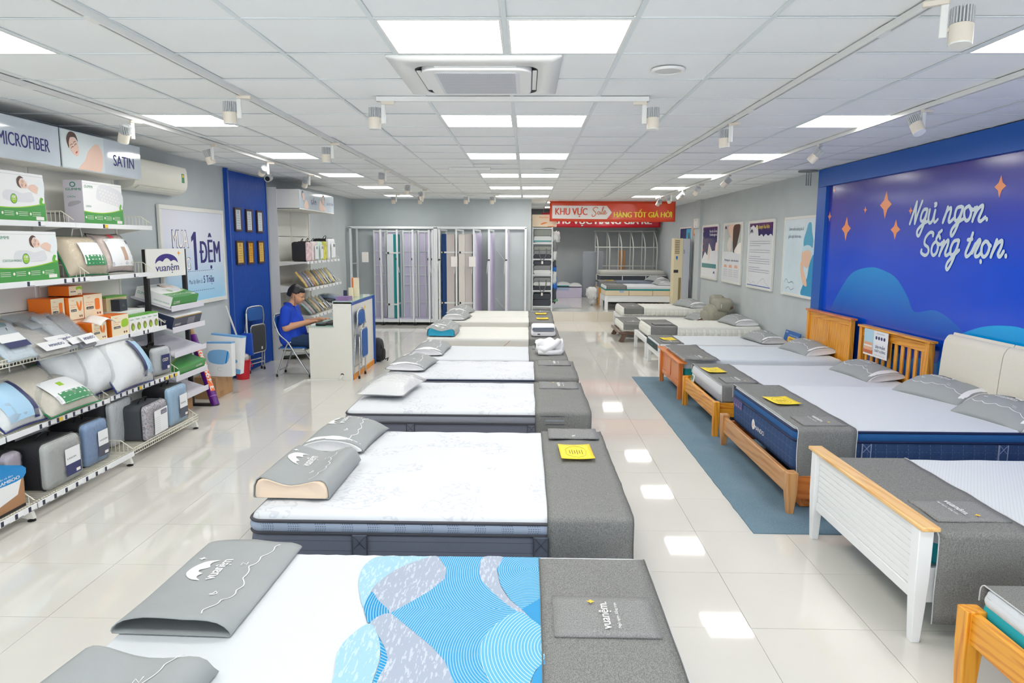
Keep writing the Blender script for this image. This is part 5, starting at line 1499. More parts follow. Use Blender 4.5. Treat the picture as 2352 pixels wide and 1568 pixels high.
def box_thing(name, label, x0, x1, y0, y1, z0, z1, mat, cat='box', group=None, lid=True):
    t = thing(name, label, cat, ((x0+x1)/2, (y0+y1)/2, z0), 0, group)
    MB(t).box(x0, x1, y0, y1, z0, z1).build('carton', mat, t, bevel=0.002, seg=1)
    if lid: MB(t).box(x0+0.0, x1+0.0003, y0-0.0003, y1+0.0003, z1-0.022, z1-0.0205).build('lid_seam', M('seam_grey', (170, 170, 170), 0.6), t)
    return t
# top shelf
zt = 2.054
t = box_thing('pillow_box', 'white and green pillow box with sleeping woman on the top shelf', -3.96, -3.765, 4.86, 5.49, zt, 2.42, m_gw)
green_art(t, t, lambda u, v: Vector((-3.7645, 4.86+u, zt+v)), NX_, 0.63, 0.366)
t = box_thing('pillow_box', 'white and green pillow box with knobbly pillow and grey side on the top shelf', -3.93, -3.765, 5.975, 6.555, zt, 2.425, m_gw)
green_art(t, t, lambda u, v: Vector((-3.7645, 5.975+u, zt+v)), NX_, 0.58, 0.371, False)
fy = lambda u, v: Vector((-3.93+u, 5.9745, zt+v))
MB(t).box(-3.93, -3.765, 5.9745, 5.976, zt, 2.425).build('side_panel', m_gside, t)
ny = (0, -1, 0)
MB(t).text('GUMMI', lay(fy, 0.001, ny), 0.02, 0.15, 0.285, 0.305, 0.02).text('OREN', lay(fy, 0.001, ny), 0.03, 0.10, 0.225, 0.24).build('side_print', m_gtext, t)
MB(t).poly(ell(0.083, 0.335, 0.026, 0.022), lay(fy, 0.001, ny)).build('side_emblem', m_gtext, t)
MB(t).poly(ell(0.083, 0.335, 0.017, 0.014), lay(fy, 0.0014, ny)).build('side_emblem_core', m_gside, t)
MB(t).poly(sm([(0.03, 0.16), (0.05, 0.19), (0.13, 0.20), (0.14, 0.18), (0.05, 0.15)]), lay(fy, 0.001, ny)).build('side_picture', M('print_grey', (176, 174, 182), 0.5), t)
# fourth shelf
zt = 1.614
t = box_thing('pillow_box', 'white and green contour pillow box on the shelf below the top one', -3.90, -3.70, 4.82, 5.49, zt, 1.985, m_gw)
green_art(t, t, lambda u, v: Vector((-3.6995, 4.82+u, zt+v)), NX_, 0.67, 0.371)
MB(t).text('CONTOUR MASSAGE', lambda u, v: Vector((-3.6985, u, v)), 4.90, 5.09, 1.765, 1.782).build('name_print', m_gtext, t)
# --------------------------------------------------------------- bagged pillows (lying shapes tipped up against the shelf back)
def bag_pillow(name, label, x, y, z, w, l, h, lean, mat, edge=None, card=None, rz=0.0, seed=1, handle=None, cat='bagged pillow', text=None, zb=0.0, plastic=True):
    """w: upright size, l: width along the wall, h: thickness; lean from lying flat (0) to upright (pi/2)"""
    t = thing(name, label, cat, (x, y, z), rz)
    t.rotation_euler = (0, lean, rz)
    lens_shape(w, l, h, 2.8, 0.5, seed, 0.008).build('pillow', mat, t, smooth='all')
    if plastic: lens_shape(w*1.05, l*1.05, h*1.12, 3.2, 0.45, seed+5, 0.012, -h*0.05).build('plastic_bag', m_plastic, t, smooth='all')
    if edge:
        ew, el = w*1.05/2, l*1.05/2
        pts = [(a*ew*(1-0.06*(1-b*b)), b*el*(1-0.06*(1-a*a)), h*0.26) for a, b in [(-1+2*k/8, -1) for k in range(8)]+[(1, -1+2*k/8) for k in range(8)]+[(1-2*k/8, 1) for k in range(8)]+[(-1, 1-2*k/8) for k in range(8)]]
        MB().tube(pts, 0.006, 6, True).build('bag_edging', edge, t)
    def top(a, b): 
        u, v = a/(w/2), b/(l/2)
        return h*0.28+h*0.80*((1-abs(u)**2.8)*(1-abs(v)**2.8))**0.5
    if card:
        for (a0, a1, b0, b1, cm, nm) in card:
            MB().grid(7, 7, lambda p, q: Vector((-(a0+(a1-a0)*p)*w, (b0+(b1-b0)*q)*l, top((a0+(a1-a0)*p)*w, (b0+(b1-b0)*q)*l)+0.008))).build(nm, cm, t, smooth='all')
    if text:
        for s_, b0, b1, a0, a1, cm in text:
            MB().text(s_, lambda u, v: Vector((-v*w, u*l, top(v*w, u*l)+0.012)), b0, b1, a0, a1, 0.015).build('bag_print', cm, t)
    if handle:
        MB().tube([(-w*0.42, -l*0.14, h*0.7), (-w*0.58, -l*0.10, h*0.9), (-w*0.60, l*0.10, h*0.9), (-w*0.42, l*0.14, h*0.7)], 0.006, 6).build('bag_handle', handle, t, smooth='all')
    return t
m_cardw = M('card_white', (240, 242, 244), 0.4); m_cardn = M('card_navy', (44, 52, 104), 0.4); m_cardg = M('card_green', (44, 140, 84), 0.4); m_cardd = M('card_slate', (80, 84, 100), 0.4); m_cardl = M('card_sky', (168, 208, 236), 0.4)
m_greenedge = M('green_edging', (20, 130, 74), 0.5); m_navyedge = M('navy_edging', (30, 46, 120), 0.5); m_blackedge = M('black_edging', (30, 30, 34), 0.5)
m_beigef = M('beige_latex', (226, 206, 170), 0.7, bump=(60, 0.2)); m_creamf = M('cream_latex', (226, 218, 200), 0.8, bump=(120, 0.5)); m_whitef = M('white_fill', (246, 249, 251), 0.85, bump=(50, 0.3)); m_pinkf = M('blush_cotton', (232, 210, 200), 0.8); m_greyf = M('grey_cotton', (214, 218, 222), 0.85, bump=(20, 0.5)); m_handle = M('clear_handle', (226, 228, 224), 0.3)
bag_pillow('bagged_pillow', 'beige latex pillow in plastic with green label on the fourth shelf', -3.87, 5.97, 1.775, 0.36, 0.52, 0.14, 1.15, m_beigef, m_greenedge, [(-0.32, 0.2, -0.25, 0.3, m_cardw, 'label_card'), (-0.36, -0.12, -0.22, 0.38, m_cardg, 'label_band')], handle=m_handle, seed=2)
bag_pillow('bagged_quilt', 'white and blush bedding bag with grey strap on the fourth shelf', -3.87, 6.42, 1.79, 0.36, 0.46, 0.14, 1.2, m_pinkf, m_blackedge, [(-0.42, 0.28, -0.36, 0.4, m_cardw, 'label_card'), (-0.30, 0.05, -0.02, 0.12, M('print_tan', (190, 160, 140), 0.5), 'label_photo'), (0.14, 0.24, 0.26, 0.40, m_cardn, 'label_band'), (0.3, 0.42, -0.2, -0.05, M('print_red', (200, 70, 80), 0.5), 'red_patch')], cat='bagged quilt', seed=3)
mb = MB(); T_ = bpy.data.objects[-1] if False else None
t = thing('bag_strap', 'dark grey carrying strap folded over the white bedding bag', 'strap', (-3.80, 6.45, 1.82))
MB(t).tube([(-3.86, 6.36, 1.955), (-3.80, 6.38, 1.93), (-3.765, 6.46, 1.80), (-3.775, 6.53, 1.90), (-3.84, 6.55, 1.95)], 0.012, 6).build('strap', M('strap_grey', (82, 84, 88), 0.7), t, smooth='all')
# third shelf, bay B: flat bagged sheets leaning
def flat_bag(label, x, y, z, w, l, lean, mat, card, rz=0.0, seed=1, th=0.045, txt=None, name='bedding_pack', low=None):
    t = thing(name, label, 'bedding pack', (x, y, z), rz); t.rotation_euler = (0, lean, rz)
    MB().grid(12, 10, lambda a, b: Vector((-w/2+w*a, -l/2+l*b, th*(0.6+0.4*math.sin(PI*a)*math.sin(PI*b))+0.008*noise.noise((a*5+seed, b*5, seed))))).build('folded_sheet', mat, t, smooth='all', solid=th*0.6)
    MB().grid(14, 12, lambda a, b: Vector((-w*0.53+w*1.06*a, -l*0.53+l*1.06*b, th*(0.75+0.5*math.sin(PI*a)*math.sin(PI*b))+0.012*noise.noise((a*7+seed, b*7, seed+3))))).build('plastic_sleeve', m_plastic, t, smooth='all')
    for (a0, a1, b0, b1, cm) in card:
        MB().grid(5, 5, lambda p, q: Vector(((a0+(a1-a0)*p)*w, (b0+(b1-b0)*q)*l, th*1.42))).build('label_card', cm, t)
    if txt: MB().text(txt[0], lambda u, v: Vector((-v*w, u*l, th*1.45)), txt[1], txt[2], txt[3], txt[4], 0.01).build('label_print', m_navyink, t)
    return t
m_sheetb = M('sheet_pale_blue', (206, 222, 234), 0.7); m_sheetg = M('sheet_grey', (126, 132, 142), 0.7, bump=(30, 0.3)); m_sheets = M('sheet_silver', (176, 184, 192), 0.7); m_sheett = M('sheet_taupe', (190, 186, 182), 0.7)
flat_bag('pale blue bedding pack with navy label band, leftmost on the third shelf', -3.78, 4.97, 1.175, 0.34, 0.34, 0.75, m_sheetb, [(-0.1, 0.12, -0.42, 0.3, m_cardw), (0.12, 0.28, -0.35, 0.3, m_cardn)], seed=1)
flat_bag('grey patterned bedding pack with white label reading AMANDO, front one', -3.76, 5.25, 1.145, 0.34, 0.32, 0.62, m_sheett, [(0.22, 0.5, -0.45, 0.45, m_cardw)], seed=2, txt=('AMANDO', -0.2, 0.35, -0.40, -0.32))
flat_bag('dark grey bedding pack behind the AMANDO label packs', -3.80, 5.40, 1.17, 0.34, 0.32, 0.68, m_sheetg, [(0.2, 0.48, -0.45, 0.45, m_cardw)], seed=3, txt=('AMANDO', -0.1, 0.4, -0.38, -0.30))
flat_bag('silver bedding pack standing tilted beside the orange boxes', -3.78, 5.52, 1.18, 0.36, 0.26, 0.80, m_sheets, [(0.3, 0.48, -0.4, 0.4, m_cardw)], 0.12, 4)
flat_bag('slate grey bedding pack at the right end of the wire shelf', -3.76, 5.66, 1.17, 0.36, 0.24, 0.80, m_sheetg, [(0.24, 0.5, -0.48, 0.48, m_cardw)], 0.12, 5, txt=('AMANDO', -0.35, 0.4, -0.40, -0.32))
flat_bag('small clear bedding pack piled behind the grey packs', -3.93, 5.45, 1.27, 0.26, 0.34, 0.35, m_sheets, [], 0.0, 6)
t = thing('bedding_pack', 'teal zipped bedding case at the back of the third shelf', 'bedding pack', (-3.93, 4.98, 1.115))
MB().box(-0.10, 0.08, -0.12, 0.12, 0.0, 0.2).build('case', M('case_teal', (112, 140, 148), 0.6), t, bevel=0.03, seg=3)
MB().tube([(0.09, -0.05, 0.16), (0.12, -0.03, 0.13), (0.12, 0.05, 0.13), (0.09, 0.07, 0.16)], 0.008, 6).build('handle', m_rubber, t)
# third shelf, bay C: orange and white cartons
m_or = M('carton_orange', (238, 118, 24), 0.4); m_crm = M('carton_cream', (246, 232, 200), 0.4); m_orp = M('print_shoe_orange', (244, 130, 40), 0.4); m_blk = M('print_black', (44, 42, 42), 0.4)
def orange_box(label, x0, x1, y0, y1, z0, z1, art, tagt):
    t = box_thing('orange_carton', label, x0, x1, y0, y1, z0, z1, m_or, 'carton', 'orange and cream foot care cartons', False)
    fn = lambda u, v: Vector((x1+0.0004, y0+u, z0+v))
    W, H = y1-y0, z1-z0
    MB(t).poly([(0.002, 0.002), (W-0.002, 0.002), (W-0.002, H-0.002), (0.002, H-0.002)], lay(fn, 0.0003, NX_)).build('front_panel', m_crm, t)
    MB(t).poly(rrect(W*0.12, W*0.50, H*0.36, H*0.47, H*0.03, 3), lay(fn, 0.0008, NX_)).build('name_plate', m_blk, t)
    MB(t).text(tagt, lay(fn, 0.0012, NX_), W*0.16, W*0.46, H*0.385, H*0.445, 0.02).build('name_print', white_p, t)
    MB(t).text('healU', lay(fn, 0.0008, NX_), W*0.20, W*0.36, H*0.84, H*0.89).text('Thảo dược', lay(fn, 0.0008, NX_), W*0.10, W*0.52, H*0.62, H*0.69).text('tự nhiên', lay(fn, 0.0008, NX_), W*0.10, W*0.40, H*0.52, H*0.59).build('orange_print', m_orp, t)
    if art == 'shoe':
        for dx in (0.62, 0.80): MB(t).poly(ell(W*dx, H*0.60, W*0.07, H*0.24, (0.35 if dx < 0.7 else -0.2)), lay(fn, 0.0008, NX_)).build('picture', m_orp, t)
    elif art == 'cushion': MB(t).poly(sm([(W*0.58, H*0.40), (W*0.94, H*0.44), (W*0.92, H*0.76), (W*0.6, H*0.72)], 3), lay(fn, 0.0008, NX_)).build('picture', m_gl, t)
    elif art == 'mask': MB(t).poly(sm([(W*0.55, H*0.85), (W*0.95, H*0.85), (W*0.95, H*0.55), (W*0.75, H*0.66), (W*0.57, H*0.55)]), lay(fn, 0.0008, NX_)).build('picture', m_gl, t)
    else: MB(t).poly(rrect(W*0.58, W*0.84, H*0.30, H*0.80, W*0.07), lay(fn, 0.0008, NX_)).build('picture', m_orp, t)
    mb = MB(t)
    for k in range(2): mb.poly(ell(W*(0.70+0.13*k), H*0.14, W*0.045, H*0.055, n=12), lay(fn, 0.0008, NX_))
    mb.build('seal_print', M('print_brown2', (130, 80, 60), 0.5), t)
    return t
z3 = 1.064
orange_box('orange carton with slipper picture, back row left', -4.06, -3.85, 5.80, 5.995, z3+0.185, z3+0.375, 'shoe', 'BÀN CHÂN')
orange_box('orange carton with knee pad picture, back row right', -4.06, -3.85, 6.0, 6.27, z3+0.185, z3+0.385, 'pad', 'ĐẦU GỐI')
orange_box('plain orange carton standing leftmost in the back row', -4.07, -3.88, 5.62, 5.79, z3+0.185, z3+0.38, 'pad', 'CỔ')
orange_box('small orange carton with eye mask picture on top of the others', -4.06, -3.88, 5.86, 6.04, z3+0.386, z3+0.47, 'mask', 'MẮT')
orange_box('large orange carton below the slipper carton, back row', -4.07, -3.86, 5.81, 6.26, z3, z3+0.183, 'pad', 'LƯNG')
orange_box('orange carton left in the front row under a curled white sheet', -3.855, -3.70, 5.85, 6.06, z3, z3+0.155, 'shoe', 'BỤNG')
orange_box('orange carton with green cushion picture in the front row', -3.855, -3.69, 6.115, 6.39, z3, z3+0.19, 'cushion', 'LƯNG')
t = thing('paper_sheet', 'white curled paper sheet lying over an orange carton', 'paper', (-3.72, 6.0, z3+0.158))
MB(t).grid(12, 5, lambda a, b: Vector((-3.80+0.16*b, 5.88+0.24*a, z3+0.165+0.045*math.sin(PI*a)-0.03*b*b))).build('sheet', white_p, t, smooth='all', solid=0.001)
def small_box(label, x0, x1, y0, y1, z0, z1, body, top, art, txt, name='herb_carton', grp='white and green herb pillow cartons'):
    t = box_thing(name, label, x0, x1, y0, y1, z0, z1, body, 'carton', grp, False)
    fn = lambda u, v: Vector((x1+0.0004, y0+u, z0+v)); W, H = y1-y0, z1-z0
    if top: MB(t).box(x0, x1+0.0004, y0-0.0004, y1+0.0004, z1-0.012, z1+0.0005).build('lid', top, t)
    if art: MB(t).poly(ell(W*0.55, H*0.33, W*0.32, H*0.24), lay(fn, 0.0006, NX_)).build('picture', M('print_olive', (140, 140, 70), 0.5), t); MB(t).poly(ell(W*0.6, H*0.27, W*0.16, H*0.13), lay(fn, 0.0012, NX_)).build('picture_core', m_gl, t)
    if txt: MB(t).text(txt, lay(fn, 0.0006, NX_), W*0.12, W*0.75, H*0.70, H*0.82).build('name_print', m_gg, t)
    return t
for k, (a, lb) in enumerate(((6.415, 'leftmost'), (6.52, 'second'), (6.625, 'third'), (6.73, 'fourth'), (6.835, 'rightmost'))):
    small_box('white and green herb carton with oval picture, %s in the front row' % lb, -3.80, -3.70, a, a+0.10, z3, z3+0.155, m_gw, m_leaf, True, 'Hapaku')
for k, (a, lb) in enumerate(((6.44, 'left'), (6.60, 'middle'), (6.76, 'right'))):
    small_box('plain white herb carton lying in the back row, %s one' % lb, -4.02, -3.82, a, a+0.155, z3, z3+0.19, m_gw, None, False, 'Hapaku')
small_box('green and kraft herb carton stacked at the back', -4.06, -3.93, 6.46, 6.80, z3+0.191, z3+0.33, M('carton_kraft', (222, 206, 160), 0.5), m_leaf, False, 'GỐI THẢO DƯỢC', 'kraft_carton', None)
t = box_thing('gift_box', 'small navy gift box standing on the white cartons', -3.94, -3.845, 6.53, 6.655, z3+0.191, z3+0.30, M('box_navy_black', (44, 52, 66), 0.4), 'box', None, False)
MB(t).text('W', lambda u, v: Vector((-3.844, u, v)), 6.58, 6.60, z3+0.25, z3+0.258).text('AMANDO', lambda u, v: Vector((-3.844, u, v)), 6.565, 6.615, z3+0.236, z3+0.243).build('gilt_print', M('gilt', (190, 170, 120), 0.4), t)
# second shelf
z2 = 0.592
bag_pillow('bagged_pillow', 'white pillow in blue edged bag with sky blue label, leftmost on the second shelf', -3.74, 4.80, z2+0.13, 0.40, 0.40, 0.14, 0.75, m_whitef, m_navyedge, [(-0.45, 0.3, -0.4, 0.15, m_cardl, 'label_card'), (-0.48, 0.35, 0.16, 0.30, m_cardn, 'label_band')], seed=11)
GP = [(-3.70, 5.28, 0.105, 0.55, 'front one'), (-3.79, 5.13, 0.17, 0.85, 'second'), (-3.88, 5.05, 0.20, 1.0, 'third'), (-3.97, 4.99, 0.22, 1.15, 'rearmost')]
for i, (x, y, dz, ln, lb) in enumerate(GP):
    bag_pillow('bagged_pillow', 'cream latex pillow in a green edged clear bag, %s' % lb, x, y, z2+dz, 0.40, 0.58, 0.12, ln, m_creamf, m_greenedge, [(-0.42, 0.18, -0.3, 0.38, m_cardw, 'label_card'), (-0.44, -0.2, -0.22, 0.40, m_cardg, 'label_band'), (-0.05, 0.06, -0.05, 0.05, m_gl, 'label_badge')] if i == 0 else None, handle=m_handle, seed=12+i)
WP = [(-3.68, 6.12, 0.20, 1.0, 'front one with blue label'), (-3.78, 5.88, 0.22, 1.1, 'second one'), (-3.88, 5.66, 0.23, 1.2, 'third one, mostly hidden')]
for i, (x, y, dz, ln, lb) in enumerate(WP):
    bag_pillow('bagged_pillow', 'plump white pillow in a navy edged clear bag, %s' % lb, x, y, z2+dz, 0.46, 0.58 if i == 0 else 0.5, 0.20, ln, m_whitef, m_navyedge, [(-0.44, 0.34, 0.06, 0.14, m_cardn, 'label_band'), (-0.4, 0.30, 0.14, 0.36, m_cardl, 'label_card'), (-0.44, 0.34, 0.36, 0.43, m_cardn, 'label_band')] if i == 0 else None, seed=20+i)
bag_pillow('bagged_pillow', 'silver pillow in plastic behind the plump white pillows', -3.95, 6.25, z2+0.24, 0.40, 0.5, 0.12, 1.2, m_greyf, m_navyedge, None, seed=25)
# zipped quilt bags
m_bagb = M('bag_black', (34, 35, 40), 0.55, bump=(60, 0.2)); m_bagg = M('bag_slate', (72, 76, 82), 0.6)
m_film = plastic_mat('bag_film', a=0.05, rough=0.04)
def zip_bag(label, x1, y0, y1, z0, z1, d, mat, side, card='lagom', film=True, rz=0.0, txt='LAGOM', name='quilt_bag', handle=True, window=False):
    t = thing(name, label, 'quilt bag', (x1-d/2, (y0+y1)/2, z0), rz)
    W, H = y1-y0, z1-z0
    pr = rrect(-W/2, W/2, 0, H, 0.045, 6)
    def ringp(x, s_, sx=0): return [Vector((x, p[0]*s_, H/2+(p[1]-H/2)*s_)) for p in pr]
    n = len(pr)
    st = [(-d/2, 0.93), (-d/2+0.03, 1.0), (d/2-0.05, 1.0), (d/2-0.035, 0.995)]
    mb = MB(); vs = []
    for x, s_ in st: vs += ringp(x, s_)
    mb.add(vs, [(i*n+k, i*n+(k+1) % n, (i+1)*n+(k+1) % n, (i+1)*n+k) for i in range(len(st)-1) for k in range(n)]+[tuple(range(n))]).build('bag_sides', side, t, smooth=True)
    mb = MB(); vs = []
    st = [(d/2-0.05, 0.985), (d/2-0.012, 0.975), (d/2+0.003, 0.94), (d/2+0.008, 0.7), (d/2+0.010, 0.35)]
    for q, (x, s_) in enumerate(st):
        for p in ringp(x, s_): vs.append(p+Vector((0.006*noise.noise((p.y*12+y0*5, p.z*12, 2.0)), 0, 0)) if q > 1 else p)
    mb.add(vs, [(i*n+k, i*n+(k+1) % n, (i+1)*n+(k+1) % n, (i+1)*n+k) for i in range(len(st)-1) for k in range(n)]+[tuple(range((len(st)-1)*n, len(st)*n))]).build('folded_quilt', mat, t, smooth='all')
    if film:
        mb = MB(); vs = []
        st = [(d/2-0.037, 0.998), (d/2+0.003, 0.988), (d/2+0.014, 0.955), (d/2+0.018, 0.7), (d/2+0.019, 0.4)]
        for q, (x, s_) in enumerate(st):
            for p in ringp(x, s_): vs.append(p+Vector((0.006*noise.noise((p.y*9+y0, p.z*15, 5.0)), 0, 0)) if q > 1 else p)
        mb.add(vs, [(i*n+k, i*n+(k+1) % n, (i+1)*n+(k+1) % n, (i+1)*n+k) for i in range(len(st)-1) for k in range(n)]+[tuple(range((len(st)-1)*n, len(st)*n))]).build('clear_front', m_film, t, smooth='all')
    MB().tube(ringp(d/2-0.036, 1.0), 0.0065, 6, True).build('piping', m_blackedge, t, smooth='all')
    if handle:
        MB().tube([(0.0, -W*0.16, H*0.99), (0.02, -W*0.15, H+0.035), (0.03, 0, H+0.05), (0.02, W*0.15, H+0.035), (0.0, W*0.16, H*0.99)], 0.006, 6).build('handle', m_rubber, t, smooth='all')
    if card:
        xx = d/2+0.0245
        fn = lambda u, v: Vector((xx, u, v))
        if card == 'lagom':
            a, b, c_, e = -0.02*W, 0.40*W, 0.14*H, 0.74*H
            MB().poly([(a, c_), (b, c_), (b, e), (a, e)], fn).build('label_card', m_cardw, t)
            MB().poly([(a, c_), (b, c_), (b, c_+(e-c_)*0.42), (a, c_+(e-c_)*0.42)], lay(fn, 0.0006, NX_)).build('label_band', m_cardn if 'grey' in label else m_cardd, t)
            MB().text(txt, lay(fn, 0.0006, NX_), a+0.02, a+0.02+0.10, c_+(e-c_)*0.60, c_+(e-c_)*0.66, 0.01).build('label_print', M('print_black'), t)
            MB().poly([(b-0.06, c_+0.012), (b-0.012, c_+0.012), (b-0.012, c_+0.035), (b-0.06, c_+0.035)], lay(fn, 0.0012, NX_)).build('code_panel', white_p, t)
        elif card == 'comfort':
            MB().poly([(-0.22*W, 0.10*H), (0.40*W, 0.10*H), (0.42*W, 0.78*H), (-0.20*W, 0.78*H)], fn).build('label_card', m_cardw, t)
            MB().poly(rrect(0.10*W, 0.38*W, 0.60*H, 0.73*H, 0.008, 3), lay(fn, 0.0006, NX_)).build('label_band', m_cardn, t)
            MB().text('ALL SEASON', lay(fn, 0.0012, NX_), 0.12*W, 0.36*W, 0.675*H, 0.71*H, 0.01).text('COMFORT', lay(fn, 0.0012, NX_), 0.12*W, 0.36*W, 0.62*H, 0.66*H, 0.02).build('label_print', white_p, t)
            mb = MB()
            for k in range(7): mb.poly([(-0.18*W, (0.2+0.06*k)*H), (0.06*W, (0.2+0.06*k)*H), (0.06*W, (0.207+0.06*k)*H), (-0.18*W, (0.207+0.06*k)*H)], lay(fn, 0.0006, NX_))
            mb.build('small_print', M('print_grey'), t)
        elif card == 'cozy':
            MB().poly([(-0.10*W, 0.18*H), (0.36*W, 0.18*H), (0.36*W, 0.72*H), (-0.10*W, 0.72*H)], fn).build('label_card', m_cardn, t)
            MB().text('COZY', lay(fn, 0.0006, NX_), -0.06*W, 0.28*W, 0.48*H, 0.59*H, 0.03).build('label_print', m_crm, t)
            MB().poly([(0.20*W, 0.2*H), (0.33*W, 0.2*H), (0.33*W, 0.30*H), (0.20*W, 0.30*H)], lay(fn, 0.0006, NX_)).build('code_panel', white_p, t)
    return t
zip_bag('black quilt bag with COZY label on the second shelf', -3.63, 6.68, 6.96, z2+0.005, 0.875, 0.24, m_greyf, m_bagb, 'cozy', rz=-0.1)
zip_bag('dark clear quilt bag left of the COZY bag', -3.78, 6.43, 6.66, z2+0.005, 0.87, 0.22, M('quilt_dark', (70, 76, 88), 0.8), m_bagb, None)
m_qgrey = M('quilt_pale_grey', (190, 192, 190), 0.85, bump=(18, 0.5)); m_qblue = M('quilt_blue', (134, 164, 204), 0.85, bump=(18, 0.5)); m_qsky = M('quilt_sky', (170, 204, 232), 0.85, bump=(14, 0.4)); m_qlil = M('quilt_lilac', (206, 196, 210), 0.85, bump=(18, 0.5))
def _marb(nt, x, y, z):
    n = noise_node(nt, 7.0, None, 2)
    s = (n*9.0).fract()
    return [(None, (196, 194, 200)), (s.lt(0.25), (150, 146, 156)), ((n*9.0+0.3).fract().lt(0.05), (170, 80, 76))]
m_marb = xmat('quilt_marbled', _marb, 0.8)
zb_ = 0.118
zip_bag('black quilt bag with pale grey quilt and LAGOM label, nearest on the bottom shelf', -3.45, 4.78, 5.19, zb_, 0.465, 0.30, m_qgrey, m_bagb)
zip_bag('black quilt bag with blue quilt and LAGOM label on the bottom shelf', -3.50, 5.31, 5.63, zb_, 0.47, 0.28, m_qblue, m_bagb)
zip_bag('lilac quilt in a black bag mostly hidden behind the nearest quilt bag', -3.60, 4.60, 4.76, zb_, 0.45, 0.30, m_qlil, m_bagb, None)
zip_bag('black bag with silver quilt at the back of the bottom shelf', -3.80, 5.02, 5.40, zb_, 0.50, 0.20, m_greyf, m_bagb, None)
zip_bag('slate quilt bag with marbled quilt and white ALL SEASON COMFORT label', -3.43, 6.06, 6.48, zb_, 0.44, 0.26, m_marb, m_bagg, 'comfort', rz=0.05)
zip_bag('slate quilt bag with silver quilt behind the comfort label bag', -3.62, 5.85, 6.22, zb_, 0.52, 0.26, m_greyf, m_bagg, None, rz=0.05)
zip_bag('black bag with sky blue quilt and white label, rightmost on the bottom shelf', -3.46, 6.56, 6.93, zb_, 0.50, 0.26, m_qsky, m_bagb, txt='SOULMATE')
# box on the bottom shelf of the nearest bay
t = box_thing('protector_box', 'blue topped mattress protector box reading BAMBOO at the left edge', -3.66, -3.425, 4.16, 4.535, 0.118, 0.40, m_gw, 'box', None, False)
fn = lambda u, v: Vector((-3.4245, u, v))
MB(t).box(-3.661, -3.4235, 4.159, 4.5365, 0.378, 0.4015).build('lid', M('box_blue', (22, 140, 210), 0.4), t)
MB(t).poly(sm([(4.24, 0.4), (4.26, 0.335), (4.30, 0.318), (4.5349, 0.318), (4.5349, 0.40)], 3), lay(fn, 0.0006, NX_)).build('title_panel', M('box_blue'), t)
MB(t).text('BAMBOO', lay(fn, 0.0012, NX_), 4.30, 4.50, 0.325, 0.347, 0.02).text('Bảo vệ đệm', lay(fn, 0.0012, NX_), 4.31, 4.44, 0.355, 0.372).build('title_print', white_p, t)
MB(t).poly([(4.16, 0.118), (4.535, 0.118), (4.535, 0.36), (4.47, 0.22), (4.16, 0.165)], lay(fn, 0.0004, NX_)).build('wood_print', M('print_wood', (176, 130, 92), 0.5), t)
MB(t).poly([(4.16, 0.118), (4.535, 0.118), (4.535, 0.14), (4.16, 0.135)], lay(fn, 0.0008, NX_)).build('foot_print', M('print_black'), t)
# ================================================================ stand with umbrella sign, goods around it
m_black = M('stand_black', (34, 34, 36), 0.45)
m_tray = M('tray_white', (226, 224, 234), 0.35)
t = thing('display_stand', 'black display stand with sloping white trays and umbrella logo sign', 'display stand', (-3.9, 7.56, 0))
for y in (7.17, 7.98): MB(t).box(-3.945, -3.90, y-0.022, y+0.022, 0.03, 1.83).build('post', m_black, t, bevel=0.003)
for y in (7.17, 7.98): MB(t).box(-4.12, -3.68, y-0.03, y+0.03, 0.0, 0.03).build('foot', m_black, t, bevel=0.003)
MB(t).box(-3.94, -3.91, 7.17, 7.98, 0.06, 0.10).build('cross_bar', m_black, t)
TR = [1.215, 0.99, 0.725, 0.47, 0.24]
def tray_fn(zf, dz=0.13): return lambda x: zf+dz*(-3.70-x)/0.42
for zf in TR:
    g_ = tray_fn(zf)
    MB(t).prism([(-4.12, g_(-4.12)), (-3.70, zf), (-3.70, zf-0.015), (-4.12, g_(-4.12)-0.015)], lambda u, v: (u, 7.20, v), lambda u, v: (u, 7.93, v)).build('tray', m_tray, t)
    MB(t).box(-3.70, -3.692, 7.20, 7.93, zf-0.03, zf+0.03).build('tray_lip', m_tray, t, bevel=0.003)
sg = MB(t).box(-3.90, -3.885, 7.13, 7.94, 1.535, 1.835).build('sign_board', M('sign_matt_white', (240, 240, 236), 0.4), t, bevel=0.003)
fs = lambda u, v: Vector((-3.8845, u, v))
mb = MB(t); umbrella(mb, fs, 7.53, 1.672, 0.125); 
mb2 = MB(t)
_v = mb.v; mb.v = []
for q in _v: mb.v.append(Vector((q.x, 7.53+(q.y-7.53)*1.95, 1.68+(q.z-1.672)*0.82)))
mb.build('logo_umbrella', M('logo_indigo', (44, 34, 132), 0.4), sg)
MB(t).text('vuanệm', fs, 7.29, 7.79, 1.572, 1.672, 0.015).build('logo_text', m_navyink, sg)
MB(t).poly(star4(7.80, 1.785, 0.07, 0.062), fs).build('logo_star', M('logo_orange', (250, 170, 40), 0.4), sg)
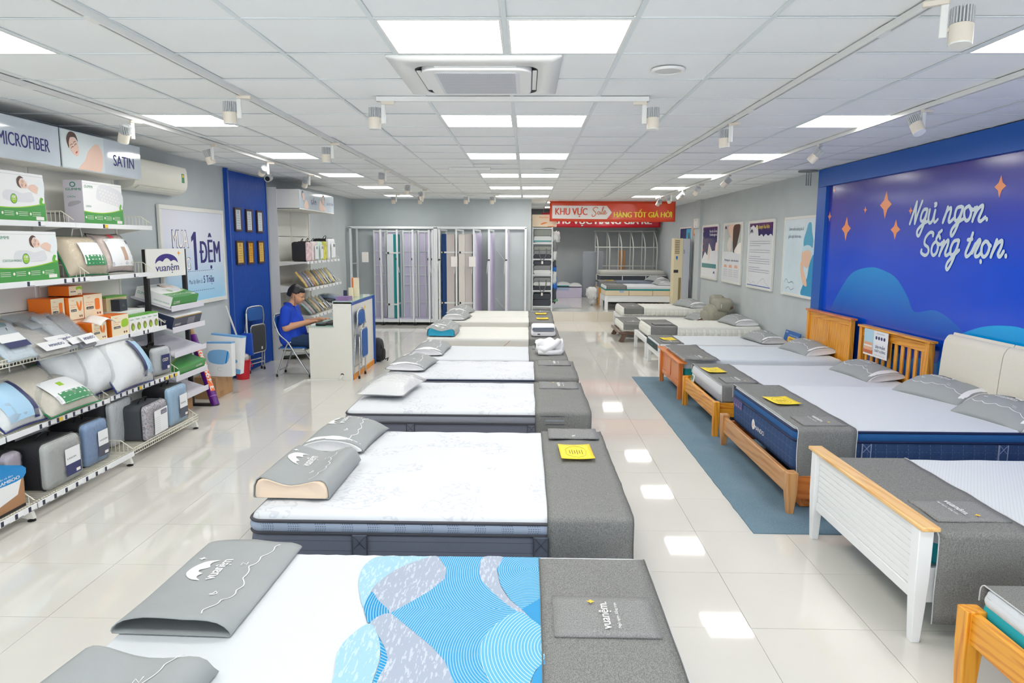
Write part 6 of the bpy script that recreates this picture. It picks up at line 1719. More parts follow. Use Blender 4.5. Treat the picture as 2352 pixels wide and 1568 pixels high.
# goods on the trays (tilted boxes)
def tray_box(label, zf, x0, x1, y0, y1, h, mat, name='pillow_box'):
    ang = math.atan2(0.13, 0.42)
    t = thing(name, label, 'box', ((x0+x1)/2, (y0+y1)/2, zf+0.13*(-3.70-(x0+x1)/2)/0.42+0.003))
    t.rotation_euler = (0, ang, 0)
    d = (x1-x0)/2; w = (y1-y0)/2
    MB().box(-d, d, -w, w, 0, h).build('carton', mat, t, bevel=0.002, seg=1)
    return t, d, w
t, d, w = tray_box('white and green contour pillow box lying on the top tray', 1.215, -4.10, -3.71, 7.22, 7.80, 0.115, m_gw)
fT = lambda u, v: Vector((d-v, -w+u, 0.1152))
green_art(None, t, fT, (0, 0, 1), 2*w, 2*d, True)
fF = lambda u, v: Vector((d+0.0004, -w+u, v))
MB().box(d, d+0.001, -w, w, 0, 0.115).build('green_front', m_gg, t)
MB().text('GUMMI', lay(fF, 0.002, NX_), 0.04, 0.17, 0.035, 0.07, 0.01).build('brand_print', white_p, t)
fS = lambda u, v: Vector((-d+u, -w-0.0006, v))
MB().text('CONTOUR MASSAGE', fS, 0.20, 0.37, 0.03, 0.045).text('GUMMI', fS, 0.02, 0.12, 0.05, 0.08).build('side_print', m_gtext, t)
t, d, w = tray_box('dark navy pillow box with gold edge on the second tray', 0.99, -4.12, -3.71, 7.22, 7.85, 0.13, M('box_navy', (42, 52, 78), 0.35))
MB().box(-d, d, -w, w, 0.126, 0.1305).build('white_top', m_gw, t)
MB().box(d, d+0.001, -w, w, 0.118, 0.126).build('gold_band', M('gold', (220, 180, 80), 0.3, 0.4), t)
MB().box(d, d+0.0008, -w, w, 0.0, 0.118).build('slate_front', m_cardd, t)
MB().text('AMANDO', lambda u, v: Vector((d+0.0018, u, v)), -w+0.04, -w+0.17, 0.03, 0.055, 0.01).text('CLOUDLUX', lambda u, v: Vector((u, -w-0.0006, v)), -0.02, 0.13, 0.05, 0.075, 0.01).build('brand_print', white_p, t)
mb = MB()
for k in range(7): mb.poly([(0, 0.02+0.012*k), (0.16, 0.02+0.012*k), (0.16, 0.026+0.012*k), (0, 0.026+0.012*k)], lambda u, v: Vector((d+0.0018, u, v)))
mb.build('small_print', M('print_grey'), t)
t, d, w = tray_box('green pillow box with white lid on the fourth tray', 0.47, -4.10, -3.71, 7.26, 7.90, 0.10, m_gg)
MB().poly([(-w, 0.12), (-w, 2*d-0.0), (w*0.6, 2*d), (w*0.55, 0.30), (w*0.1, 0.20)], lambda u, v: Vector((d-v, u, 0.1006))).build('white_lid', m_gw, t)
MB().poly([(-w, 0), (-w, 0.12), (w*0.1, 0.20), (w*0.55, 0.30), (w*0.62, 0.30), (w*0.15, 0.185), (-w, 0.105)], lambda u, v: Vector((d-v, u, 0.1012))).build('lime_line', m_gl, t)
MB().text('GUMMI', lambda u, v: Vector((d+0.0006, u, v)), 0.10, 0.24, 0.04, 0.065, 0.01).build('brand_print', white_p, t)
# purple printed roll leaning on the stand
t = thing('printed_roll', 'purple vinyl banner rolled on a card tube, leaning, showing orange figures', 'banner roll', (-3.66, 7.99, 0))
p0, p1 = Vector((-3.655, 8.0, 0.0)), Vector((-3.99, 8.22, 0.80))
ax = (p1-p0).normalized()
MB(t).tube([p0, p1], 0.048, 16).build('vinyl', M('vinyl_purple', (96, 24, 130), 0.25), t, smooth=True)
MB(t).tube([p1, p1+ax*0.09], 0.036, 14).build('card_tube', M('kraft_tube', (196, 160, 118), 0.8), t, smooth=True)
# figures wrapped round the roll
sd = Vector((1, 0, 0)); sd = (sd-ax*sd.dot(ax)).normalized(); up2 = ax.cross(sd)
def onroll(u, v, r=0.0495):
    a = v/0.05-0.55
    return p0+ax*u+(sd*math.cos(a)+up2*math.sin(a)*1.0)*r
def strip(u0, u1, v0, v1, r, nm, mat): MB(t).grid(24, 10, lambda a, b: onroll(u0+(u1-u0)*a, v0+(v1-v0)*b, r)).build(nm, mat, t, smooth='all')
strip(0.17, 0.70, -0.034, 0.038, 0.0487, 'orange_band', M('vinyl_orange', (246, 110, 36), 0.3))
vs, fs_, _ = text_geo('3.499.000', 0.03)
MB(t).add([onroll(0.18+0.5*a, 0.032-0.060*b, 0.0496) for a, b in vs], fs_).build('price_figures', white_p, t)
strip(0.11, 0.118, -0.06, 0.06, 0.0487, 'lilac_line', M('vinyl_lilac', (196, 120, 214), 0.3)); strip(0.735, 0.742, -0.06, 0.06, 0.0487, 'lilac_line', M('vinyl_lilac'))
# cartons and white blue boxes
m_kraft = M('cardboard', (190, 150, 108), 0.85, var=(8, 0.05))
def carton(label, x, y, rz, w, dd, h):
    t = thing('cardboard_box', label, 'cardboard box', (x, y, 0), rz)
    MB().box(-w/2, w/2, -dd/2, dd/2, 0, h).build('carton', m_kraft, t, bevel=0.003)
    MB().box(-0.02, 0.02, -dd/2-0.001, dd/2+0.001, h, h+0.001).build('tape', M('tape_tan', (206, 178, 130), 0.4), t)
    MB().box(w/2, w/2+0.001, -dd*0.3, -dd*0.22, 0.02, 0.08).box(w/2, w/2+0.001, -dd*0.18, -dd*0.10, 0.02, 0.08).box(w/2, w/2+0.001, dd*0.1, dd*0.18, h-0.1, h-0.04).build('print_marks', M('print_wood'), t)
carton('large cardboard box under the white and blue boxes', -3.915, 8.56, 0.0, 0.27, 0.48, 0.27)
carton('small cardboard box behind the purple roll', -3.965, 7.70, 0.0, 0.20, 0.36, 0.20)
def blue_box(label, x, y, z, rz, tx, w, h, front):
    t = thing('pillow_box', label, 'box', (x, y, z), rz); t.rotation_euler = (tx, 0, rz)
    MB().box(-w/2, w/2, 0, 0.11, 0, h).build('carton', m_gw, t, bevel=0.002, seg=1)
    fn = lambda u, v: Vector((u, -0.0005, v)); n = (0, -1, 0)
    MB().box(-w/2-0.0003, w/2+0.0003, -0.0003, 0.1103, h-0.018, h+0.0005).build('blue_top', M('box_sky', (118, 176, 226), 0.35), t)
    if front:
        MB().poly(sm([(-w*0.40, h*0.42), (-w*0.40, h*0.74), (w*0.36, h*0.74), (w*0.27, h*0.38)], 4), lay(fn, 0.0005, n)).build('pillow_picture', M('print_sky2', (134, 188, 232), 0.4), t)
        MB().stroke([(w*0.35, h*0.72), (w*0.26, h*0.40)], w*0.05, lay(fn, 0.001, n), 2).build('pillow_piping', M('print_azure', (20, 130, 210), 0.4), t)
        MB().stroke([(x_, y_) for x_, y_ in rrect(-w*0.08, w*0.08, h*0.16, h*0.27, 0.01, 3)], 0.002, lay(fn, 0.0005, n), 1).build('icon_print', M('print_grey'), t)
    else:
        MB().poly([(-w/2, 0), (w/2, 0), (w/2, h*0.12), (w*0.2, h*0.16), (-w/2, h*0.13)], lay(fn, 0.0005, n)).build('blue_foot', M('box_sky'), t)
        MB().poly(ell(w*0.33, h*0.33, 0.022, 0.022), lay(fn, 0.0005, n)).poly(ell(w*0.16, h*0.32, 0.022, 0.022), lay(fn, 0.0005, n)).build('icon_print', M('box_sky'), t)
    return t
blue_box('white box with blue pillow picture standing on the cardboard box', -3.745, 8.36, 0.275, 0.0, -0.05, 0.30, 0.425, True)
blue_box('larger white and blue box behind the pillow picture box', -3.80, 8.62, 0.275, 0.0, -0.03, 0.40, 0.48, False).rotation_euler = (-0.03, 0.10, 0)
# bucket, broom, dustpan
t = thing('bucket', 'red plastic bucket with papers and clear bag beside the cartons', 'bucket', (-3.98, 9.62, 0))
MB().lathe([(0.085, 0.0), (0.105, 0.26), (0.115, 0.265), (0.115, 0.275), (0.102, 0.275), (0.085, 0.02)], n=24).build('pail', M('bucket_red', (214, 40, 56), 0.35), t, smooth=True)
MB().tube([(0.11, -0.02, 0.25), (0.13, -0.03, 0.24), (0.13, 0.03, 0.18), (0.112, 0.02, 0.17)], 0.006, 6).build('handle', M('bucket_red'), t)
MB().obox((0, 0, 0.28), (0.14, 0.10, 0.10), Matrix.Rotation(0.3, 3, 'X')).build('papers', white_p, t)
blob(MB(), (0.0, 0.0, 0.30), (0.10, 0.09, 0.07), 2.2, 4).build('clear_bag', m_plastic, t, smooth='all')
t = thing('dustpan', 'blue plastic dustpan standing behind the red bucket', 'dustpan', (-4.0, 9.80, 0.0))
MB().prism([(-0.10, 0.30), (-0.09, 0.50), (-0.05, 0.62), (0.09, 0.62), (0.10, 0.30)], lambda u, v: (u, 0.0, v), lambda u, v: (u, 0.05, v)).build('pan', M('dustpan_blue', (24, 84, 200), 0.35), t, bevel=0.008)
MB().tube([(0.02, 0.03, 0.0), (0.02, 0.03, 0.9)], 0.011, 8).build('stick', m_white, t)
t = thing('broom', 'broom with white stick and yellow head leaning on the blue panel', 'broom', (-3.98, 9.50, 0.0))
MB().tube([(-0.04, 0.20, 0.42), (-0.12, -0.05, 1.04)], 0.012, 8).build('stick', m_white, t)
MB().obox((-0.05, 0.16, 0.36), (0.05, 0.16, 0.16), Matrix.Rotation(-0.2, 3, 'Y')).build('head', M('broom_yellow', (240, 190, 30), 0.5), t, bevel=0.02)
MB().obox((-0.06, 0.24, 0.14), (0.06, 0.18, 0.27), Matrix.Rotation(-0.1, 3, 'Y')).build('bristles', M('bristle_navy', (40, 50, 90), 0.8), t)
# ---------------------------------------------------------------- split air conditioner
t = thing('wall_air_conditioner', 'cream split air conditioner high on the left wall', 'air conditioner', (-4.0, 7.72, 2.46))
pr = sm([(-4.15, 2.745), (-4.0, 2.75), (-3.955, 2.735), (-3.945, 2.60), (-3.965, 2.50), (-4.03, 2.455), (-4.15, 2.455)], 4)
MB(t).prism(pr, lambda u, v: (u, 7.16, v), lambda u, v: (u, 8.24, v)).build('casing', M('ac_cream', (236, 234, 222), 0.3), t, bevel=0.012, seg=3)
MB(t).prism([(-3.962, 2.505), (-4.025, 2.457), (-4.03, 2.463), (-3.972, 2.515)], lambda u, v: (u-0.001, 7.22, v), lambda u, v: (u-0.001, 8.17, v)).build('air_outlet', m_slot, t)
MB(t).obox((-3.99, 7.7, 2.462), (0.055, 0.93, 0.006), Matrix.Rotation(-0.5, 3, 'Y')).build('louvre', M('ac_cream'), t)
MB(t).box(-3.947, -3.9435, 8.10, 8.16, 2.575, 2.675).build('energy_label', m_cardg, t)
MB(t).box(-3.944, -3.9425, 8.11, 8.15, 2.635, 2.665).build('energy_label_top', m_tagy, t)
# ---------------------------------------------------------------- MUA TANG 1 DEM poster
m_pframe = M('poster_frame', (232, 232, 226), 0.3)
def wall_frame(label, x, y0, y1, z0, z1, face, depth=0.035, bw=0.03, side=1, cat='poster', name='framed_poster', group=None, fm=None):
    """framed board on a side wall; side=1 faces +x (left wall), -1 faces -x"""
    t = thing(name, label, cat, (x, (y0+y1)/2, z0), 0, group)
    xb, xf = (x-depth, x) if side > 0 else (x, x+depth)
    for a in ((y0, y1, z0, z0+bw), (y0, y1, z1-bw, z1), (y0, y0+bw, z0+bw, z1-bw), (y1-bw, y1, z0+bw, z1-bw)):
        MB(t).box(xb, xf, a[0], a[1], a[2], a[3]).build('frame_bar', fm or m_pframe, t, bevel=0.003)
    if side > 0: MB(t).box(xb, x-0.008, y0+bw*0.5, y1-bw*0.5, z0+bw*0.5, z1-bw*0.5).build('print_sheet', face, t)
    else: MB(t).box(x+0.008, xf, y0+bw*0.5, y1-bw*0.5, z0+bw*0.5, z1-bw*0.5).build('print_sheet', face, t)
    return t
def _grad(nt, x, y, z): return [(None, (228, 232, 244)), ((1.0-z/0.75).mx(0.0).mn(1.0), (150, 212, 246))]
t = wall_frame('white framed poster reading MUA TẶNG 1 ĐỆM on the left wall', -4.105, 7.86, 9.53, 1.13, 2.325, xmat('poster_sky', _grad, 0.12), bw=0.05)
f2 = lambda u, v: Vector((-4.1125, u, v))
def outline_text(T, s_, fn, x0, x1, y0, y1, n):
    MB(T).text(s_, fn, x0, x1, y0, y1, 0.03).build('outlined_lettering', m_navyink, T)
    MB(T).text(s_, lay(fn, 0.001, n), x0+0.012, x1-0.012, y0+0.01, y1-0.01, 0.012).build('outlined_lettering_fill', white_p, T)
outline_text(t, 'MUA', f2, 8.12, 8.52, 1.83, 2.05, NX_)
outline_text(t, 'TẶNG', f2, 8.12, 8.54, 1.52, 1.78, NX_)
MB(t).poly([(8.645, 1.56), (8.72, 1.56), (8.72, 2.03), (8.665, 2.03), (8.59, 1.965), (8.59, 1.905), (8.645, 1.935)], f2).text('ĐỆM', f2, 8.79, 9.39, 1.56, 2.02, 0.04).build('headline', m_navyink, t)
MB(t).text('5 Triệu', f2, 8.86, 9.16, 1.36, 1.48, 0.03).text('Mua lại đệm cũ', f2, 8.48, 8.83, 1.375, 1.45, 0.0).build('offer_text', m_navyink, t)
mb = MB(t)
for zz in (1.30, 1.545):
    for k in range(16): mb.poly([(8.30+k*0.055, zz), (8.33+k*0.055, zz), (8.33+k*0.055, zz+0.006), (8.30+k*0.055, zz+0.006)], f2)
mb.build('dashed_border', m_navyink, t)
# ---------------------------------------------------------------- blue corrugated panel and certificates
t = thing('corrugated_panel', 'tall blue corrugated wall panel behind the folding chair', 'wall panel', (-4.12, 10.42, 0))
m_cblue = M('panel_blue', (18, 76, 172), 0.28)
MB(t).box(-4.148, -4.137, 9.70, 11.15, 0.005, 2.89).build('backing', m_cblue, t)
me_ = None
for k in range(40):
    y = 9.745+k*0.0355
    if me_ is None:
        o = MB().tube([(0, 0, 0.01), (0, 0, 2.885)], 0.0155, 8).build('rib', m_cblue, t, smooth=True); me_ = o.data
    else:
        o = bpy.data.objects.new('rib', me_); COL.objects.link(o); o.parent = t
    o.location = Vector((-4.128, y, 0))-t.location
MB(t).box(-4.149, -4.09, 9.685, 9.725, 0.0, 2.905).build('edge_trim', m_cblue, t); MB(t).box(-4.149, -4.105, 11.14, 11.165, 0.0, 2.895).build('edge_trim', m_cblue, t)
m_cfr = M('frame_dark_wood', (70, 48, 46), 0.4)
m_certw = M('certificate_white', (212, 220, 226), 0.2); m_certg = M('certificate_gold', (226, 190, 90), 0.2); m_certg2 = M('certificate_amber', (226, 168, 48), 0.2)
CT = [(9.88, 10.11, 2.055, 2.385, 'white certificate, top left of six on the blue panel', m_certw), (10.28, 10.515, 2.05, 2.38, 'white certificate, top middle of six on the blue panel', m_certw), (10.69, 10.93, 2.045, 2.38, 'white certificate, top right of six on the blue panel', m_certw),
      (9.885, 10.145, 1.585, 1.925, 'gold certificate, bottom left of six on the blue panel', m_certg), (10.285, 10.51, 1.58, 1.92, 'amber certificate, bottom middle of six on the blue panel', m_certg2), (10.69, 10.93, 1.58, 1.925, 'gold certificate, bottom right of six on the blue panel', m_certg)]
for y0, y1, z0, z1, lb, cm in CT:
    t = wall_frame('dark framed '+lb, -4.085, y0, y1, z0, z1, cm, 0.022, 0.028, 1, 'certificate', 'certificate', 'certificates on the blue panel', m_cfr)
    mb = MB(t); w_ = y1-y0
    for k, (a, b) in enumerate(((0.35, 0.65), (0.3, 0.7), (0.25, 0.75), (0.3, 0.7), (0.22, 0.78), (0.28, 0.72), (0.35, 0.65))):
        zz = z1-0.075-k*0.034
        mb.box(-4.0928, -4.0922, y0+w_*a, y0+w_*b, zz-0.006, zz)
    mb.build('printed_lines', M('cert_ink', (150, 90, 70), 0.5) if cm is not m_certw else M('cert_ink2', (130, 140, 150), 0.5), t)
    MB(t).poly(ell((y0+y1)/2, z1-0.055, 0.014, 0.018), lambda u, v: Vector((-4.0922, u, v))).build('seal', M('cert_red', (190, 60, 50), 0.5) if cm is not m_certw else M('cert_ink2'), t)
# ---------------------------------------------------------------- folding chairs
m_chrome = M('tube_silver', (196, 200, 204), 0.25, 0.75); m_seatb = M('chair_blue', (24, 92, 170), 0.5); m_seatk = M('chair_underside', (70, 72, 74), 0.8)
def folded_chair(label, loc, rz, under, lean=0.0):
    """flat folded chair standing upright, facing local -y"""
    t = thing('folding_chair', label, 'folding chair', loc, rz); t.rotation_euler = (lean, 0, rz)
    w = 0.21
    MB().tube(catmull([(-w, 0.02, 0.62), (-w-0.005, -0.02, 0.78), (-w*0.95, -0.02, 0.92), (-w*0.6, -0.02, 0.965), (w*0.6, -0.02, 0.965), (w*0.95, -0.02, 0.92), (w+0.005, -0.02, 0.78), (w, 0.02, 0.62)], 5, False), 0.012, 8).build('back_frame', m_chrome, t, smooth='all')
    for s_ in (-1, 1):
        MB().tube([(s_*w, 0.02, 0.62), (s_*(w+0.005), 0.03, 0.30), (s_*(w+0.01), 0.05, 0.02)], 0.012, 8).build('leg', m_chrome, t, smooth='all')
        MB().tube([(s_*(w-0.035), -0.035, 0.60), (s_*(w-0.03), -0.03, 0.30), (s_*(w-0.025), -0.02, 0.02)], 0.012, 8).build('leg', m_chrome, t, smooth='all')
        MB().tube([(s_*(w+0.01), 0.05, 0.0), (s_*(w+0.01), 0.05, 0.035)], 0.016, 8).build('rubber_cap', m_rubber, t); MB().tube([(s_*(w-0.025), -0.02, 0.0), (s_*(w-0.025), -0.02, 0.035)], 0.016, 8).build('rubber_cap', m_rubber, t)
    MB().tube([(-w, 0.045, 0.17), (w, 0.045, 0.17)], 0.010, 8).build('cross_bar', m_chrome, t); MB().tube([(-w+0.03, -0.022, 0.13), (w-0.03, -0.022, 0.13)], 0.010, 8).build('cross_bar', m_chrome, t)
    pr = rrect(-w*0.88, w*0.88, 0.76, 0.95, 0.06, 5)
    MB().prism(pr, lambda u, v: (u, -0.035, v), lambda u, v: (u, 0.0, v)).build('backrest', m_seatb, t, bevel=0.01)
    pr = rrect(-w*0.80, w*0.80, 0.30, 0.69, 0.05, 5)
    st = MB().prism(pr, lambda u, v: (u, -0.075, v), lambda u, v: (u, -0.04, v)).build('seat', m_seatk if under else m_seatb, t, bevel=0.01)
    MB().tube([(p[0]*1.05, -0.06, 0.495+(p[1]-0.495)*1.05) for p in pr], 0.011, 8, True).build('seat_frame', m_chrome, t, smooth='all')
    if under: MB().box(0.05, 0.08, -0.0765, -0.0755, 0.33, 0.37).build('seat_label', white_p, t)
    return t
folded_chair('folded blue chair with dark seat underside leaning on the blue panel', (-4.02, 10.20, 0), 1.35, True, 0.0)
folded_chair('folded blue chair leaning against the white front of the counter', (-2.375, 9.88, 0), PI/2+0.0, False, 0.0)
# ================================================================ second shelf unit, safe, plant, counter, clerk
t = thing('shelving_unit', 'tall cream shelf unit with GẤM sign behind the counter', 'shelving', (-3.85, 12.2, 0))
for y in (11.22, 12.2, 13.2): MB(t).box(-4.13, -4.07, y-0.02, y+0.02, 0.0, 2.77).build('upright', m_shelf, t)
MB(t).box(-4.10, -3.96, 11.196, 11.2, 0.0, 2.765).build('end_strip', m_shelf, t)
for k, (a, b) in enumerate(((0.1, 0.62), (0.62, 1.12), (1.12, 1.56), (1.56, 2.0), (2.0, 2.43))):
    for y0, y1 in ((11.24, 12.18), (12.22, 13.18)): MB(t).box(-4.10, -4.085, y0, y1, a+0.004, b-0.004).build('back_panel', m_shelf, t)
def s2(xf, z, tilt=0.0, fence=True):
    for y0, y1 in ((11.24, 12.19), (12.21, 13.18)): shelf_level(t, y0, y1, xf, z, -4.07, tilt=tilt, tags=tg(y0+0.1, y1-0.2, 4), fence=fence)
s2(-3.52, 1.60); s2(-3.50, 1.17, 0.06); s2(-3.45, 0.72, 0.08); s2(-3.42, 0.14, 0.0, False)
MB(t).box(-4.09, -3.60, 11.20, 13.19, 2.425, 2.44).build('sign_shelf', m_shelf, t)
MB(t).box(-3.97, -3.606, 11.20, 11.206, 2.43, 2.735).build('sign_side', m_shelf, t)
sg = MB(t).box(-3.606, -3.60, 11.20, 13.19, 2.44, 2.735).build('header_sign', m_sign, t)
f3 = lambda u, v: Vector((-3.5994, u, v))
MB(t).text('GẤM', f3, 11.80, 12.10, 2.53, 2.65, 0.02).text('LỤA TƠ TẰM', f3, 12.72, 13.15, 2.55, 2.63, 0.01).build('lettering', m_navyink, sg)
lady(t, sg, f3, NX_, 11.42, 2.62, 0.13, 0.9, 0.0012)
MB(t).poly(sm([(11.45, 2.46), (11.5, 2.58), (11.62, 2.56), (11.66, 2.46)]), lay(f3, 0.0005, NX_)).build('photo_shoulder', skin, sg)
lady(t, sg, f3, NX_, 12.50, 2.62, 0.13, -0.5, 0.0012)
MB(t).poly(sm([(12.28, 2.46), (12.32, 2.62), (12.42, 2.58), (12.6, 2.52), (12.62, 2.46)]), lay(f3, 0.0005, NX_)).build('photo_shoulder', skin, sg)
# bags on its top shelf
BG = [(11.46, 11.66, 0.32, M('floral_pink', (216, 190, 194), 0.8, var=(14, 0.3)), 'pink floral bedding bag, leftmost on the GẤM shelf'), (11.70, 11.98, 0.33, M('floral_pale', (226, 214, 214), 0.8, var=(14, 0.12)), 'pale pink bedding bag with white label, second on the GẤM shelf'),
      (12.0, 12.30, 0.33, M('mint_bedding', (204, 226, 216), 0.8), 'mint bedding bag with white label, third on the GẤM shelf'), (12.34, 12.58, 0.33, M('floral_lime', (206, 204, 90), 0.8, var=(12, 0.25)), 'lime floral bedding bag on the GẤM shelf'), (12.64, 13.10, 0.38, M('white_bedding', (226, 228, 234), 0.8, var=(9, 0.05)), 'largest white bedding bag, rightmost on the GẤM shelf')]
for i, (a, b, h, cm, lb) in enumerate(BG):
    zip_bag(lb, -3.58, a, b, 1.592, 1.592+h, 0.26, cm, m_bagb, 'comfort' if i in (1, 2, 4) else None, False)
# packed sheets: rows of thin upright packs
PK = [(226, 190, 96), (150, 140, 160), (120, 130, 150), (196, 150, 110), (232, 206, 120), (110, 120, 130), (214, 170, 90), (196, 200, 206), (236, 222, 160), (222, 226, 230), (230, 212, 140), (206, 212, 220)]
PN = ['ochre', 'mauve', 'slate blue', 'tan patterned', 'yellow', 'charcoal', 'gold', 'silver', 'pale yellow', 'white', 'butter yellow', 'light grey']
for i in range(12):
    y = 11.32+i*0.155
    wpk = 0.10 if i < 6 else 0.17
    flat_bag('%s folded sheet pack in a plastic sleeve on the shelf above the clerk' % PN[i], -3.66, y, 1.30, 0.30, 0.26 if i > 6 else 0.2, 0.95, M('pack_%d' % i, PK[i], 0.7, var=(30, 0.15 if i in (1, 3, 5) else 0.03)), [(0.1, 0.45, -0.4, 0.4, m_cardw)] if i > 6 else [], 0.25, 30+i, 0.03, name='sheet_pack')
PK2 = [('teal', (150, 180, 180), 11.34), ('rose patterned', (200, 170, 176), 11.50), ('dark green', (80, 110, 100), 11.66), ('sand', (214, 190, 140), 11.82), ('marbled grey', (186, 188, 192), 12.02), ('cream', (232, 214, 160), 12.22), ('pewter', (170, 176, 184), 12.42)]
for i, (n_, c_, y) in enumerate(PK2):
    flat_bag('%s sheet pack in a plastic sleeve on the low shelf behind the clerk' % n_, -3.62, y, 0.85, 0.30, 0.24, 0.85, M('pack2_%d' % i, c_, 0.7, var=(25, 0.12)), [(0.05, 0.45, -0.4, 0.4, m_cardw)] if i > 3 else [], 0.25, 50+i, 0.03, name='sheet_pack')
for i, (x, y, z, l, n_) in enumerate(((-3.62, 12.72, 0.84, 0.42, 'black'), (-3.6, 12.78, 0.90, 0.40, 'blue grey'), (-3.58, 12.95, 0.85, 0.36, 'white'))):
    flat_bag('%s folded bedding pack lying at the far end of the low shelf' % n_, x, y, z, 0.34, l, 0.12, M('lie_%d' % i, ((50, 54, 60), (130, 150, 176), (226, 230, 234))[i], 0.7), [], 0.0, 60+i, 0.06)
# safe
t = thing('safe', 'grey green steel safe with combination dial beside the blue panel', 'safe', (-3.98, 11.47, 0))
m_safe = M('safe_green', (112, 124, 112), 0.4)
MB(t).box(-4.14, -3.86, 11.31, 11.68, 0.01, 0.5).build('body', m_safe, t, bevel=0.008)
dr = MB(t).box(-4.125, -3.875, 11.30, 11.312, 0.04, 0.475).build('door', m_safe, t, bevel=0.004)
Rf = Matrix.Rotation(PI/2, 3, 'X')
MB(t).box(-4.04, -3.985, 11.295, 11.30, 0.14, 0.41).build('lock_plate', m_chrome, dr)
MB(t).lathe([(0.034, 0), (0.034, 0.012), (0.022, 0.02), (0.022, 0.03)], (-4.012, 11.296, 0.335), Rf, 18).build('dial', M('dial_brown', (110, 70, 50), 0.4), dr, smooth=True)
MB(t).lathe([(0.024, 0), (0.022, 0.02), (0.012, 0.03)], (-4.012, 11.296, 0.225), Rf, 16).build('key_knob', m_chrome, dr, smooth=True)
MB(t).box(-4.115, -4.06, 11.297, 11.30, 0.43, 0.455).build('label', white_p, dr); MB(t).box(-3.98, -3.92, 11.297, 11.30, 0.43, 0.455).build('label', white_p, dr)
# potted plant on the safe
t = thing('potted_plant', 'small succulent in a white pot on the safe', 'potted plant', (-4.065, 11.42, 0.5))
MB().lathe([(0.045, 0), (0.062, 0.02), (0.066, 0.10), (0.066, 0.115), (0.058, 0.115), (0.055, 0.09)], n=22).build('pot', M('pot_white', (240, 240, 238), 0.25), t, smooth=True)
MB().tube([(0, 0, 0.08), (0.004, 0, 0.14), (-0.004, 0, 0.19)], [0.03, 0.026, 0.02], 10).build('stem', M('stem_tan', (170, 140, 100), 0.8), t, smooth=True)
for k in range(12):
    a = k*2.4; r = 0.03+0.035*(k % 3)/2
    MB().tube([(0, 0, 0.185), (r*0.6*math.cos(a), r*0.6*math.sin(a), 0.23), (r*1.5*math.cos(a), r*1.5*math.sin(a), 0.225-0.01*(k % 2))], [0.008, 0.009, 0.001], 6).build('leaf', M('leaf_green', (90, 130, 70), 0.6), t, smooth=True)
# counter
t = thing('reception_counter', 'white two level counter with blue edge and umbrella logo', 'counter', (-2.72, 10.27, 0))
m_ctr = M('counter_white', (238, 236, 226), 0.35); m_cb = M('counter_blue', (36, 84, 170), 0.35); m_glass = M('glass_green', (176, 206, 194), 0.05, spec=0.7)
MB(t).prism([(-3.015, 0.0), (-2.415, 0.0), (-2.415, 1.09), (-2.665, 1.09), (-2.665, 0.745), (-3.015, 0.745)], lambda u, v: (u, 9.58, v), lambda u, v: (u, 9.605, v)).build('end_panel', m_ctr, t)
MB(t).prism([(-3.015, 0.0), (-2.415, 0.0), (-2.415, 1.09), (-2.665, 1.09), (-2.665, 0.745), (-3.015, 0.745)], lambda u, v: (u, 10.925, v), lambda u, v: (u, 10.95, v)).build('end_panel', m_ctr, t)
MB(t).box(-2.44, -2.415, 9.605, 10.925, 0.0, 1.09).build('front_panel', m_ctr, t)
MB(t).box(-2.68, -2.66, 9.605, 10.925, 0.745, 1.09).build('inner_panel', m_ctr, t)
MB(t).box(-3.015, -2.665, 9.605, 10.925, 0.72, 0.745).build('desk_board', m_ctr, t); MB(t).box(-2.665, -2.415, 9.58, 10.95, 1.07, 1.09).build('top_board', m_ctr, t)
MB(t).box(-3.03, -2.67, 9.57, 10.95, 0.746, 0.756).build('desk_glass', m_glass, t); MB(t).box(-2.675, -2.405, 9.57, 10.96, 1.0915, 1.102).build('top_glass', m_glass, t)
MB(t).box(-2.414, -2.408, 9.585, 10.95, 1.045, 1.09).build('blue_edge', m_cb, t); MB(t).box(-2.47, -2.39, 10.92, 10.985, 0.0, 1.09).build('blue_post', m_cb, t)
MB(t).box(-2.414, -2.405, 9.60, 10.92, 0.0, 0.075).build('orange_skirting', M('skirting_orange', (236, 150, 36), 0.4), t)
MB(t).box(-2.4145, -2.4105, 9.582, 9.592, 0.0, 1.05).build('edge_strip', m_cb, t)
f4 = lambda u, v: Vector((-2.4138, u, v))
mb = MB(t); umbrella(mb, f4, 10.2, 0.80, 0.17); mb.build('logo_umbrella', m_cb, t)
MB(t).text('vuanệm.', f4, 9.92, 10.46, 0.68, 0.81, 0.02).build('logo_text', m_navyink, t)
MB(t).poly(star4(10.40, 0.95, 0.10, 0.12), f4).build('logo_star', m_star, t)
MB(t).lathe([(0.022, 0), (0.022, 0.002)], (-2.565, 9.579, 0.075), Matrix.Rotation(PI/2, 3, 'X'), 16).build('cable_hole', m_slot, t)
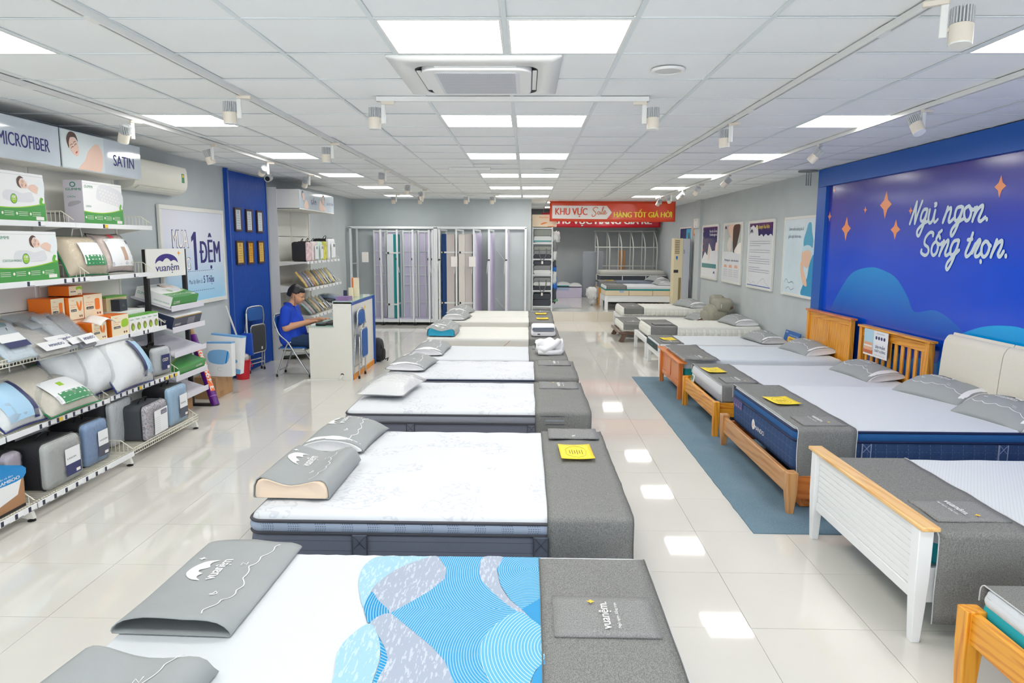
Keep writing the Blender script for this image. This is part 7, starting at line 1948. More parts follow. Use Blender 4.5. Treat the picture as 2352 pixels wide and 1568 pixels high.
# on the counter
t = thing('keyboard', 'black computer keyboard on the lower desk of the counter', 'keyboard', (-2.80, 9.95, 0.757))
MB().box(-0.07, 0.07, -0.22, 0.22, 0, 0.018).build('case', m_black, t, bevel=0.004)
for r in range(5): MB().box(-0.06+r*0.025, -0.04+r*0.025, -0.21, 0.21, 0.018, 0.025).build('key_row', M('key_grey', (60, 62, 66), 0.5), t)
t = thing('notepad', 'white paper pad beside the keyboard', 'paper', (-2.95, 9.76, 0.757)); MB().box(-0.06, 0.06, -0.09, 0.09, 0, 0.012).build('sheets', white_p, t)
t = thing('telephone', 'small dark handset lying by the paper pad', 'telephone', (-2.86, 9.64, 0.757)); MB().box(-0.07, 0.07, -0.03, 0.03, 0, 0.035).build('body', m_black, t, bevel=0.012, seg=3); MB().box(-0.05, 0.02, -0.02, 0.02, 0.034, 0.037).build('screen', M('screen_teal', (90, 170, 190), 0.3), t)
t = thing('leaflet_stack', 'stack of purple leaflets on the counter top', 'leaflets', (-2.56, 9.78, 1.1025))
for k in range(6): MB().box(-0.085, 0.085, -0.13, 0.13, k*0.009, k*0.009+0.007).build('leaflet', M('leaflet_purple', (130, 92, 160), 0.4) if k % 2 else M('leaflet_lilac', (186, 160, 196), 0.4), t)
def cbox(label, x, y, z, s, h, a, b):
    t = thing('sample_carton', label, 'carton', (x, y, z)); MB().box(-s/2, s/2, -s/2, s/2, 0, h).build('carton', a, t, bevel=0.002, seg=1)
    MB().box(s/2, s/2+0.001, -s/2, s/2, 0, h).build('front_panel', b, t); MB().box(-0.02, s/2, -s/2-0.001, -s/2, 0, h).build('side_panel', b, t); return t
cbox('orange and cream carton at the bottom of the pile on the counter', -2.56, 10.47, 1.1025, 0.085, 0.13, m_or, m_crm)
cbox('orange and cream carton on top of the pile on the counter', -2.565, 10.47, 1.2335, 0.09, 0.15, m_or, m_crm)
cbox('small cream carton beside the orange pile on the counter', -2.60, 10.33, 1.1025, 0.06, 0.14, m_crm, m_crm)
cbox('small dark blue gift box on the counter', -2.66, 10.24, 1.1025, 0.05, 0.11, M('box_navy'), M('box_navy'))
# backpack behind the counter
t = thing('backpack', 'black backpack on the floor behind the blue post of the counter', 'backpack', (-2.42, 11.18, 0))
m_bp = M('backpack_black', (44, 46, 50), 0.7, bump=(40, 0.3))
blob(MB(), (0, 0, 0.19), (0.11, 0.13, 0.19), 3.0, 2).build('main_pocket', m_bp, t, smooth='all'); blob(MB(), (0.07, -0.02, 0.12), (0.07, 0.10, 0.11), 3.0, 5).build('front_pocket', m_bp, t, smooth='all')
MB().tube([(0.08, -0.08, 0.30), (0.13, -0.10, 0.2), (0.11, -0.11, 0.08), (0.16, -0.1, 0.05), (0.2, -0.08, 0.07), (0.18, -0.06, 0.02)], 0.009, 6).build('strap', m_bp, t, smooth='all')
# floor trunking and little adapter
t = thing('cable_trunking', 'white cable trunking on the floor by the counter', 'cable trunking', (-2.85, 9.3, 0))
MB(t).bar((-3.12, 8.82, 0.008), (-3.06, 9.56, 0.008), 0.035, 0.016).build('duct', m_white, t); MB(t).bar((-3.06, 9.555, 0.008), (-2.56, 9.555, 0.008), 0.03, 0.016).build('duct', m_white, t)
t = thing('power_adapter', 'small white power adapter hanging at the foot of the counter', 'power adapter', (-2.57, 9.545, 0.02)); MB().obox((0, 0, 0.03), (0.03, 0.03, 0.07), Matrix.Rotation(0.6, 3, 'Y')).build('case', m_white, t, bevel=0.005)
# ---------------------------------------------------------------- clerk's chair (open folding chair)
t = thing('folding_chair', 'open blue folding chair with silver tube frame under the seated clerk', 'folding chair', (-3.36, 9.97, 0))
for s_ in (-1, 1):
    y = 9.97+0.20*s_
    MB(t).tube(catmull([(-3.555, y, 0.86), (-3.56, y, 0.80), (-3.50, y, 0.62), (-3.38, y, 0.50), (-3.24, y, 0.27), (-3.08, y, 0.02)], 5, False), 0.0125, 8).build('front_leg', m_chrome, t, smooth='all')
    MB(t).tube(catmull([(-3.34, y-0.02*s_, 0.50), (-3.40, y-0.02*s_, 0.46), (-3.47, y-0.02*s_, 0.27), (-3.56, y-0.02*s_, 0.02)], 5, False), 0.0125, 8).build('rear_leg', m_chrome, t, smooth='all')
    for x in (-3.08, -3.56): MB(t).tube([(x, y-(0.02*s_ if x < -3.4 else 0), 0.0), (x, y-(0.02*s_ if x < -3.4 else 0), 0.035)], 0.017, 8).build('rubber_cap', m_rubber, t)
MB(t).tube([(-3.10, 9.77, 0.05), (-3.10, 10.17, 0.05)], 0.009, 8).build('cross_bar', m_chrome, t); MB(t).tube([(-3.53, 9.79, 0.09), (-3.53, 10.15, 0.09)], 0.009, 8).build('cross_bar', m_chrome, t)
MB(t).tube([(-3.555, 9.77, 0.86), (-3.565, 9.80, 0.885), (-3.565, 10.14, 0.885), (-3.555, 10.17, 0.86)], 0.0125, 8).build('back_frame', m_chrome, t, smooth='all')
MB(t).prism(rrect(9.79, 10.15, 0.68, 0.87, 0.05), lambda u, v: (-3.575+0.10*(0.87-v)*0.3, u, v), lambda u, v: (-3.545+0.10*(0.87-v)*0.3, u, v)).build('backrest', m_seatb, t, bevel=0.01)
MB(t).prism(rrect(-3.52, -3.13, 9.79, 10.15, 0.06), lambda u, v: (u, v, 0.40), lambda u, v: (u, v, 0.432)).build('seat', m_seatb, t, bevel=0.012)
MB(t).tube([(p[0], p[1], 0.402) for p in rrect(-3.53, -3.12, 9.78, 10.16, 0.06)], 0.011, 8, True).build('seat_frame', m_chrome, t, smooth='all')
# ---------------------------------------------------------------- seated clerk
Yp = 9.97
m_skin = M('skin', (214, 160, 124), 0.55); m_shirt = M('polo_blue', (14, 68, 196), 0.75, bump=(200, 0.15)); m_trous = M('trousers_navy', (36, 62, 96), 0.8); m_hair = M('hair_black', (22, 20, 22), 0.5); m_shoe = M('shoe_black', (24, 24, 26), 0.5)
def capsule(mb, p, q, r1, r2, n=16, m=5):
    p, q = Vector(p), Vector(q); d = (q-p); L = d.length; d.normalize()
    pts = []; rs = []
    for k in range(m): a = PI/2*k/m; pts.append(p-d*(r1*math.cos(a))); rs.append(max(0.0008, r1*math.sin(a)))
    for k in range(5): pts.append(p+d*(L*k/4)); rs.append(r1+(r2-r1)*k/4)
    for k in range(1, m+1): a = PI/2*k/m; pts.append(q+d*(r2*math.sin(a))); rs.append(max(0.0008, r2*math.cos(a)))
    mb.tube(pts, rs, n)
PR = []   # (p, q, r1, r2, tag, yscale)
def cap_(p, q, r1, r2, tg_): PR.append((Vector(p), Vector(q), r1, r2, tg_))
hip = (-3.40, Yp, 0.53)
# torso (two columns side by side give breadth), belly, chest, shoulders
for s_ in (-1, 1):
    cap_((-3.41, Yp+0.085*s_, 0.54), (-3.42, Yp+0.09*s_, 0.72), 0.125, 0.13, 'shirt')
    cap_((-3.42, Yp+0.09*s_, 0.72), (-3.40, Yp+0.10*s_, 0.92), 0.128, 0.105, 'shirt')
    cap_((-3.31, Yp+0.06*s_, 0.60), (-3.33, Yp+0.07*s_, 0.76), 0.12, 0.10, 'shirt')
    cap_((-3.40, Yp+0.06*s_, 0.985), (-3.395, Yp+0.165*s_, 0.955), 0.07, 0.072, 'shirt')
    cap_((-3.395, Yp+0.185*s_, 0.945), (-3.385+0.02*s_, Yp+0.215*s_, 0.785), 0.08, 0.074, 'shirt')       # sleeves
    cap_((-3.385+0.02*s_, Yp+0.215*s_, 0.80), (-3.37+0.02*s_, Yp+0.215*s_, 0.715), 0.058, 0.056, 'skin')    # elbow
    cap_((-3.41, Yp+0.085*s_, 0.53), (-3.05, Yp+0.10*s_, 0.50), 0.105, 0.085, 'trous')                    # thighs
    cap_((-3.05, Yp+0.10*s_, 0.50), (-2.99, Yp+0.10*s_, 0.12), 0.078, 0.052, 'trous')                     # shins
    cap_((-3.02, Yp+0.10*s_, 0.05), (-2.86, Yp+0.11*s_, 0.045), 0.047, 0.04, 'shoe')
cap_((-3.29, Yp, 0.61), (-3.32, Yp, 0.80), 0.128, 0.11, 'shirt')
cap_((-3.32, Yp, 0.80), (-3.37, Yp, 0.94), 0.11, 0.085, 'shirt')
# forearms and hands: right (near) and left (far)
hands = (((-3.37-0.02, Yp-0.215, 0.712), (-3.10, Yp-0.13, 0.785)), ((-3.35, Yp+0.215, 0.715), (-2.98, Yp+0.10, 0.80)))
for e, w_ in hands:
    cap_(e, w_, 0.056, 0.034, 'skin')
    d_ = (Vector(w_)-Vector(e)).normalized(); sd_ = Vector((-d_.y, d_.x, 0)).normalized()
    W_ = Vector(w_)
    k1 = W_+d_*0.075+Vector((0, 0, -0.006))
    for o_ in (-0.022, 0.0, 0.022): cap_(W_+sd_*o_*0.7, k1+sd_*o_, 0.019, 0.016, 'skin')
    for i_, (o_, ln) in enumerate(((-0.033, 0.055), (-0.011, 0.068), (0.011, 0.064), (0.033, 0.05))):
        a_ = k1+sd_*o_; m_ = a_+d_*ln*0.55+Vector((0, 0, 0.002)); z_ = a_+d_*ln*0.95+Vector((0, 0, -0.016))
        cap_(a_, m_, 0.0095, 0.009, 'skin'); cap_(m_, z_, 0.009, 0.0075, 'skin')
    s2_ = 1 if e[1] < Yp else -1
    a_ = W_+d_*0.02+sd_*0.026*s2_; m_ = a_+d_*0.035+sd_*0.02*s2_+Vector((0, 0, -0.008)); cap_(a_, m_, 0.012, 0.0105, 'skin'); cap_(m_, m_+d_*0.03+Vector((0, 0, -0.006)), 0.0105, 0.009, 'skin')
# neck and head, tipped forward
cap_((-3.385, Yp, 0.99), (-3.335, Yp, 1.075), 0.066, 0.06, 'skin')
HC = Vector((-3.285, Yp, 1.165)); HA = 0.42
def hp(f, s_, u):   # head-local: forward, side, up
    return HC+Vector((f*math.cos(HA)+u*math.sin(HA)*0.6, s_, -f*math.sin(HA)+u*math.cos(HA)))
cap_(hp(-0.03, 0, 0.03), hp(0.015, 0, 0.03), 0.095, 0.088, 'skin')
for s_ in (-1, 1):
    cap_(hp(0.0, 0.022*s_, -0.02), hp(0.045, 0.02*s_, -0.055), 0.068, 0.05, 'skin')      # cheeks
    cap_(hp(-0.01, 0.03*s_, -0.06), hp(0.05, 0.014*s_, -0.098), 0.045, 0.026, 'skin')     # jaw
    cap_(hp(-0.012, 0.084*s_, 0.012), hp(-0.016, 0.088*s_, -0.028), 0.016, 0.012, 'skin')  # ears
    cap_(hp(0.088, 0.012*s_, 0.018), hp(0.086, 0.05*s_, 0.014), 0.012, 0.012, 'skin')      # brow ridge
    cap_(hp(0.098, 0.011*s_, -0.030), hp(0.098, 0.013*s_, -0.031), 0.0095, 0.0095, 'skin')  # nostrils
cap_(hp(0.092, 0, 0.004), hp(0.110, 0, -0.028), 0.009, 0.0125, 'skin')                     # nose
cap_(hp(0.086, -0.016, -0.062), hp(0.086, 0.016, -0.062), 0.0095, 0.0095, 'skin'); cap_(hp(0.083, -0.013, -0.073), hp(0.083, 0.013, -0.073), 0.009, 0.009, 'skin')
cap_(hp(0.066, -0.01, -0.103), hp(0.066, 0.01, -0.103), 0.017, 0.017, 'skin')              # chin
person = thing('person', 'person in a blue polo shirt with earphones, seated, typing at the counter', 'person', (-3.36, Yp, 0.0))
mb = MB(person)
for p, q, r1, r2, tg_ in PR: capsule(mb, p, q, r1, r2, 12, 4)
tmp = mb.build('body', m_skin, None)
tmp.location = (0, 0, 0)
md = tmp.modifiers.new('remesh', 'REMESH'); md.mode = 'VOXEL'; md.voxel_size = 0.0065; md.use_smooth_shade = True
md = tmp.modifiers.new('smooth', 'SMOOTH'); md.iterations = 5; md.factor = 0.5
dg = bpy.context.evaluated_depsgraph_get()
bme = bpy.data.meshes.new_from_object(tmp.evaluated_get(dg))
bpy.data.objects.remove(tmp)
bme.materials.clear()
for q in (m_skin, m_shirt, m_trous, m_shoe): bme.materials.append(q)
_idx = {'skin': 0, 'shirt': 1, 'trous': 2, 'shoe': 3}
_o = Vector(person.location)
for f_ in bme.polygons:
    c_ = f_.center+_o; best = None
    for p, q, r1, r2, tg_ in PR:
        d = q-p; L2 = d.length_squared
        u = max(0.0, min(1.0, (c_-p).dot(d)/L2)) if L2 > 1e-9 else 0
        dist = (c_-(p+d*u)).length-(r1+(r2-r1)*u)
        if best is None or dist < best[0]: best = (dist, tg_)
    f_.material_index = _idx[best[1]]
    f_.use_smooth = True
body = bpy.data.objects.new('body', bme); COL.objects.link(body); body.parent = person
# hair cap
def hairpt(a, b):
    th = 2*PI*a; ph = b*PI*0.5
    f, s_, u = math.cos(ph)*math.cos(th), math.cos(ph)*math.sin(th), math.sin(ph)
    lowb = -0.055 if f < -0.25 else (0.02 if f < 0.5 else 0.07)
    low = lowb
    uu = low+(0.150-low)*math.sin(ph)**0.85
    k = 1.0+0.05*noise.noise((f*6, s_*6, u*6))
    return hp(-0.022+f*0.124*k, s_*0.112*k, uu*k)
MB(person).grid(36, 14, hairpt, wu=True).build('hair', m_hair, person, smooth='all', solid=0.008)
for s_ in (-1, 1):
    MB(person).tube([hp(0.094, 0.018*s_, 0.024), hp(0.094, 0.034*s_, 0.029), hp(0.084, 0.052*s_, 0.022)], 0.0038, 6).build('eyebrow', m_hair, person)
    MB(person).tube([hp(0.0915, 0.02*s_, 0.003), hp(0.0905, 0.033*s_, 0.003), hp(0.081, 0.046*s_, 0.003)], 0.0035, 6).build('eye', m_hair, person)
MB(person).tube([hp(0.0955, -0.018, -0.067), hp(0.0965, 0, -0.066), hp(0.0955, 0.018, -0.067)], 0.0028, 6).build('lips', M('lip_brown', (170, 96, 84), 0.5), person)
MB(person).tube([hp(-0.004, -0.094, -0.008), hp(0.01, -0.092, -0.05), hp(0.02, -0.08, -0.12), Vector((-3.31, Yp-0.05, 0.98)), Vector((-3.27, Yp-0.04, 0.90))], 0.0026, 6).build('earphone_wire', m_rubber, person)
MB(person).tube([Vector((-3.395+0.072*math.cos(a*PI/8)+0.018*math.sin(a*PI/8)*0, Yp+0.075*math.sin(a*PI/8), 1.015+0.022*(-math.cos(a*PI/8)))) for a in range(16)], 0.017, 8, True).build('collar', M('collar_blue', (10, 52, 160), 0.75), person, smooth='all')
for k in range(2): MB(person).tube([(-3.295+k*0.018, Yp-0.02, 0.955-k*0.04), (-3.29+k*0.018, Yp-0.02, 0.955-k*0.04)], 0.006, 8).build('button', white_p, person)
# ================================================================ pull-out mattress racks along the back wall
m_rackw = M('rack_white', (228, 232, 234), 0.35); m_lav = M('board_lavender', (216, 208, 232), 0.6); m_clip = M('clip_black', (40, 42, 44), 0.5); m_strapw = M('strap_white', (226, 228, 228), 0.6)
t = thing('rack_enclosure', 'white metal outer frame around the pull-out mattress racks', 'rack frame', (-2.04, 16.4, 0))
for x in (-4.03, -2.105, -2.06, -0.03): 
    for y in (16.10, 16.72): MB(t).box(x-0.022, x+0.022, y-0.022, y+0.022, 0, 2.24).build('post', m_rackw, t)
for y in (16.10, 16.72): MB(t).box(-4.05, -0.01, y-0.022, y+0.022, 2.22, 2.265).build('top_rail', m_rackw, t)
for x in (-4.03, -2.08, -0.03):
    MB(t).box(x-0.02, x+0.02, 16.12, 16.70, 2.22, 2.26).build('side_rail', m_rackw, t); MB(t).box(x-0.012, x+0.012, 16.12, 16.70, 1.40, 1.425).build('side_rail', m_rackw, t); MB(t).box(x-0.012, x+0.012, 16.12, 16.70, 0.55, 0.575).build('side_rail', m_rackw, t)
MB(t).box(-2.06, -0.03, 16.70, 16.74, 0.26, 0.29).build('bottom_rail', m_rackw, t)
def cart(label, x0, x1, board=True, grid=True):
    t = thing('mattress_cart', label, 'mattress rack', ((x0+x1)/2, 16.36, 0), 0, 'pull-out mattress racks')
    for x in (x0+0.02, x1-0.02):
        for y in (16.10, 16.62):
            MB(t).box(x-0.019, x+0.019, y-0.019, y+0.019, 0.075, 2.19 if (x > (x0+x1)/2 or y > 16.3) else 0.16).build('post', m_rackw, t)
            MB(t).lathe([(0.026, -0.012), (0.026, 0.012)], (x, y, 0.028), Matrix.Rotation(PI/2, 3, 'Y'), 12).build('caster', m_rubber, t)
            MB(t).box(x-0.012, x+0.012, y-0.012, y+0.012, 0.05, 0.078).build('caster_fork', m_clip, t)
    MB(t).box(x0, x1, 16.085, 16.64, 0.075, 0.135).build('base_rail', m_rackw, t)
    MB(t).box(x0+0.02, x1-0.02, 16.10, 16.62, 0.135, 0.15).build('base_board', m_lav, t)
    MB(t).box(x0+0.02, x1-0.02, 16.60, 16.635, 2.14, 2.18).build('top_bar', m_rackw, t); MB(t).box(x1-0.035, x1-0.005, 16.10, 16.62, 2.15, 2.18).build('top_bar', m_rackw, t)
    if board:
        MB(t).box(x0+0.04, x1-0.04, 16.625, 16.64, 0.15, 2.13).build('back_board', m_lav, t)
        if grid:
            xm = (x0+x1)/2
            MB(t).box(xm-0.009, xm+0.009, 16.60, 16.618, 0.15, 2.14).build('grid_bar', m_rackw, t)
            for z in (1.70, 1.36, 1.14, 0.92, 0.50): MB(t).box(x0+0.04, x1-0.04, 16.602, 16.616, z-0.009, z+0.009).build('grid_bar', m_rackw, t)
            MB(t).tube([(xm+0.06, 16.45, 0.16), (xm+0.02, 16.5, 1.32)], 0.013, 8).build('brace', m_rackw, t)
    MB(t).box(x1-0.055, x1-0.035, 16.075, 16.09, 1.50, 1.55).build('clip', m_clip, t)
    MB(t).bar((x1-0.03, 16.08, 1.52), (x1+0.03, 16.07, 1.22), 0.012, 0.012).build('strap_end', m_strapw, t)
    return t
cart('leftmost pull-out mattress rack with lavender board, paper sheet hung beside it', -3.62, -3.32)
cart('pull-out rack holding the white mattress with teal side', -3.31, -2.945, True, False)
cart('pull-out rack with lavender board right of the teal sided mattress', -2.935, -2.585)
cart('fourth pull-out rack with lavender board and loose white strap', -2.575, -2.215)
cart('narrow pull-out rack tight behind the middle posts', -2.205, -2.13, True, False)
def stood(label, x0, x1, y0, y1, z0, z1, front, side, sx, bump=0.02):
    t = thing('upright_mattress', label, 'mattress', ((x0+x1)/2, (y0+y1)/2, z0))
    MB(t).box(x0, sx, y0, y1, z0, z1).build('left_layer', front, t, bevel=bump, seg=3); MB(t).box(sx, x1, y0+0.004, y1, z0, z1).build('right_layer', side, t, bevel=bump*0.5, seg=3)
    for z in (z0+(z1-z0)*0.78, z0+(z1-z0)*0.17): MB(t).box(x0-0.008, x1+0.008, y0-0.006, y1+0.004, z-0.018, z+0.018).build('strap', m_strapw, t); MB(t).box(x0+0.02, x0+0.06, y0-0.012, y0-0.006, z-0.022, z+0.022).build('buckle', m_clip, t)
    return t
stood('upright white mattress with teal side strapped in a pull-out rack', -3.22, -2.99, 16.14, 16.58, 0.152, 2.09, m_fab, m_teal, -3.06)
stood('upright navy and beige mattress strapped in the rack', -1.955, -1.66, 16.16, 16.6, 0.20, 2.10, M('mattress_royal', (14, 62, 122), 0.7), M('mattress_taupe', (206, 198, 196), 0.8), -1.845)
stood('upright beige mattress beside the navy one in the rack', -1.57, -1.25, 16.16, 16.6, 0.20, 2.10, M('mattress_beige', (228, 222, 216), 0.8), M('mattress_taupe'), -1.42)
def divider(label, x, lav, sheet=False, w=0.14):
    t = thing('rack_divider', label, 'rack divider', (x, 16.4, 0), 0, 'white rack dividers with lavender boards')
    MB(t).box(x-0.02, x+0.02, 16.09, 16.13, 0, 2.21).build('post', m_rackw, t); MB(t).box(x-0.02+w*0.8, x+0.02+w*0.8, 16.58, 16.62, 0, 2.20).build('post', m_rackw, t)
    MB(t).bar((x, 16.11, 2.19), (x+w*0.8, 16.60, 2.18), 0.04, 0.035).build('top_bar', m_rackw, t)
    if lav: MB(t).add([(x+0.022, 16.12, 0.12), (x+w, 16.58, 0.12), (x+w, 16.58, 2.12), (x+0.022, 16.12, 2.12), (x+0.034, 16.12, 0.12), (x+w+0.012, 16.58, 0.12), (x+w+0.012, 16.58, 2.12), (x+0.034, 16.12, 2.12)], [(0, 1, 2, 3), (4, 7, 6, 5), (0, 4, 5, 1), (1, 5, 6, 2), (2, 6, 7, 3), (3, 7, 4, 0)]).build('board', m_lav, t)
    MB(t).box(x-0.024, x+0.024, 16.08, 16.09, 1.50, 1.53).build('clip', m_clip, t); MB(t).bar((x-0.03, 16.085, 1.48), (x-0.045, 16.08, 1.20), 0.012, 0.012).build('strap_end', m_strapw, t)
    return t
divider('white rack divider left of the navy upright mattress', -2.0, False)
divider('white rack divider between the navy and beige upright mattresses', -1.61, False)
divider('white rack divider with lavender board right of the beige mattress', -1.21, True)
divider('white rack divider with lavender board in the middle of the empty rack part', -0.865, True, w=0.10)
divider('white rack divider nearest the right end of the empty rack', -0.47, True, w=0.05)
t = thing('rack_brace', 'white diagonal strap hanging in the empty rack part', 'strap', (-0.58, 16.6, 0.3)); MB(t).bar((-0.72, 16.66, 1.75), (-0.50, 16.5, 1.48), 0.02, 0.01).build('strap', m_strapw, t); MB(t).bar((-0.73, 16.66, 0.6), (-0.52, 16.6, 0.35), 0.02, 0.01).build('strap', m_strapw, t)
for x, z0, lb in ((-3.70, 1.45, 'white paper sheet hung on the leftmost rack'), (-1.66, 1.36, 'white paper sheet hung before the navy upright mattress'), (-1.25, 1.36, 'white paper sheet in a clear sleeve hung right of the beige upright mattress')):
    t = thing('paper_sheet', lb, 'paper', (x, 16.07, z0)); MB(t).box(x-0.07, x+0.08, 16.066, 16.069, z0, z0+0.23).build('sheet', white_p, t); MB(t).box(x-0.01, x+0.02, 16.06, 16.066, z0+0.215, z0+0.235).build('clip', m_rackw, t)
# ================================================================ raised sale area
m_bansh = M('banner_orange', (226, 74, 40), 0.3, var=(1.2, 0.06)); m_banred = M('banner_red', (196, 24, 44), 0.3, var=(1.0, 0.08)); m_bany = M('banner_yellow', (250, 222, 60), 0.4)
def banner(label, y, x0, x1, z0, z1, mat, name='sale_banner'):
    t = thing(name, label, 'banner', ((x0+x1)/2, y, z0))
    def f(a, b): return Vector((x0+(x1-x0)*a, y+0.02*math.sin(a*9)*(1-b)+0.012*math.sin(a*23+b*3), z0+(z1-z0)*b+0.012*math.sin(PI*a)*(b-1)))
    MB(t).grid(48, 8, f).build('cloth', mat, t, smooth='all', solid=0.002)
    for k in range(9): MB(t).tube([(x0+(x1-x0)*(k+0.1)/8.2, y, z1-0.01), (x0+(x1-x0)*(k+0.1)/8.2, y, ZC)], 0.003, 5).build('tie', m_white, t)
    return t, (lambda u, v: f((u-x0)/(x1-x0), (v-z0)/(z1-z0))+Vector((0, -0.008, 0)))
t, fb = banner('orange banner reading KHU VỰC Sale HÀNG TỐT GIÁ HỜI', 17.03, 0.54, 3.53, 2.42, 2.895, m_bansh)
mb = MB(t)
a_ = [(0.60, 2.49), (0.60, 2.79)]
n_ = 14
for k in range(n_):
    xa, xb = 0.60+(1.90-0.60)*k/n_, 0.60+(1.90-0.60)*(k+1)/n_
    for r_ in range(8): mb.add([fb(xa, 2.485+0.305*r_/8), fb(xb, 2.485+0.305*r_/8), fb(xb, 2.485+0.305*(r_+1)/8), fb(xa, 2.485+0.305*(r_+1)/8)], [(0, 1, 2, 3)])
mb.add([fb(1.90, 2.485), fb(2.02, 2.6375), fb(1.90, 2.79)], [(0, 1, 2)])
mb.build('arrow_panel', white_p, t)
fb2 = lambda u, v: fb(u, v)+Vector((0, -0.007, 0))
MB(t).text('KHU VỰC', fb2, 0.67, 1.44, 2.53, 2.765, 0.03).build('lettering', m_bansh, t)
MB(t).stroke([(1.68, 2.73), (1.66, 2.755), (1.60, 2.745), (1.57, 2.70), (1.61, 2.66), (1.64, 2.61), (1.61, 2.555), (1.56, 2.545), (1.55, 2.585)], 0.016, fb2).stroke([(1.74, 2.64), (1.70, 2.655), (1.68, 2.62), (1.70, 2.59), (1.735, 2.62), (1.745, 2.65), (1.745, 2.60), (1.77, 2.60)], 0.014, fb2).stroke([(1.77, 2.60), (1.80, 2.70), (1.825, 2.75), (1.80, 2.755), (1.785, 2.66), (1.79, 2.60), (1.82, 2.60)], 0.014, fb2).stroke([(1.82, 2.62), (1.865, 2.64), (1.86, 2.675), (1.83, 2.66), (1.825, 2.62), (1.85, 2.595), (1.90, 2.63)], 0.014, fb2).build('script_lettering', M('banner_brown', (214, 110, 40), 0.4), t)
MB(t).text('HÀNG TỐT GIÁ HỜI', fb2, 2.06, 3.45, 2.525, 2.72, 0.05).build('yellow_lettering', m_bany, t)
t, fb = banner('dark red banner reading HÀNG GIÁ RẺ hanging deeper in the sale area', 21.4, 0.45, 4.0, 2.375, 2.80, m_banred)
MB(t).text('KHU VỰC HÀNG GIÁ RẺ', lambda u, v: fb(u, v)+Vector((0, -0.004, 0)), 0.75, 3.75, 2.42, 2.74, 0.05).build('lettering', white_p, t)
# metal rack with folded goods
t = thing('storage_rack', 'slim white metal rack of folded bedding at the step', 'rack', (0.38, 17.45, ZP))
for x in (0.14, 0.615):
    for y in (17.22, 17.68): MB(t).box(x-0.014, x+0.014, y-0.014, y+0.014, ZP, 2.29).build('post', m_rackw, t)
RZ = [0.37, 0.755, 1.145, 1.525, 1.905, 2.27]
for z in RZ: MB(t).box(0.14, 0.615, 17.21, 17.69, z-0.03, z).build('shelf', m_rackw, t)
t = thing('promotional_box', 'cream cartoon free pillow box on top of the storage rack', 'box', (0.42, 17.45, 2.292))
MB(t).box(0.12, 0.72, 17.24, 17.62, 2.292, 2.585).build('carton', M('carton_peach', (246, 226, 196), 0.5), t, bevel=0.003)
fN = lambda u, v: Vector((u, 17.2385, v))
MB(t).text('Hachiko', fN, 0.30, 0.52, 2.50, 2.545).build('name_print', m_orp, t); MB(t).poly(sm([(0.33, 2.36), (0.42, 2.40), (0.50, 2.39), (0.44, 2.37), (0.36, 2.345)]), fN).build('orange_mark', m_orp, t)
MB(t).box(0.5, 0.66, 17.238, 17.24, 2.295, 2.312).build('orange_tab', m_orp, t)
def folded(label, z, h, mat, n=2, strap=None, x0=0.165, x1=0.60, tealline=False):
    t = thing('folded_bedding', label, 'folded bedding', (0.38, 17.45, z), 0, 'folded bedding in the storage rack')
    for k in range(n):
        hh = h/n
        pr = rrect(x0, x1, z+k*hh, z+(k+1)*hh-0.004, min(0.045, hh*0.42), 5)
        MB(t).prism([(p[0]+0.006*math.sin(p[1]*60+k), p[1]) for p in pr], lambda u, v: (u, 17.235+0.01*(k % 2), v), lambda u, v: (u, 17.66, v)).build('fold', mat[k % len(mat)], t, bevel=0.012, seg=3)
    if tealline: MB(t).box(x0+0.005, x1-0.005, 17.228, 17.236, z+0.03, z+0.055).build('teal_band', m_teal, t)
    if strap:
        MB(t).tube(catmull([(0.30, 17.225, z+h*0.8), (0.32, 17.20, z+h*0.2), (0.37, 17.19, z-0.05), (0.46, 17.20, z+h*0.2), (0.48, 17.225, z+h*0.8)], 5, False), 0.011, 6).build('carry_strap', strap, t, smooth='all')
        MB(t).box(0.355, 0.40, 17.18, 17.185, z-0.13, z-0.06).build('care_tag', white_p, t)
    return t
m_fg = M('fold_grey', (142, 144, 146), 0.85); m_fd = M('fold_dark', (72, 76, 84), 0.85); m_fw = M('fold_white', (222, 224, 224), 0.85); m_fs = M('strap_pewter', (120, 122, 124), 0.8); m_fo = M('fold_olive', (150, 154, 148), 0.85)
folded('white folded quilt with teal band on the top rack shelf', 1.906, 0.33, [m_fw, m_fo], 2, None, tealline=True)
folded('grey folded mats with carrying strap, second rack shelf from the top', 1.526, 0.30, [m_fd, m_fg, m_fo], 3, m_fs)
folded('dark and grey folded mats, third rack shelf from the top', 1.146, 0.33, [m_fw, m_fg, m_fd], 3, None)
folded('pale grey folded mats with carrying strap, second rack shelf from the bottom', 0.756, 0.31, [m_fd, m_fw, m_fg], 3, m_fs)
folded('dark slate folded bedding on the lowest rack shelf', 0.371, 0.31, [m_fd, m_fd], 2, None)
t = thing('hanging_bags', 'cluster of grey, white and blue bags hanging off the right side of the rack', 'bags', (0.70, 17.45, ZP+0.1))
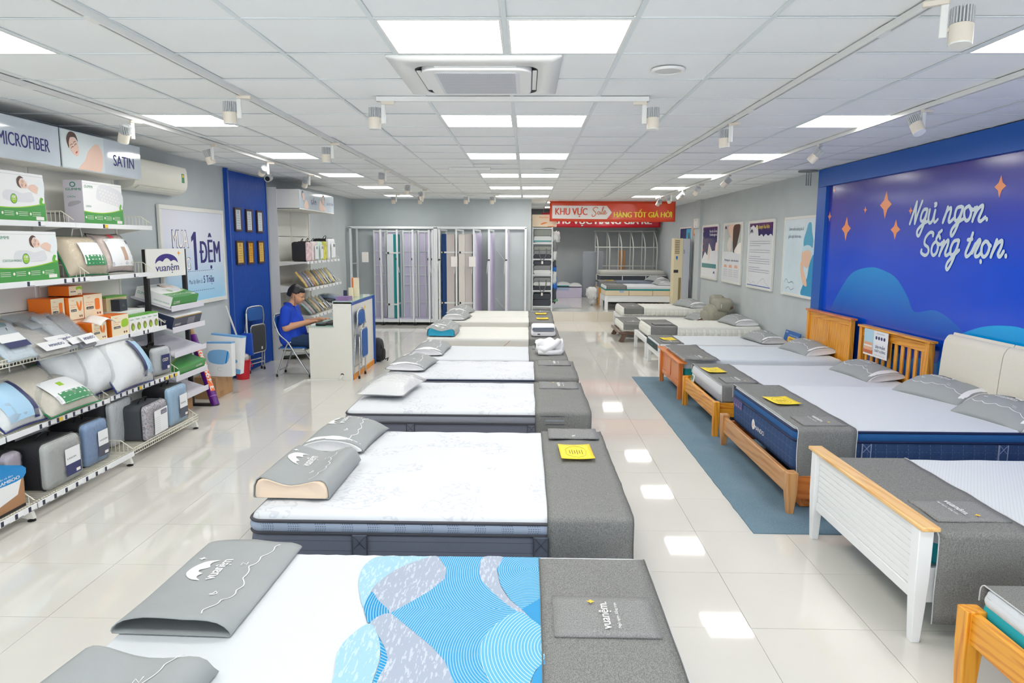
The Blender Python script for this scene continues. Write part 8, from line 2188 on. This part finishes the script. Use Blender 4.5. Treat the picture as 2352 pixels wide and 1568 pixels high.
for k, (z, c_, r_) in enumerate(((2.05, m_fw, (0.09, 0.16, 0.10)), (1.85, m_fg, (0.06, 0.16, 0.13)), (1.62, m_fw, (0.05, 0.14, 0.14)), (1.42, m_fd, (0.04, 0.12, 0.10)), (1.28, M('bag_azure', (30, 110, 200), 0.5), (0.05, 0.10, 0.07)), (1.08, m_fw, (0.05, 0.12, 0.14)), (0.90, M('bag_azure'), (0.06, 0.08, 0.15)), (0.62, m_fd, (0.05, 0.12, 0.14)), (0.50, M('bag_green', (110, 170, 130), 0.5), (0.07, 0.10, 0.03)))):
    blob(MB(t), (0.65+r_[0]*0.5, 17.40, z), (r_[0]*1.2, r_[1], r_[2]*1.25), 3.0, k*3.1, 12, 0.45).build('bag', c_, t, smooth='all')
# deep left: lavender foam blocks with pillows, wrapped mattress
t = thing('foam_block', 'lavender foam block against the far wall of the sale area', 'foam block', (1.25, 21.9, ZP))
MB(t).box(0.75, 1.69, 21.45, 22.35, ZP, 0.55).build('foam', m_lav, t, bevel=0.008); MB(t).box(0.75, 1.30, 21.449, 21.4505, 0.47, 0.55).build('blue_label', M('label_paleblue', (170, 190, 220), 0.5), t)
def plain_pillow(label, x, y, z, w, l, h, mat, rz=0.0, band=None):
    t = thing('pillow', label, 'pillow', (x, y, z), rz); lens_shape(w, l, h, 2.4, 0.6, x).build('pillow_body', mat, t, smooth='all')
    if band: MB().tube([(a*w/2*0.96, b*l/2*0.96, h*0.28) for a, b in ((-1, -1), (0, -0.96), (1, -1), (0.96, 0), (1, 1), (0, 0.96), (-1, 1), (-0.96, 0))], 0.018, 6, True).build('teal_edging', band, t, smooth='all')
plain_pillow('white pillow with teal edge on the lavender foam block', 1.14, 21.85, 0.552, 0.50, 0.6, 0.16, m_fw, 0.1, m_teal)
plain_pillow('plain white pillow on the lavender foam block beside the wrapped mattress', 1.50, 21.72, 0.552, 0.42, 0.5, 0.14, m_fw)
t = thing('wrapped_mattress', 'grey mattress wrapped in plastic standing upright in the sale area', 'mattress', (2.03, 21.9, ZP))
MB(t).box(1.74, 2.34, 21.82, 21.96, ZP, 1.64).build('mattress', M('mattress_steel', (150, 162, 176), 0.7), t, bevel=0.02)
MB(t).grid(14, 26, lambda a, b: Vector((1.725+0.63*a, 21.805-0.02*math.sin(PI*a)+0.012*noise.noise((a*9, b*16, 2)), ZP+0.005+1.40*b))).build('plastic_wrap', m_plastic, t, smooth='all')
# white metal frame leaning on the far wall
t = thing('metal_bed_frame', 'white tubular metal bed frame standing against the far wall', 'metal bed', (3.0, 21.7, ZP))
m_tub = M('tube_white', (216, 218, 214), 0.4)
for k in range(6):
    x = 2.12+k*0.36
    MB(t).tube(catmull([(x+0.05, 21.65, 0.95), (x+0.05, 21.62, 1.80), (x-0.0, 21.9, 2.26)], 5, False), 0.02, 7).build('rib', m_tub, t, smooth='all')
    MB(t).tube([(x, 21.95, 0.90), (x, 21.95, 2.26)], 0.016, 7).build('upright', m_tub, t)
for y, z in ((21.62, 1.78), (21.9, 2.27), (21.95, 1.20)): MB(t).tube([(2.08, y, z), (3.98, y, z)], 0.017, 7).build('cross_tube', m_tub, t)
for x in (2.15, 3.95): MB(t).tube([(x, 21.66, ZP), (x, 21.66, 0.96)], 0.02, 7).build('leg', m_tub, t)
t = thing('wooden_planks', 'two brown wooden planks standing in the metal frame', 'planks', (2.95, 22.15, ZP))
for x in (2.89, 3.02): MB(t).box(x-0.045, x+0.045, 22.1, 22.14, ZP, 1.69).build('plank', w_brz, t)
# beds of the sale area
t = thing('white_bed', 'white bed frame on the platform edge below the sale banner', 'bed', (2.9, 18.1, ZP))
for x in (2.0, 3.72):
    for y in (17.6, 18.72): MB(t).box(x-0.04, x+0.04, y-0.04, y+0.04, ZP, 0.575).build('leg', m_wpaint, t, bevel=0.003)
for y in (17.6, 18.72): MB(t).box(2.04, 3.68, y-0.015, y+0.015, 0.45, 0.575).build('side_rail', m_wpaint, t)
for x in (2.0, 3.72): MB(t).box(x-0.015, x+0.015, 17.64, 18.68, 0.45, 0.575).build('end_rail', m_wpaint, t)
MB(t).box(1.97, 3.75, 17.57, 18.75, 0.575, 0.60).build('bed_board', m_wpaint, t)
m_bge = M('mattress_sand', (232, 214, 184), 0.8)
t = thing('folding_mattress', 'beige three part folding mattress on the platform bed', 'mattress', (2.88, 18.15, 0.60))
for k in range(3): MB(t).box(1.98+k*0.59, 2.565+k*0.59, 17.60, 18.70, 0.602, 0.735).build('section', m_bge, t, bevel=0.015, seg=3)
MB(t).box(2.33, 2.43, 17.592, 17.60, 0.685, 0.735).build('label', M('label_paleblue'), t)
mattress('white mattress with teal border on top of the beige folding mattress', 1.97, 3.74, 17.60, 18.70, 0.737, 0.845, [(0, 0.45, m_teal, 0.004), (0.45, 1, m_fab, 0.004)], m_fab, r=0.05, R=0.03)
runner('grey runner on the teal bordered mattress of the platform bed', 2.0, 2.50, 17.59, 18.70, 0.845, 0.08, 0.05, (17.75, 18.05), True)
pillow('grey covered pillow at the head of the platform bed beside the tower air conditioner', 3.50, 18.2, 0.85, 0.1, 'soft', 0.42, 0.6, 0.14, flip=True, seed=41)
t = thing('wooden_bed', 'orange legged grey bed behind the platform bed', 'bed', (2.9, 19.5, ZP))
for x in (1.98, 3.8):
    for y in (19.05, 20.0): MB(t).box(x-0.03, x+0.03, y-0.03, y+0.03, ZP, 0.72).build('leg', w_pinez, t)
MB(t).box(1.97, 2.0, 19.08, 19.97, 0.42, 0.70).build('end_panel', M('panel_grey', (184, 188, 190), 0.6), t); MB(t).box(2.0, 3.8, 19.05, 20.0, 0.42, 0.60).build('bed_box', M('panel_grey'), t)
mattress('grey blue mattress on the orange legged bed', 2.0, 3.85, 19.05, 19.98, 0.605, 0.87, [(0, 1, M('mattress_greyblue', (120, 130, 144), 0.8), 0.004)], M('mattress_greyblue'), r=0.05)
runner('grey runner on the orange legged bed', 1.97, 2.42, 19.04, 19.98, 0.872, 0.1, 0.05, None, True)
price_card('yellow price card on the runner of the orange legged bed', 2.28, 19.4, 0.884, 0.0, 0.24, 0.35)
pillow('grey covered pillow on the orange legged bed', 3.6, 19.5, 0.872, 0.3, 'soft', 0.44, 0.7, 0.16, flip=True, seed=42)
t = thing('plastic_sack', 'crumpled white plastic sack hanging at the foot of the orange legged bed', 'sack', (1.75, 18.9, ZP)); blob(MB(), (0, 0, 0.32), (0.14, 0.10, 0.17), 2.6, 9, 14, 0.4).build('sack', m_fw, t, smooth='all'); blob(MB(), (0.04, 0.05, 0.13), (0.09, 0.09, 0.13), 2.4, 11, 14, 0.4).build('sack_bottom', m_fw, t, smooth='all')
t = thing('stacked_base', 'charcoal divan with white piping behind the sale beds', 'bed', (3.05, 20.7, ZP)); t.name = 'charcoal_divan'
MB(t).box(2.12, 3.98, 20.25, 21.2, ZP+0.05, 0.98).build('body', M('divan_charcoal', (78, 84, 92), 0.8), t, bevel=0.03, seg=3)
MB(t).tube([(p[0], p[1], 0.985) for p in rrect(2.11, 3.99, 20.24, 21.21, 0.06)], 0.014, 6, True).build('piping', m_strapw, t, smooth='all')
for x in (2.75, 3.42): MB(t).box(x-0.015, x+0.015, 20.238, 20.25, 0.6, 0.98).build('strap', m_strapw, t)
mattress('pale grey quilted topper on the charcoal divan', 2.12, 3.98, 20.25, 21.2, 0.995, 1.12, [(0, 1, M('topper_grey', (190, 190, 184), 0.85), 0.01)], M('topper_grey'), r=0.08, R=0.05)
# tower air conditioner
t = thing('tower_air_conditioner', 'tall cream floor standing air conditioner at the right of the step', 'air conditioner', (3.78, 17.42, ZP))
m_twc = M('tower_cream', (236, 222, 186), 0.35); m_tws = M('tower_side', (206, 210, 218), 0.4)
MB(t).box(3.58, 3.80, 17.28, 17.58, ZP, 2.03).build('front_panel', m_twc, t, bevel=0.006); MB(t).box(3.80, 3.975, 17.29, 17.58, ZP, 2.025).build('side_cover', m_tws, t, bevel=0.006)
for k in range(8): MB(t).box(3.605, 3.715, 17.272, 17.284, 1.985-k*0.043-0.022, 1.985-k*0.043).build('louvre', M('louvre_tan', (150, 134, 100), 0.5), t)
MB(t).box(3.59, 3.70, 17.274, 17.284, 1.20, 1.27).build('display', m_slot, t)
MB(t).box(3.715, 3.775, 17.274, 17.284, 0.33, 1.08).build('air_grille', M('louvre_tan'), t)
MB(t).poly([(3.635, 1.55), (3.68, 1.55), (3.68, 1.60), (3.635, 1.60), ], lambda u, v: Vector((u, 17.2785, v))).poly([(3.635, 1.55), (3.6575, 1.50), (3.68, 1.55)], lambda u, v: Vector((u, 17.2785, v))).build('shield_sticker', M('sticker_blue', (30, 110, 200), 0.4), t)
MB(t).box(3.82, 3.85, 17.286, 17.292, 1.66, 1.76).build('side_sticker', M('sticker_grey', (160, 168, 180), 0.4), t)
# ================================================================ right wall: mural, posters, fittings
m_mf = M('mural_frame_blue', (14, 92, 186), 0.35)
def _mur(nt, x, y, z): return [(None, (0, 76, 218)), ((z*1.05-1.80).mx(0.0).mn(1.0), (62, 52, 150))]
m_mur = xmat('mural_print', _mur, 0.16, 0.6)
t = thing('mural_board', 'large glossy blue mural reading Ngủ ngon. Sống trọn. in a blue frame', 'mural', (4.03, 6.6, 0))
MB(t).box(4.03, 4.066, 3.45, 9.62, 0.02, 2.68).build('printed_panel', m_mur, t)
MB(t).box(3.985, 4.068, 3.4, 9.90, 2.68, 2.912).build('top_frame', m_mf, t, bevel=0.003); MB(t).box(3.985, 4.068, 9.62, 9.90, 0.0, 2.679).build('side_frame', m_mf, t, bevel=0.003); MB(t).box(3.985, 4.068, 3.2, 3.45, 0.0, 2.679).build('side_frame', m_mf, t, bevel=0.003)
fmu = lambda d: (lambda u, v: Vector((4.0295-d, u, v)))
def hillmat(name, ztop, zbot, c0, c1):
    return xmat(name, lambda nt, x, y, z: [(None, c1), (((z-zbot)*(1.0/(ztop-zbot))).mx(0.0).mn(1.0), c0)], 0.16, 0.6)
h1 = sm([(9.50, 0.80), (9.294, 1.123), (9.05, 1.38), (8.768, 1.574), (8.337, 1.65), (8.0, 1.62), (7.736, 1.546), (7.5, 1.38), (7.34, 1.228), (7.05, 1.27), (6.879, 1.262), (6.65, 1.19), (6.442, 1.06), (6.3, 0.7), (6.5, 0.3), (9.2, 0.3)], 5)
MB(t).poly(h1, fmu(0.0005)).build('hill_print', hillmat('mural_hill_a', 1.65, 1.0, (0, 148, 226), (4, 72, 200)), t)
h2 = sm([(8.4, 0.30), (8.25, 0.62), (7.95, 0.78), (7.604, 0.76), (7.4, 0.70), (7.269, 0.75), (7.026, 0.78), (6.87, 0.76), (6.78, 0.87), (6.69, 1.0), (6.57, 1.08), (6.27, 1.19), (5.988, 1.24), (5.7, 1.245), (5.3, 1.15), (4.8, 0.9), (4.4, 0.4), (6.0, 0.2)], 5)
MB(t).poly(h2, fmu(0.001)).build('hill_print', hillmat('mural_hill_b', 1.25, 0.5, (0, 170, 238), (10, 96, 206)), t)
m_mst = M('mural_star', (250, 156, 104), 0.2); m_mlt = M('mural_letter', (214, 228, 234), 0.25)
for y, z, w_, h_ in ((8.097, 2.357, 0.26, 0.31), (6.182, 2.411, 0.15, 0.19), (9.044, 2.109, 0.25, 0.30), (7.846, 2.077, 0.20, 0.22), (7.568, 2.267, 0.075, 0.085), (8.571, 2.321, 0.075, 0.085), (9.559, 2.279, 0.10, 0.14), (9.465, 2.613, 0.065, 0.075)):
    MB(t).poly(star4(y, z, w_, h_, 0.17), fmu(0.0015)).build('star_print', m_mst, t)
STR = [[(7.562, 2.133), (7.512, 2.236), (7.458, 2.353)], [(7.458, 2.353), (7.466, 2.247), (7.467, 2.133)], [(7.467, 2.133), (7.418, 2.245), (7.358, 2.354)], [(7.261, 2.27), (7.317, 2.266), (7.355, 2.217), (7.359, 2.166), (7.322, 2.152), (7.282, 2.189), (7.253, 2.263)], [(7.253, 2.263), (7.278, 2.164), (7.322, 2.076), (7.369, 2.007), (7.406, 2.02), (7.402, 2.065), (7.328, 2.115), (7.231, 2.15)], [(7.21, 2.261), (7.223, 2.175), (7.194, 2.13), (7.144, 2.16), (7.114, 2.251)], [(7.114, 2.251), (7.124, 2.171), (7.107, 2.134), (7.058, 2.163)], [(7.129, 2.319), (7.103, 2.318), (7.105, 2.299), (7.125, 2.292)], [(6.908, 2.272), (6.937, 2.195), (6.968, 2.13)], [(6.962, 2.154), (6.913, 2.236), (6.856, 2.263), (6.858, 2.21), (6.875, 2.151), (6.856, 2.129), (6.801, 2.161)], [(6.691, 2.267), (6.757, 2.258), (6.783, 2.201), (6.775, 2.148), (6.739, 2.145), (6.698, 2.192), (6.671, 2.26)], [(6.671, 2.26), (6.703, 2.158), (6.746, 2.065), (6.796, 2.001), (6.823, 2.019), (6.806, 2.067), (6.735, 2.118), (6.645, 2.156)], [(6.588, 2.267), (6.639, 2.241), (6.639, 2.178), (6.605, 2.137), (6.561, 2.153), (6.542, 2.209), (6.567, 2.255), (6.588, 2.267)], [(6.566, 2.249), (6.518, 2.23), (6.493, 2.246)], [(6.467, 2.25), (6.493, 2.184), (6.511, 2.129)], [(6.506, 2.151), (6.455, 2.227), (6.39, 2.263), (6.388, 2.224), (6.425, 2.148), (6.395, 2.125), (6.339, 2.157)], [(6.315, 2.143), (6.312, 2.136)], [(7.113, 2.004), (7.113, 2.029), (7.169, 2.036), (7.239, 1.986), (7.248, 1.923), (7.179, 1.886), (7.171, 1.836), (7.223, 1.809), (7.296, 1.834), (7.295, 1.862)], [(7.057, 1.948), (7.105, 1.911), (7.117, 1.849), (7.079, 1.812), (7.029, 1.838), (7.011, 1.899), (7.039, 1.942), (7.057, 1.948)], [(7.028, 1.93), (6.977, 1.918), (6.949, 1.936)], [(7.05, 1.973), (7.019, 2.012), (6.987, 1.979)], [(7.016, 2.028), (6.971, 2.052)], [(6.92, 1.954), (6.95, 1.875), (6.976, 1.812)], [(6.965, 1.839), (6.905, 1.924), (6.85, 1.96), (6.852, 1.912), (6.882, 1.84), (6.858, 1.814), (6.801, 1.841)], [(6.691, 1.96), (6.758, 1.948), (6.798, 1.889), (6.793, 1.829), (6.749, 1.828), (6.708, 1.878), (6.681, 1.954)], [(6.681, 1.954), (6.714, 1.854), (6.758, 1.759), (6.817, 1.683), (6.846, 1.702), (6.827, 1.751), (6.747, 1.812), (6.667, 1.866)], [(6.486, 2.021), (6.518, 1.936), (6.563, 1.845), (6.545, 1.81), (6.486, 1.846), (6.435, 1.925)], [(6.548, 1.962), (6.487, 1.968)], [(6.470, 1.845), (6.425, 1.925), (6.385, 1.962), (6.372, 1.945), (6.395, 1.905), (6.425, 1.850), (6.415, 1.815), (6.375, 1.822), (6.340, 1.858)], [(6.299, 1.948), (6.337, 1.914), (6.34, 1.848), (6.304, 1.813), (6.26, 1.838), (6.239, 1.893), (6.263, 1.937), (6.299, 1.948)], [(6.256, 1.926), (6.225, 1.909)], [(6.34, 1.776), (6.336, 1.765)], [(6.15, 1.958), (6.179, 1.883), (6.206, 1.815)], [(6.198, 1.839), (6.144, 1.921), (6.085, 1.953), (6.085, 1.905), (6.116, 1.841), (6.088, 1.818), (6.05, 1.863)], [(6.017, 1.83), (6.014, 1.821)]]
mb = MB(t)
for st in STR: mb.stroke([(-a, b) for a, b in st], 0.034 if len(st) != 4 else 0.028, lambda u, v: Vector((4.0275, -u, v)), 6)
mb.build('script_lettering', m_mlt, t)
# framed posters
NXM = (-1, 0, 0)
def fp(y1, z0, d=0.0): return lambda u, v: Vector((4.0335-0.0005-d, y1-u, z0+v))
XP = 4.035
m_pw = M('poster_white', (238, 240, 244), 0.15); m_pn = M('poster_navy', (48, 44, 110), 0.15)
def rposter(label, y0, y1, face): return wall_frame(label, 4.03, y0, y1, 1.13, 2.322, face, 0.038, 0.04, -1, 'poster', 'framed_poster', 'framed posters on the right wall')
def fr_(y1, d=0.0): return lambda u, v: Vector((4.0375-0.0006-d, y1-u, 1.13+v))
H_ = 1.19
# 1 navy night poster
t = rposter('navy poster with white bed and teal band, first on the right wall after the pillar', 15.06, 16.40, m_pw); f = fr_(16.40); W_ = 1.34
MB(t).poly([(0.06, 0.42), (0.30, 0.60), (0.5, 0.52), (0.62, 0.80), (0.9, 0.62), (1.28, 0.64), (1.28, 1.14), (0.06, 1.14)], f).build('night_print', m_pn, t)
MB(t).poly([(0.06, 0.24), (1.28, 0.25), (1.28, 0.34), (0.06, 0.34)], f).build('teal_print', M('print_teal', (24, 132, 140), 0.2), t)
MB(t).poly(sm([(0.55, 0.42), (0.62, 0.55), (0.60, 0.70), (0.68, 0.72), (0.72, 0.56), (0.66, 0.44)]), lay(f, 0.0006, NXM)).poly(sm([(1.15, 0.62), (1.18, 0.78), (1.27, 0.80), (1.27, 0.64)]), lay(f, 0.0006, NXM)).build('hand_print', skin, t)
MB(t).text('Thao thức vẫn hơn', lay(f, 0.0006, NXM), 0.62, 1.24, 1.02, 1.09, 0.01).build('heading_line', white_p, t)
MB(t).text('Tự do đón ngày mai', lay(f, 0.0006, NXM), 0.62, 1.24, 0.93, 1.0, 0.01).build('heading_line', white_p, t)
mb = MB(t)
for k in range(4): mb.poly(ell(0.12, 1.05-k*0.14, 0.025, 0.025, n=10), lay(f, 0.0006, NXM))
mb.build('bullet_print', m_mst, t)
mb = MB(t); umbrella(mb, lay(f, 0.0006, NXM), 1.12, 0.12, 0.07); mb.build('logo_print', m_pn, t)
# 2 mother and child
t = rposter('white poster with mother and child photograph, second on the right wall', 13.38, 14.64, m_pw); f = fr_(14.64)
MB(t).poly([(0.05, 0.62), (1.2, 0.62), (1.2, 1.14), (0.05, 1.14)], f).build('photo_ground', M('print_soft', (208, 214, 208), 0.2), t)
MB(t).poly(sm([(0.35, 1.13), (0.45, 0.95), (0.72, 0.80), (1.0, 0.92), (1.05, 1.13)]), lay(f, 0.0005, NXM)).build('photo_skin', skin, t)
MB(t).poly(sm([(0.72, 1.13), (0.66, 0.95), (0.72, 0.62), (0.86, 0.66), (1.02, 0.86), (1.12, 1.13)]), lay(f, 0.001, NXM)).build('photo_hair', M('print_darkhair', (74, 56, 48), 0.3), t)
MB(t).poly(sm([(0.30, 0.75), (0.42, 0.90), (0.58, 0.86), (0.6, 0.70), (0.45, 0.62)]), lay(f, 0.0015, NXM)).build('photo_baby', M('print_baby', (232, 222, 214), 0.3), t)
MB(t).poly(sm([(0.8, 0.62), (0.95, 0.74), (1.2, 0.80), (1.2, 0.60)]), lay(f, 0.0015, NXM)).build('photo_cloth', white_p, t)
MB(t).text('Mẹ đang thai - chăm nằm êm ái', lay(f, 0.0006, NXM), 0.16, 1.1, 0.42, 0.49).build('lettering', m_pn, t)
mb = MB(t)
for k in range(3):
    MB(t).poly([(0.12+k*0.36, 0.31), (0.34+k*0.36, 0.31), (0.30+k*0.36, 0.37), (0.14+k*0.36, 0.36)], lay(f, 0.0006, NXM)).build('icon_print', M('print_peach'), t)
    for r in range(4): mb.poly([(0.11+k*0.36, 0.26-r*0.04), (0.38+k*0.36, 0.26-r*0.04), (0.38+k*0.36, 0.27-r*0.04), (0.11+k*0.36, 0.27-r*0.04)], lay(f, 0.0006, NXM))
mb.build('small_print', M('print_grey'), t)
mb = MB(t); umbrella(mb, lay(f, 0.002, NXM), 0.16, 1.06, 0.07); mb.build('logo_print', m_pn, t)
# 3 story
t = rposter('white letter poster with navy cloud heading, third on the right wall', 11.67, 13.0, m_pw); f = fr_(13.0)
MB(t).poly([(0.05, 1.14), (1.28, 1.14), (1.28, 0.90)]+[(1.28-k*0.066, 0.90+0.05*abs(math.sin(k*0.9))+(0.16 if k > 11 else 0)) for k in range(1, 19)]+[(0.05, 0.92)], f).build('cloud_heading', m_pn, t)
MB(t).text('Câu chuyện Vua Nệm', lay(f, 0.0006, NXM), 0.40, 1.10, 1.02, 1.11, 0.01).build('title', m_bany, t)
mb = MB(t)
for k in range(15):
    if k in (3, 6, 11): continue
    mb.poly([(0.10, 0.82-k*0.038), (1.18 if k % 5 != 2 else 0.7, 0.82-k*0.038), (1.18 if k % 5 != 2 else 0.7, 0.831-k*0.038), (0.10, 0.831-k*0.038)], lay(f, 0.0006, NXM))
mb.build('paragraphs', M('print_text_grey', (170, 172, 184), 0.4), t)
MB(t).stroke([(0.08, 0.16), (0.25, 0.08), (0.42, 0.12), (0.55, 0.06), (0.75, 0.15), (0.92, 0.19), (1.05, 0.12), (1.22, 0.07)], 0.008, lay(f, 0.0006, NXM)).build('hill_line', M('print_text_grey'), t)
MB(t).poly([(0.05, 0.045), (1.28, 0.045), (1.28, 0.06), (0.05, 0.06)], lay(f, 0.0006, NXM)).build('blue_rule', m_cb, t)
mb = MB(t); umbrella(mb, lay(f, 0.0008, NXM), 0.18, 0.96, 0.08); mb.build('logo_print', M('poster_ink', (30, 30, 60), 0.3), t)
# 4 baby
t = rposter('pale blue poster with sleeping baby in a knitted hat, beside the blue mural', 9.96, 11.21, M('poster_ice', (218, 234, 242), 0.15, var=(2.5, 0.05))); f = fr_(11.21)
MB(t).poly(sm([(0.80, 0.85), (0.88, 0.98), (0.94, 1.08), (1.04, 1.08), (1.08, 0.95), (1.14, 0.85), (1.12, 0.72), (0.98, 0.76), (0.82, 0.74)]), lay(f, 0.0006, NXM)).build('hat_print', M('print_hat', (82, 172, 206), 0.3), t)
MB(t).poly(sm([(0.78, 0.74), (0.98, 0.77), (1.14, 0.72), (1.14, 0.66), (0.98, 0.70), (0.78, 0.67)]), lay(f, 0.0009, NXM)).build('hat_band', M('print_hatband', (200, 228, 238), 0.3), t)
MB(t).poly(sm([(0.76, 0.66), (0.80, 0.70), (1.04, 0.69), (1.08, 0.55), (1.0, 0.45), (0.85, 0.47), (0.76, 0.55)]), lay(f, 0.0007, NXM)).build('face_print', M('print_babyskin', (240, 198, 170), 0.3), t)
MB(t).poly(sm([(0.72, 0.5), (0.80, 0.52), (0.86, 0.40), (0.98, 0.26), (1.0, 0.18), (0.88, 0.20), (0.76, 0.34)]), lay(f, 0.0011, NXM)).build('arm_print', M('print_babyskin'), t)
MB(t).poly(sm([(0.80, 0.05), (0.88, 0.20), (1.0, 0.30), (1.06, 0.50), (1.2, 0.62), (1.2, 0.05)]), lay(f, 0.0008, NXM)).build('blanket_print', M('print_blanket', (40, 152, 200), 0.3), t)
MB(t).text('Ươm mầm tương lai từ', lay(f, 0.0006, NXM), 0.20, 0.78, 0.97, 1.05).text('giấc ngủ hôm nay...', lay(f, 0.0006, NXM), 0.18, 0.72, 0.86, 0.94).build('lettering', M('print_slate', (90, 104, 124), 0.4), t)
MB(t).stroke([(0.12, 0.20), (0.20, 0.25), (0.30, 0.19), (0.42, 0.22), (0.50, 0.19)], 0.008, lay(f, 0.0006, NXM)).stroke([(0.20, 0.10), (0.30, 0.13), (0.40, 0.09), (0.52, 0.12)], 0.008, lay(f, 0.0006, NXM)).build('hill_line', M('print_slate'), t)
# 5 far poster behind the tower unit
t = rposter('navy and cyan poster behind the tower air conditioner', 17.46, 18.8, m_pn); f = fr_(18.8)
MB(t).poly([(0.70, 0.06), (1.28, 0.06), (1.28, 1.14), (0.75, 1.14)], f).build('cyan_print', M('print_cyan', (90, 190, 230), 0.2), t); MB(t).poly(sm([(0.95, 0.5), (0.98, 0.95), (1.06, 1.05), (1.12, 0.9), (1.1, 0.5)]), lay(f, 0.0006, NXM)).build('figure_print', hair, t)
# small fittings
t = thing('junction_box', 'small white electric box on the pillar of the right wall', 'electric box', (3.99, 16.76, 2.27)); MB(t).box(3.955, 3.999, 16.56, 16.95, 2.27, 2.485).build('cover', m_white, t, bevel=0.004); MB(t).box(3.953, 3.955, 16.74, 16.77, 2.44, 2.46).box(3.953, 3.955, 16.74, 16.77, 2.30, 2.32).build('screw', m_slot, t)
t = thing('safety_sign', 'narrow orange safety sign on the wall behind the pillar', 'sign', (4.06, 17.2, 2.10)); MB(t).box(4.06, 4.069, 17.06, 17.36, 2.10, 2.435).build('board', M('sign_orange', (226, 104, 40), 0.4), t); MB(t).box(4.0585, 4.06, 17.10, 17.32, 2.14, 2.24).build('text_panel', m_bany, t)
t = thing('standing_board', 'dark narrow board leaning in the corner behind the tower air conditioner', 'board', (4.03, 17.9, ZP)); MB(t).box(4.01, 4.05, 17.65, 18.1, ZP, 1.05).build('board', m_black, t)
t = thing('water_pipe', 'thin grey pipe clipped along the right wall behind the tower air conditioner', 'pipe', (4.04, 17.25, ZP)); MB(t).tube([(4.045, 17.22, ZP), (4.045, 17.22, 1.9)], 0.02, 8).build('pipe', M('grey_metal'), t)
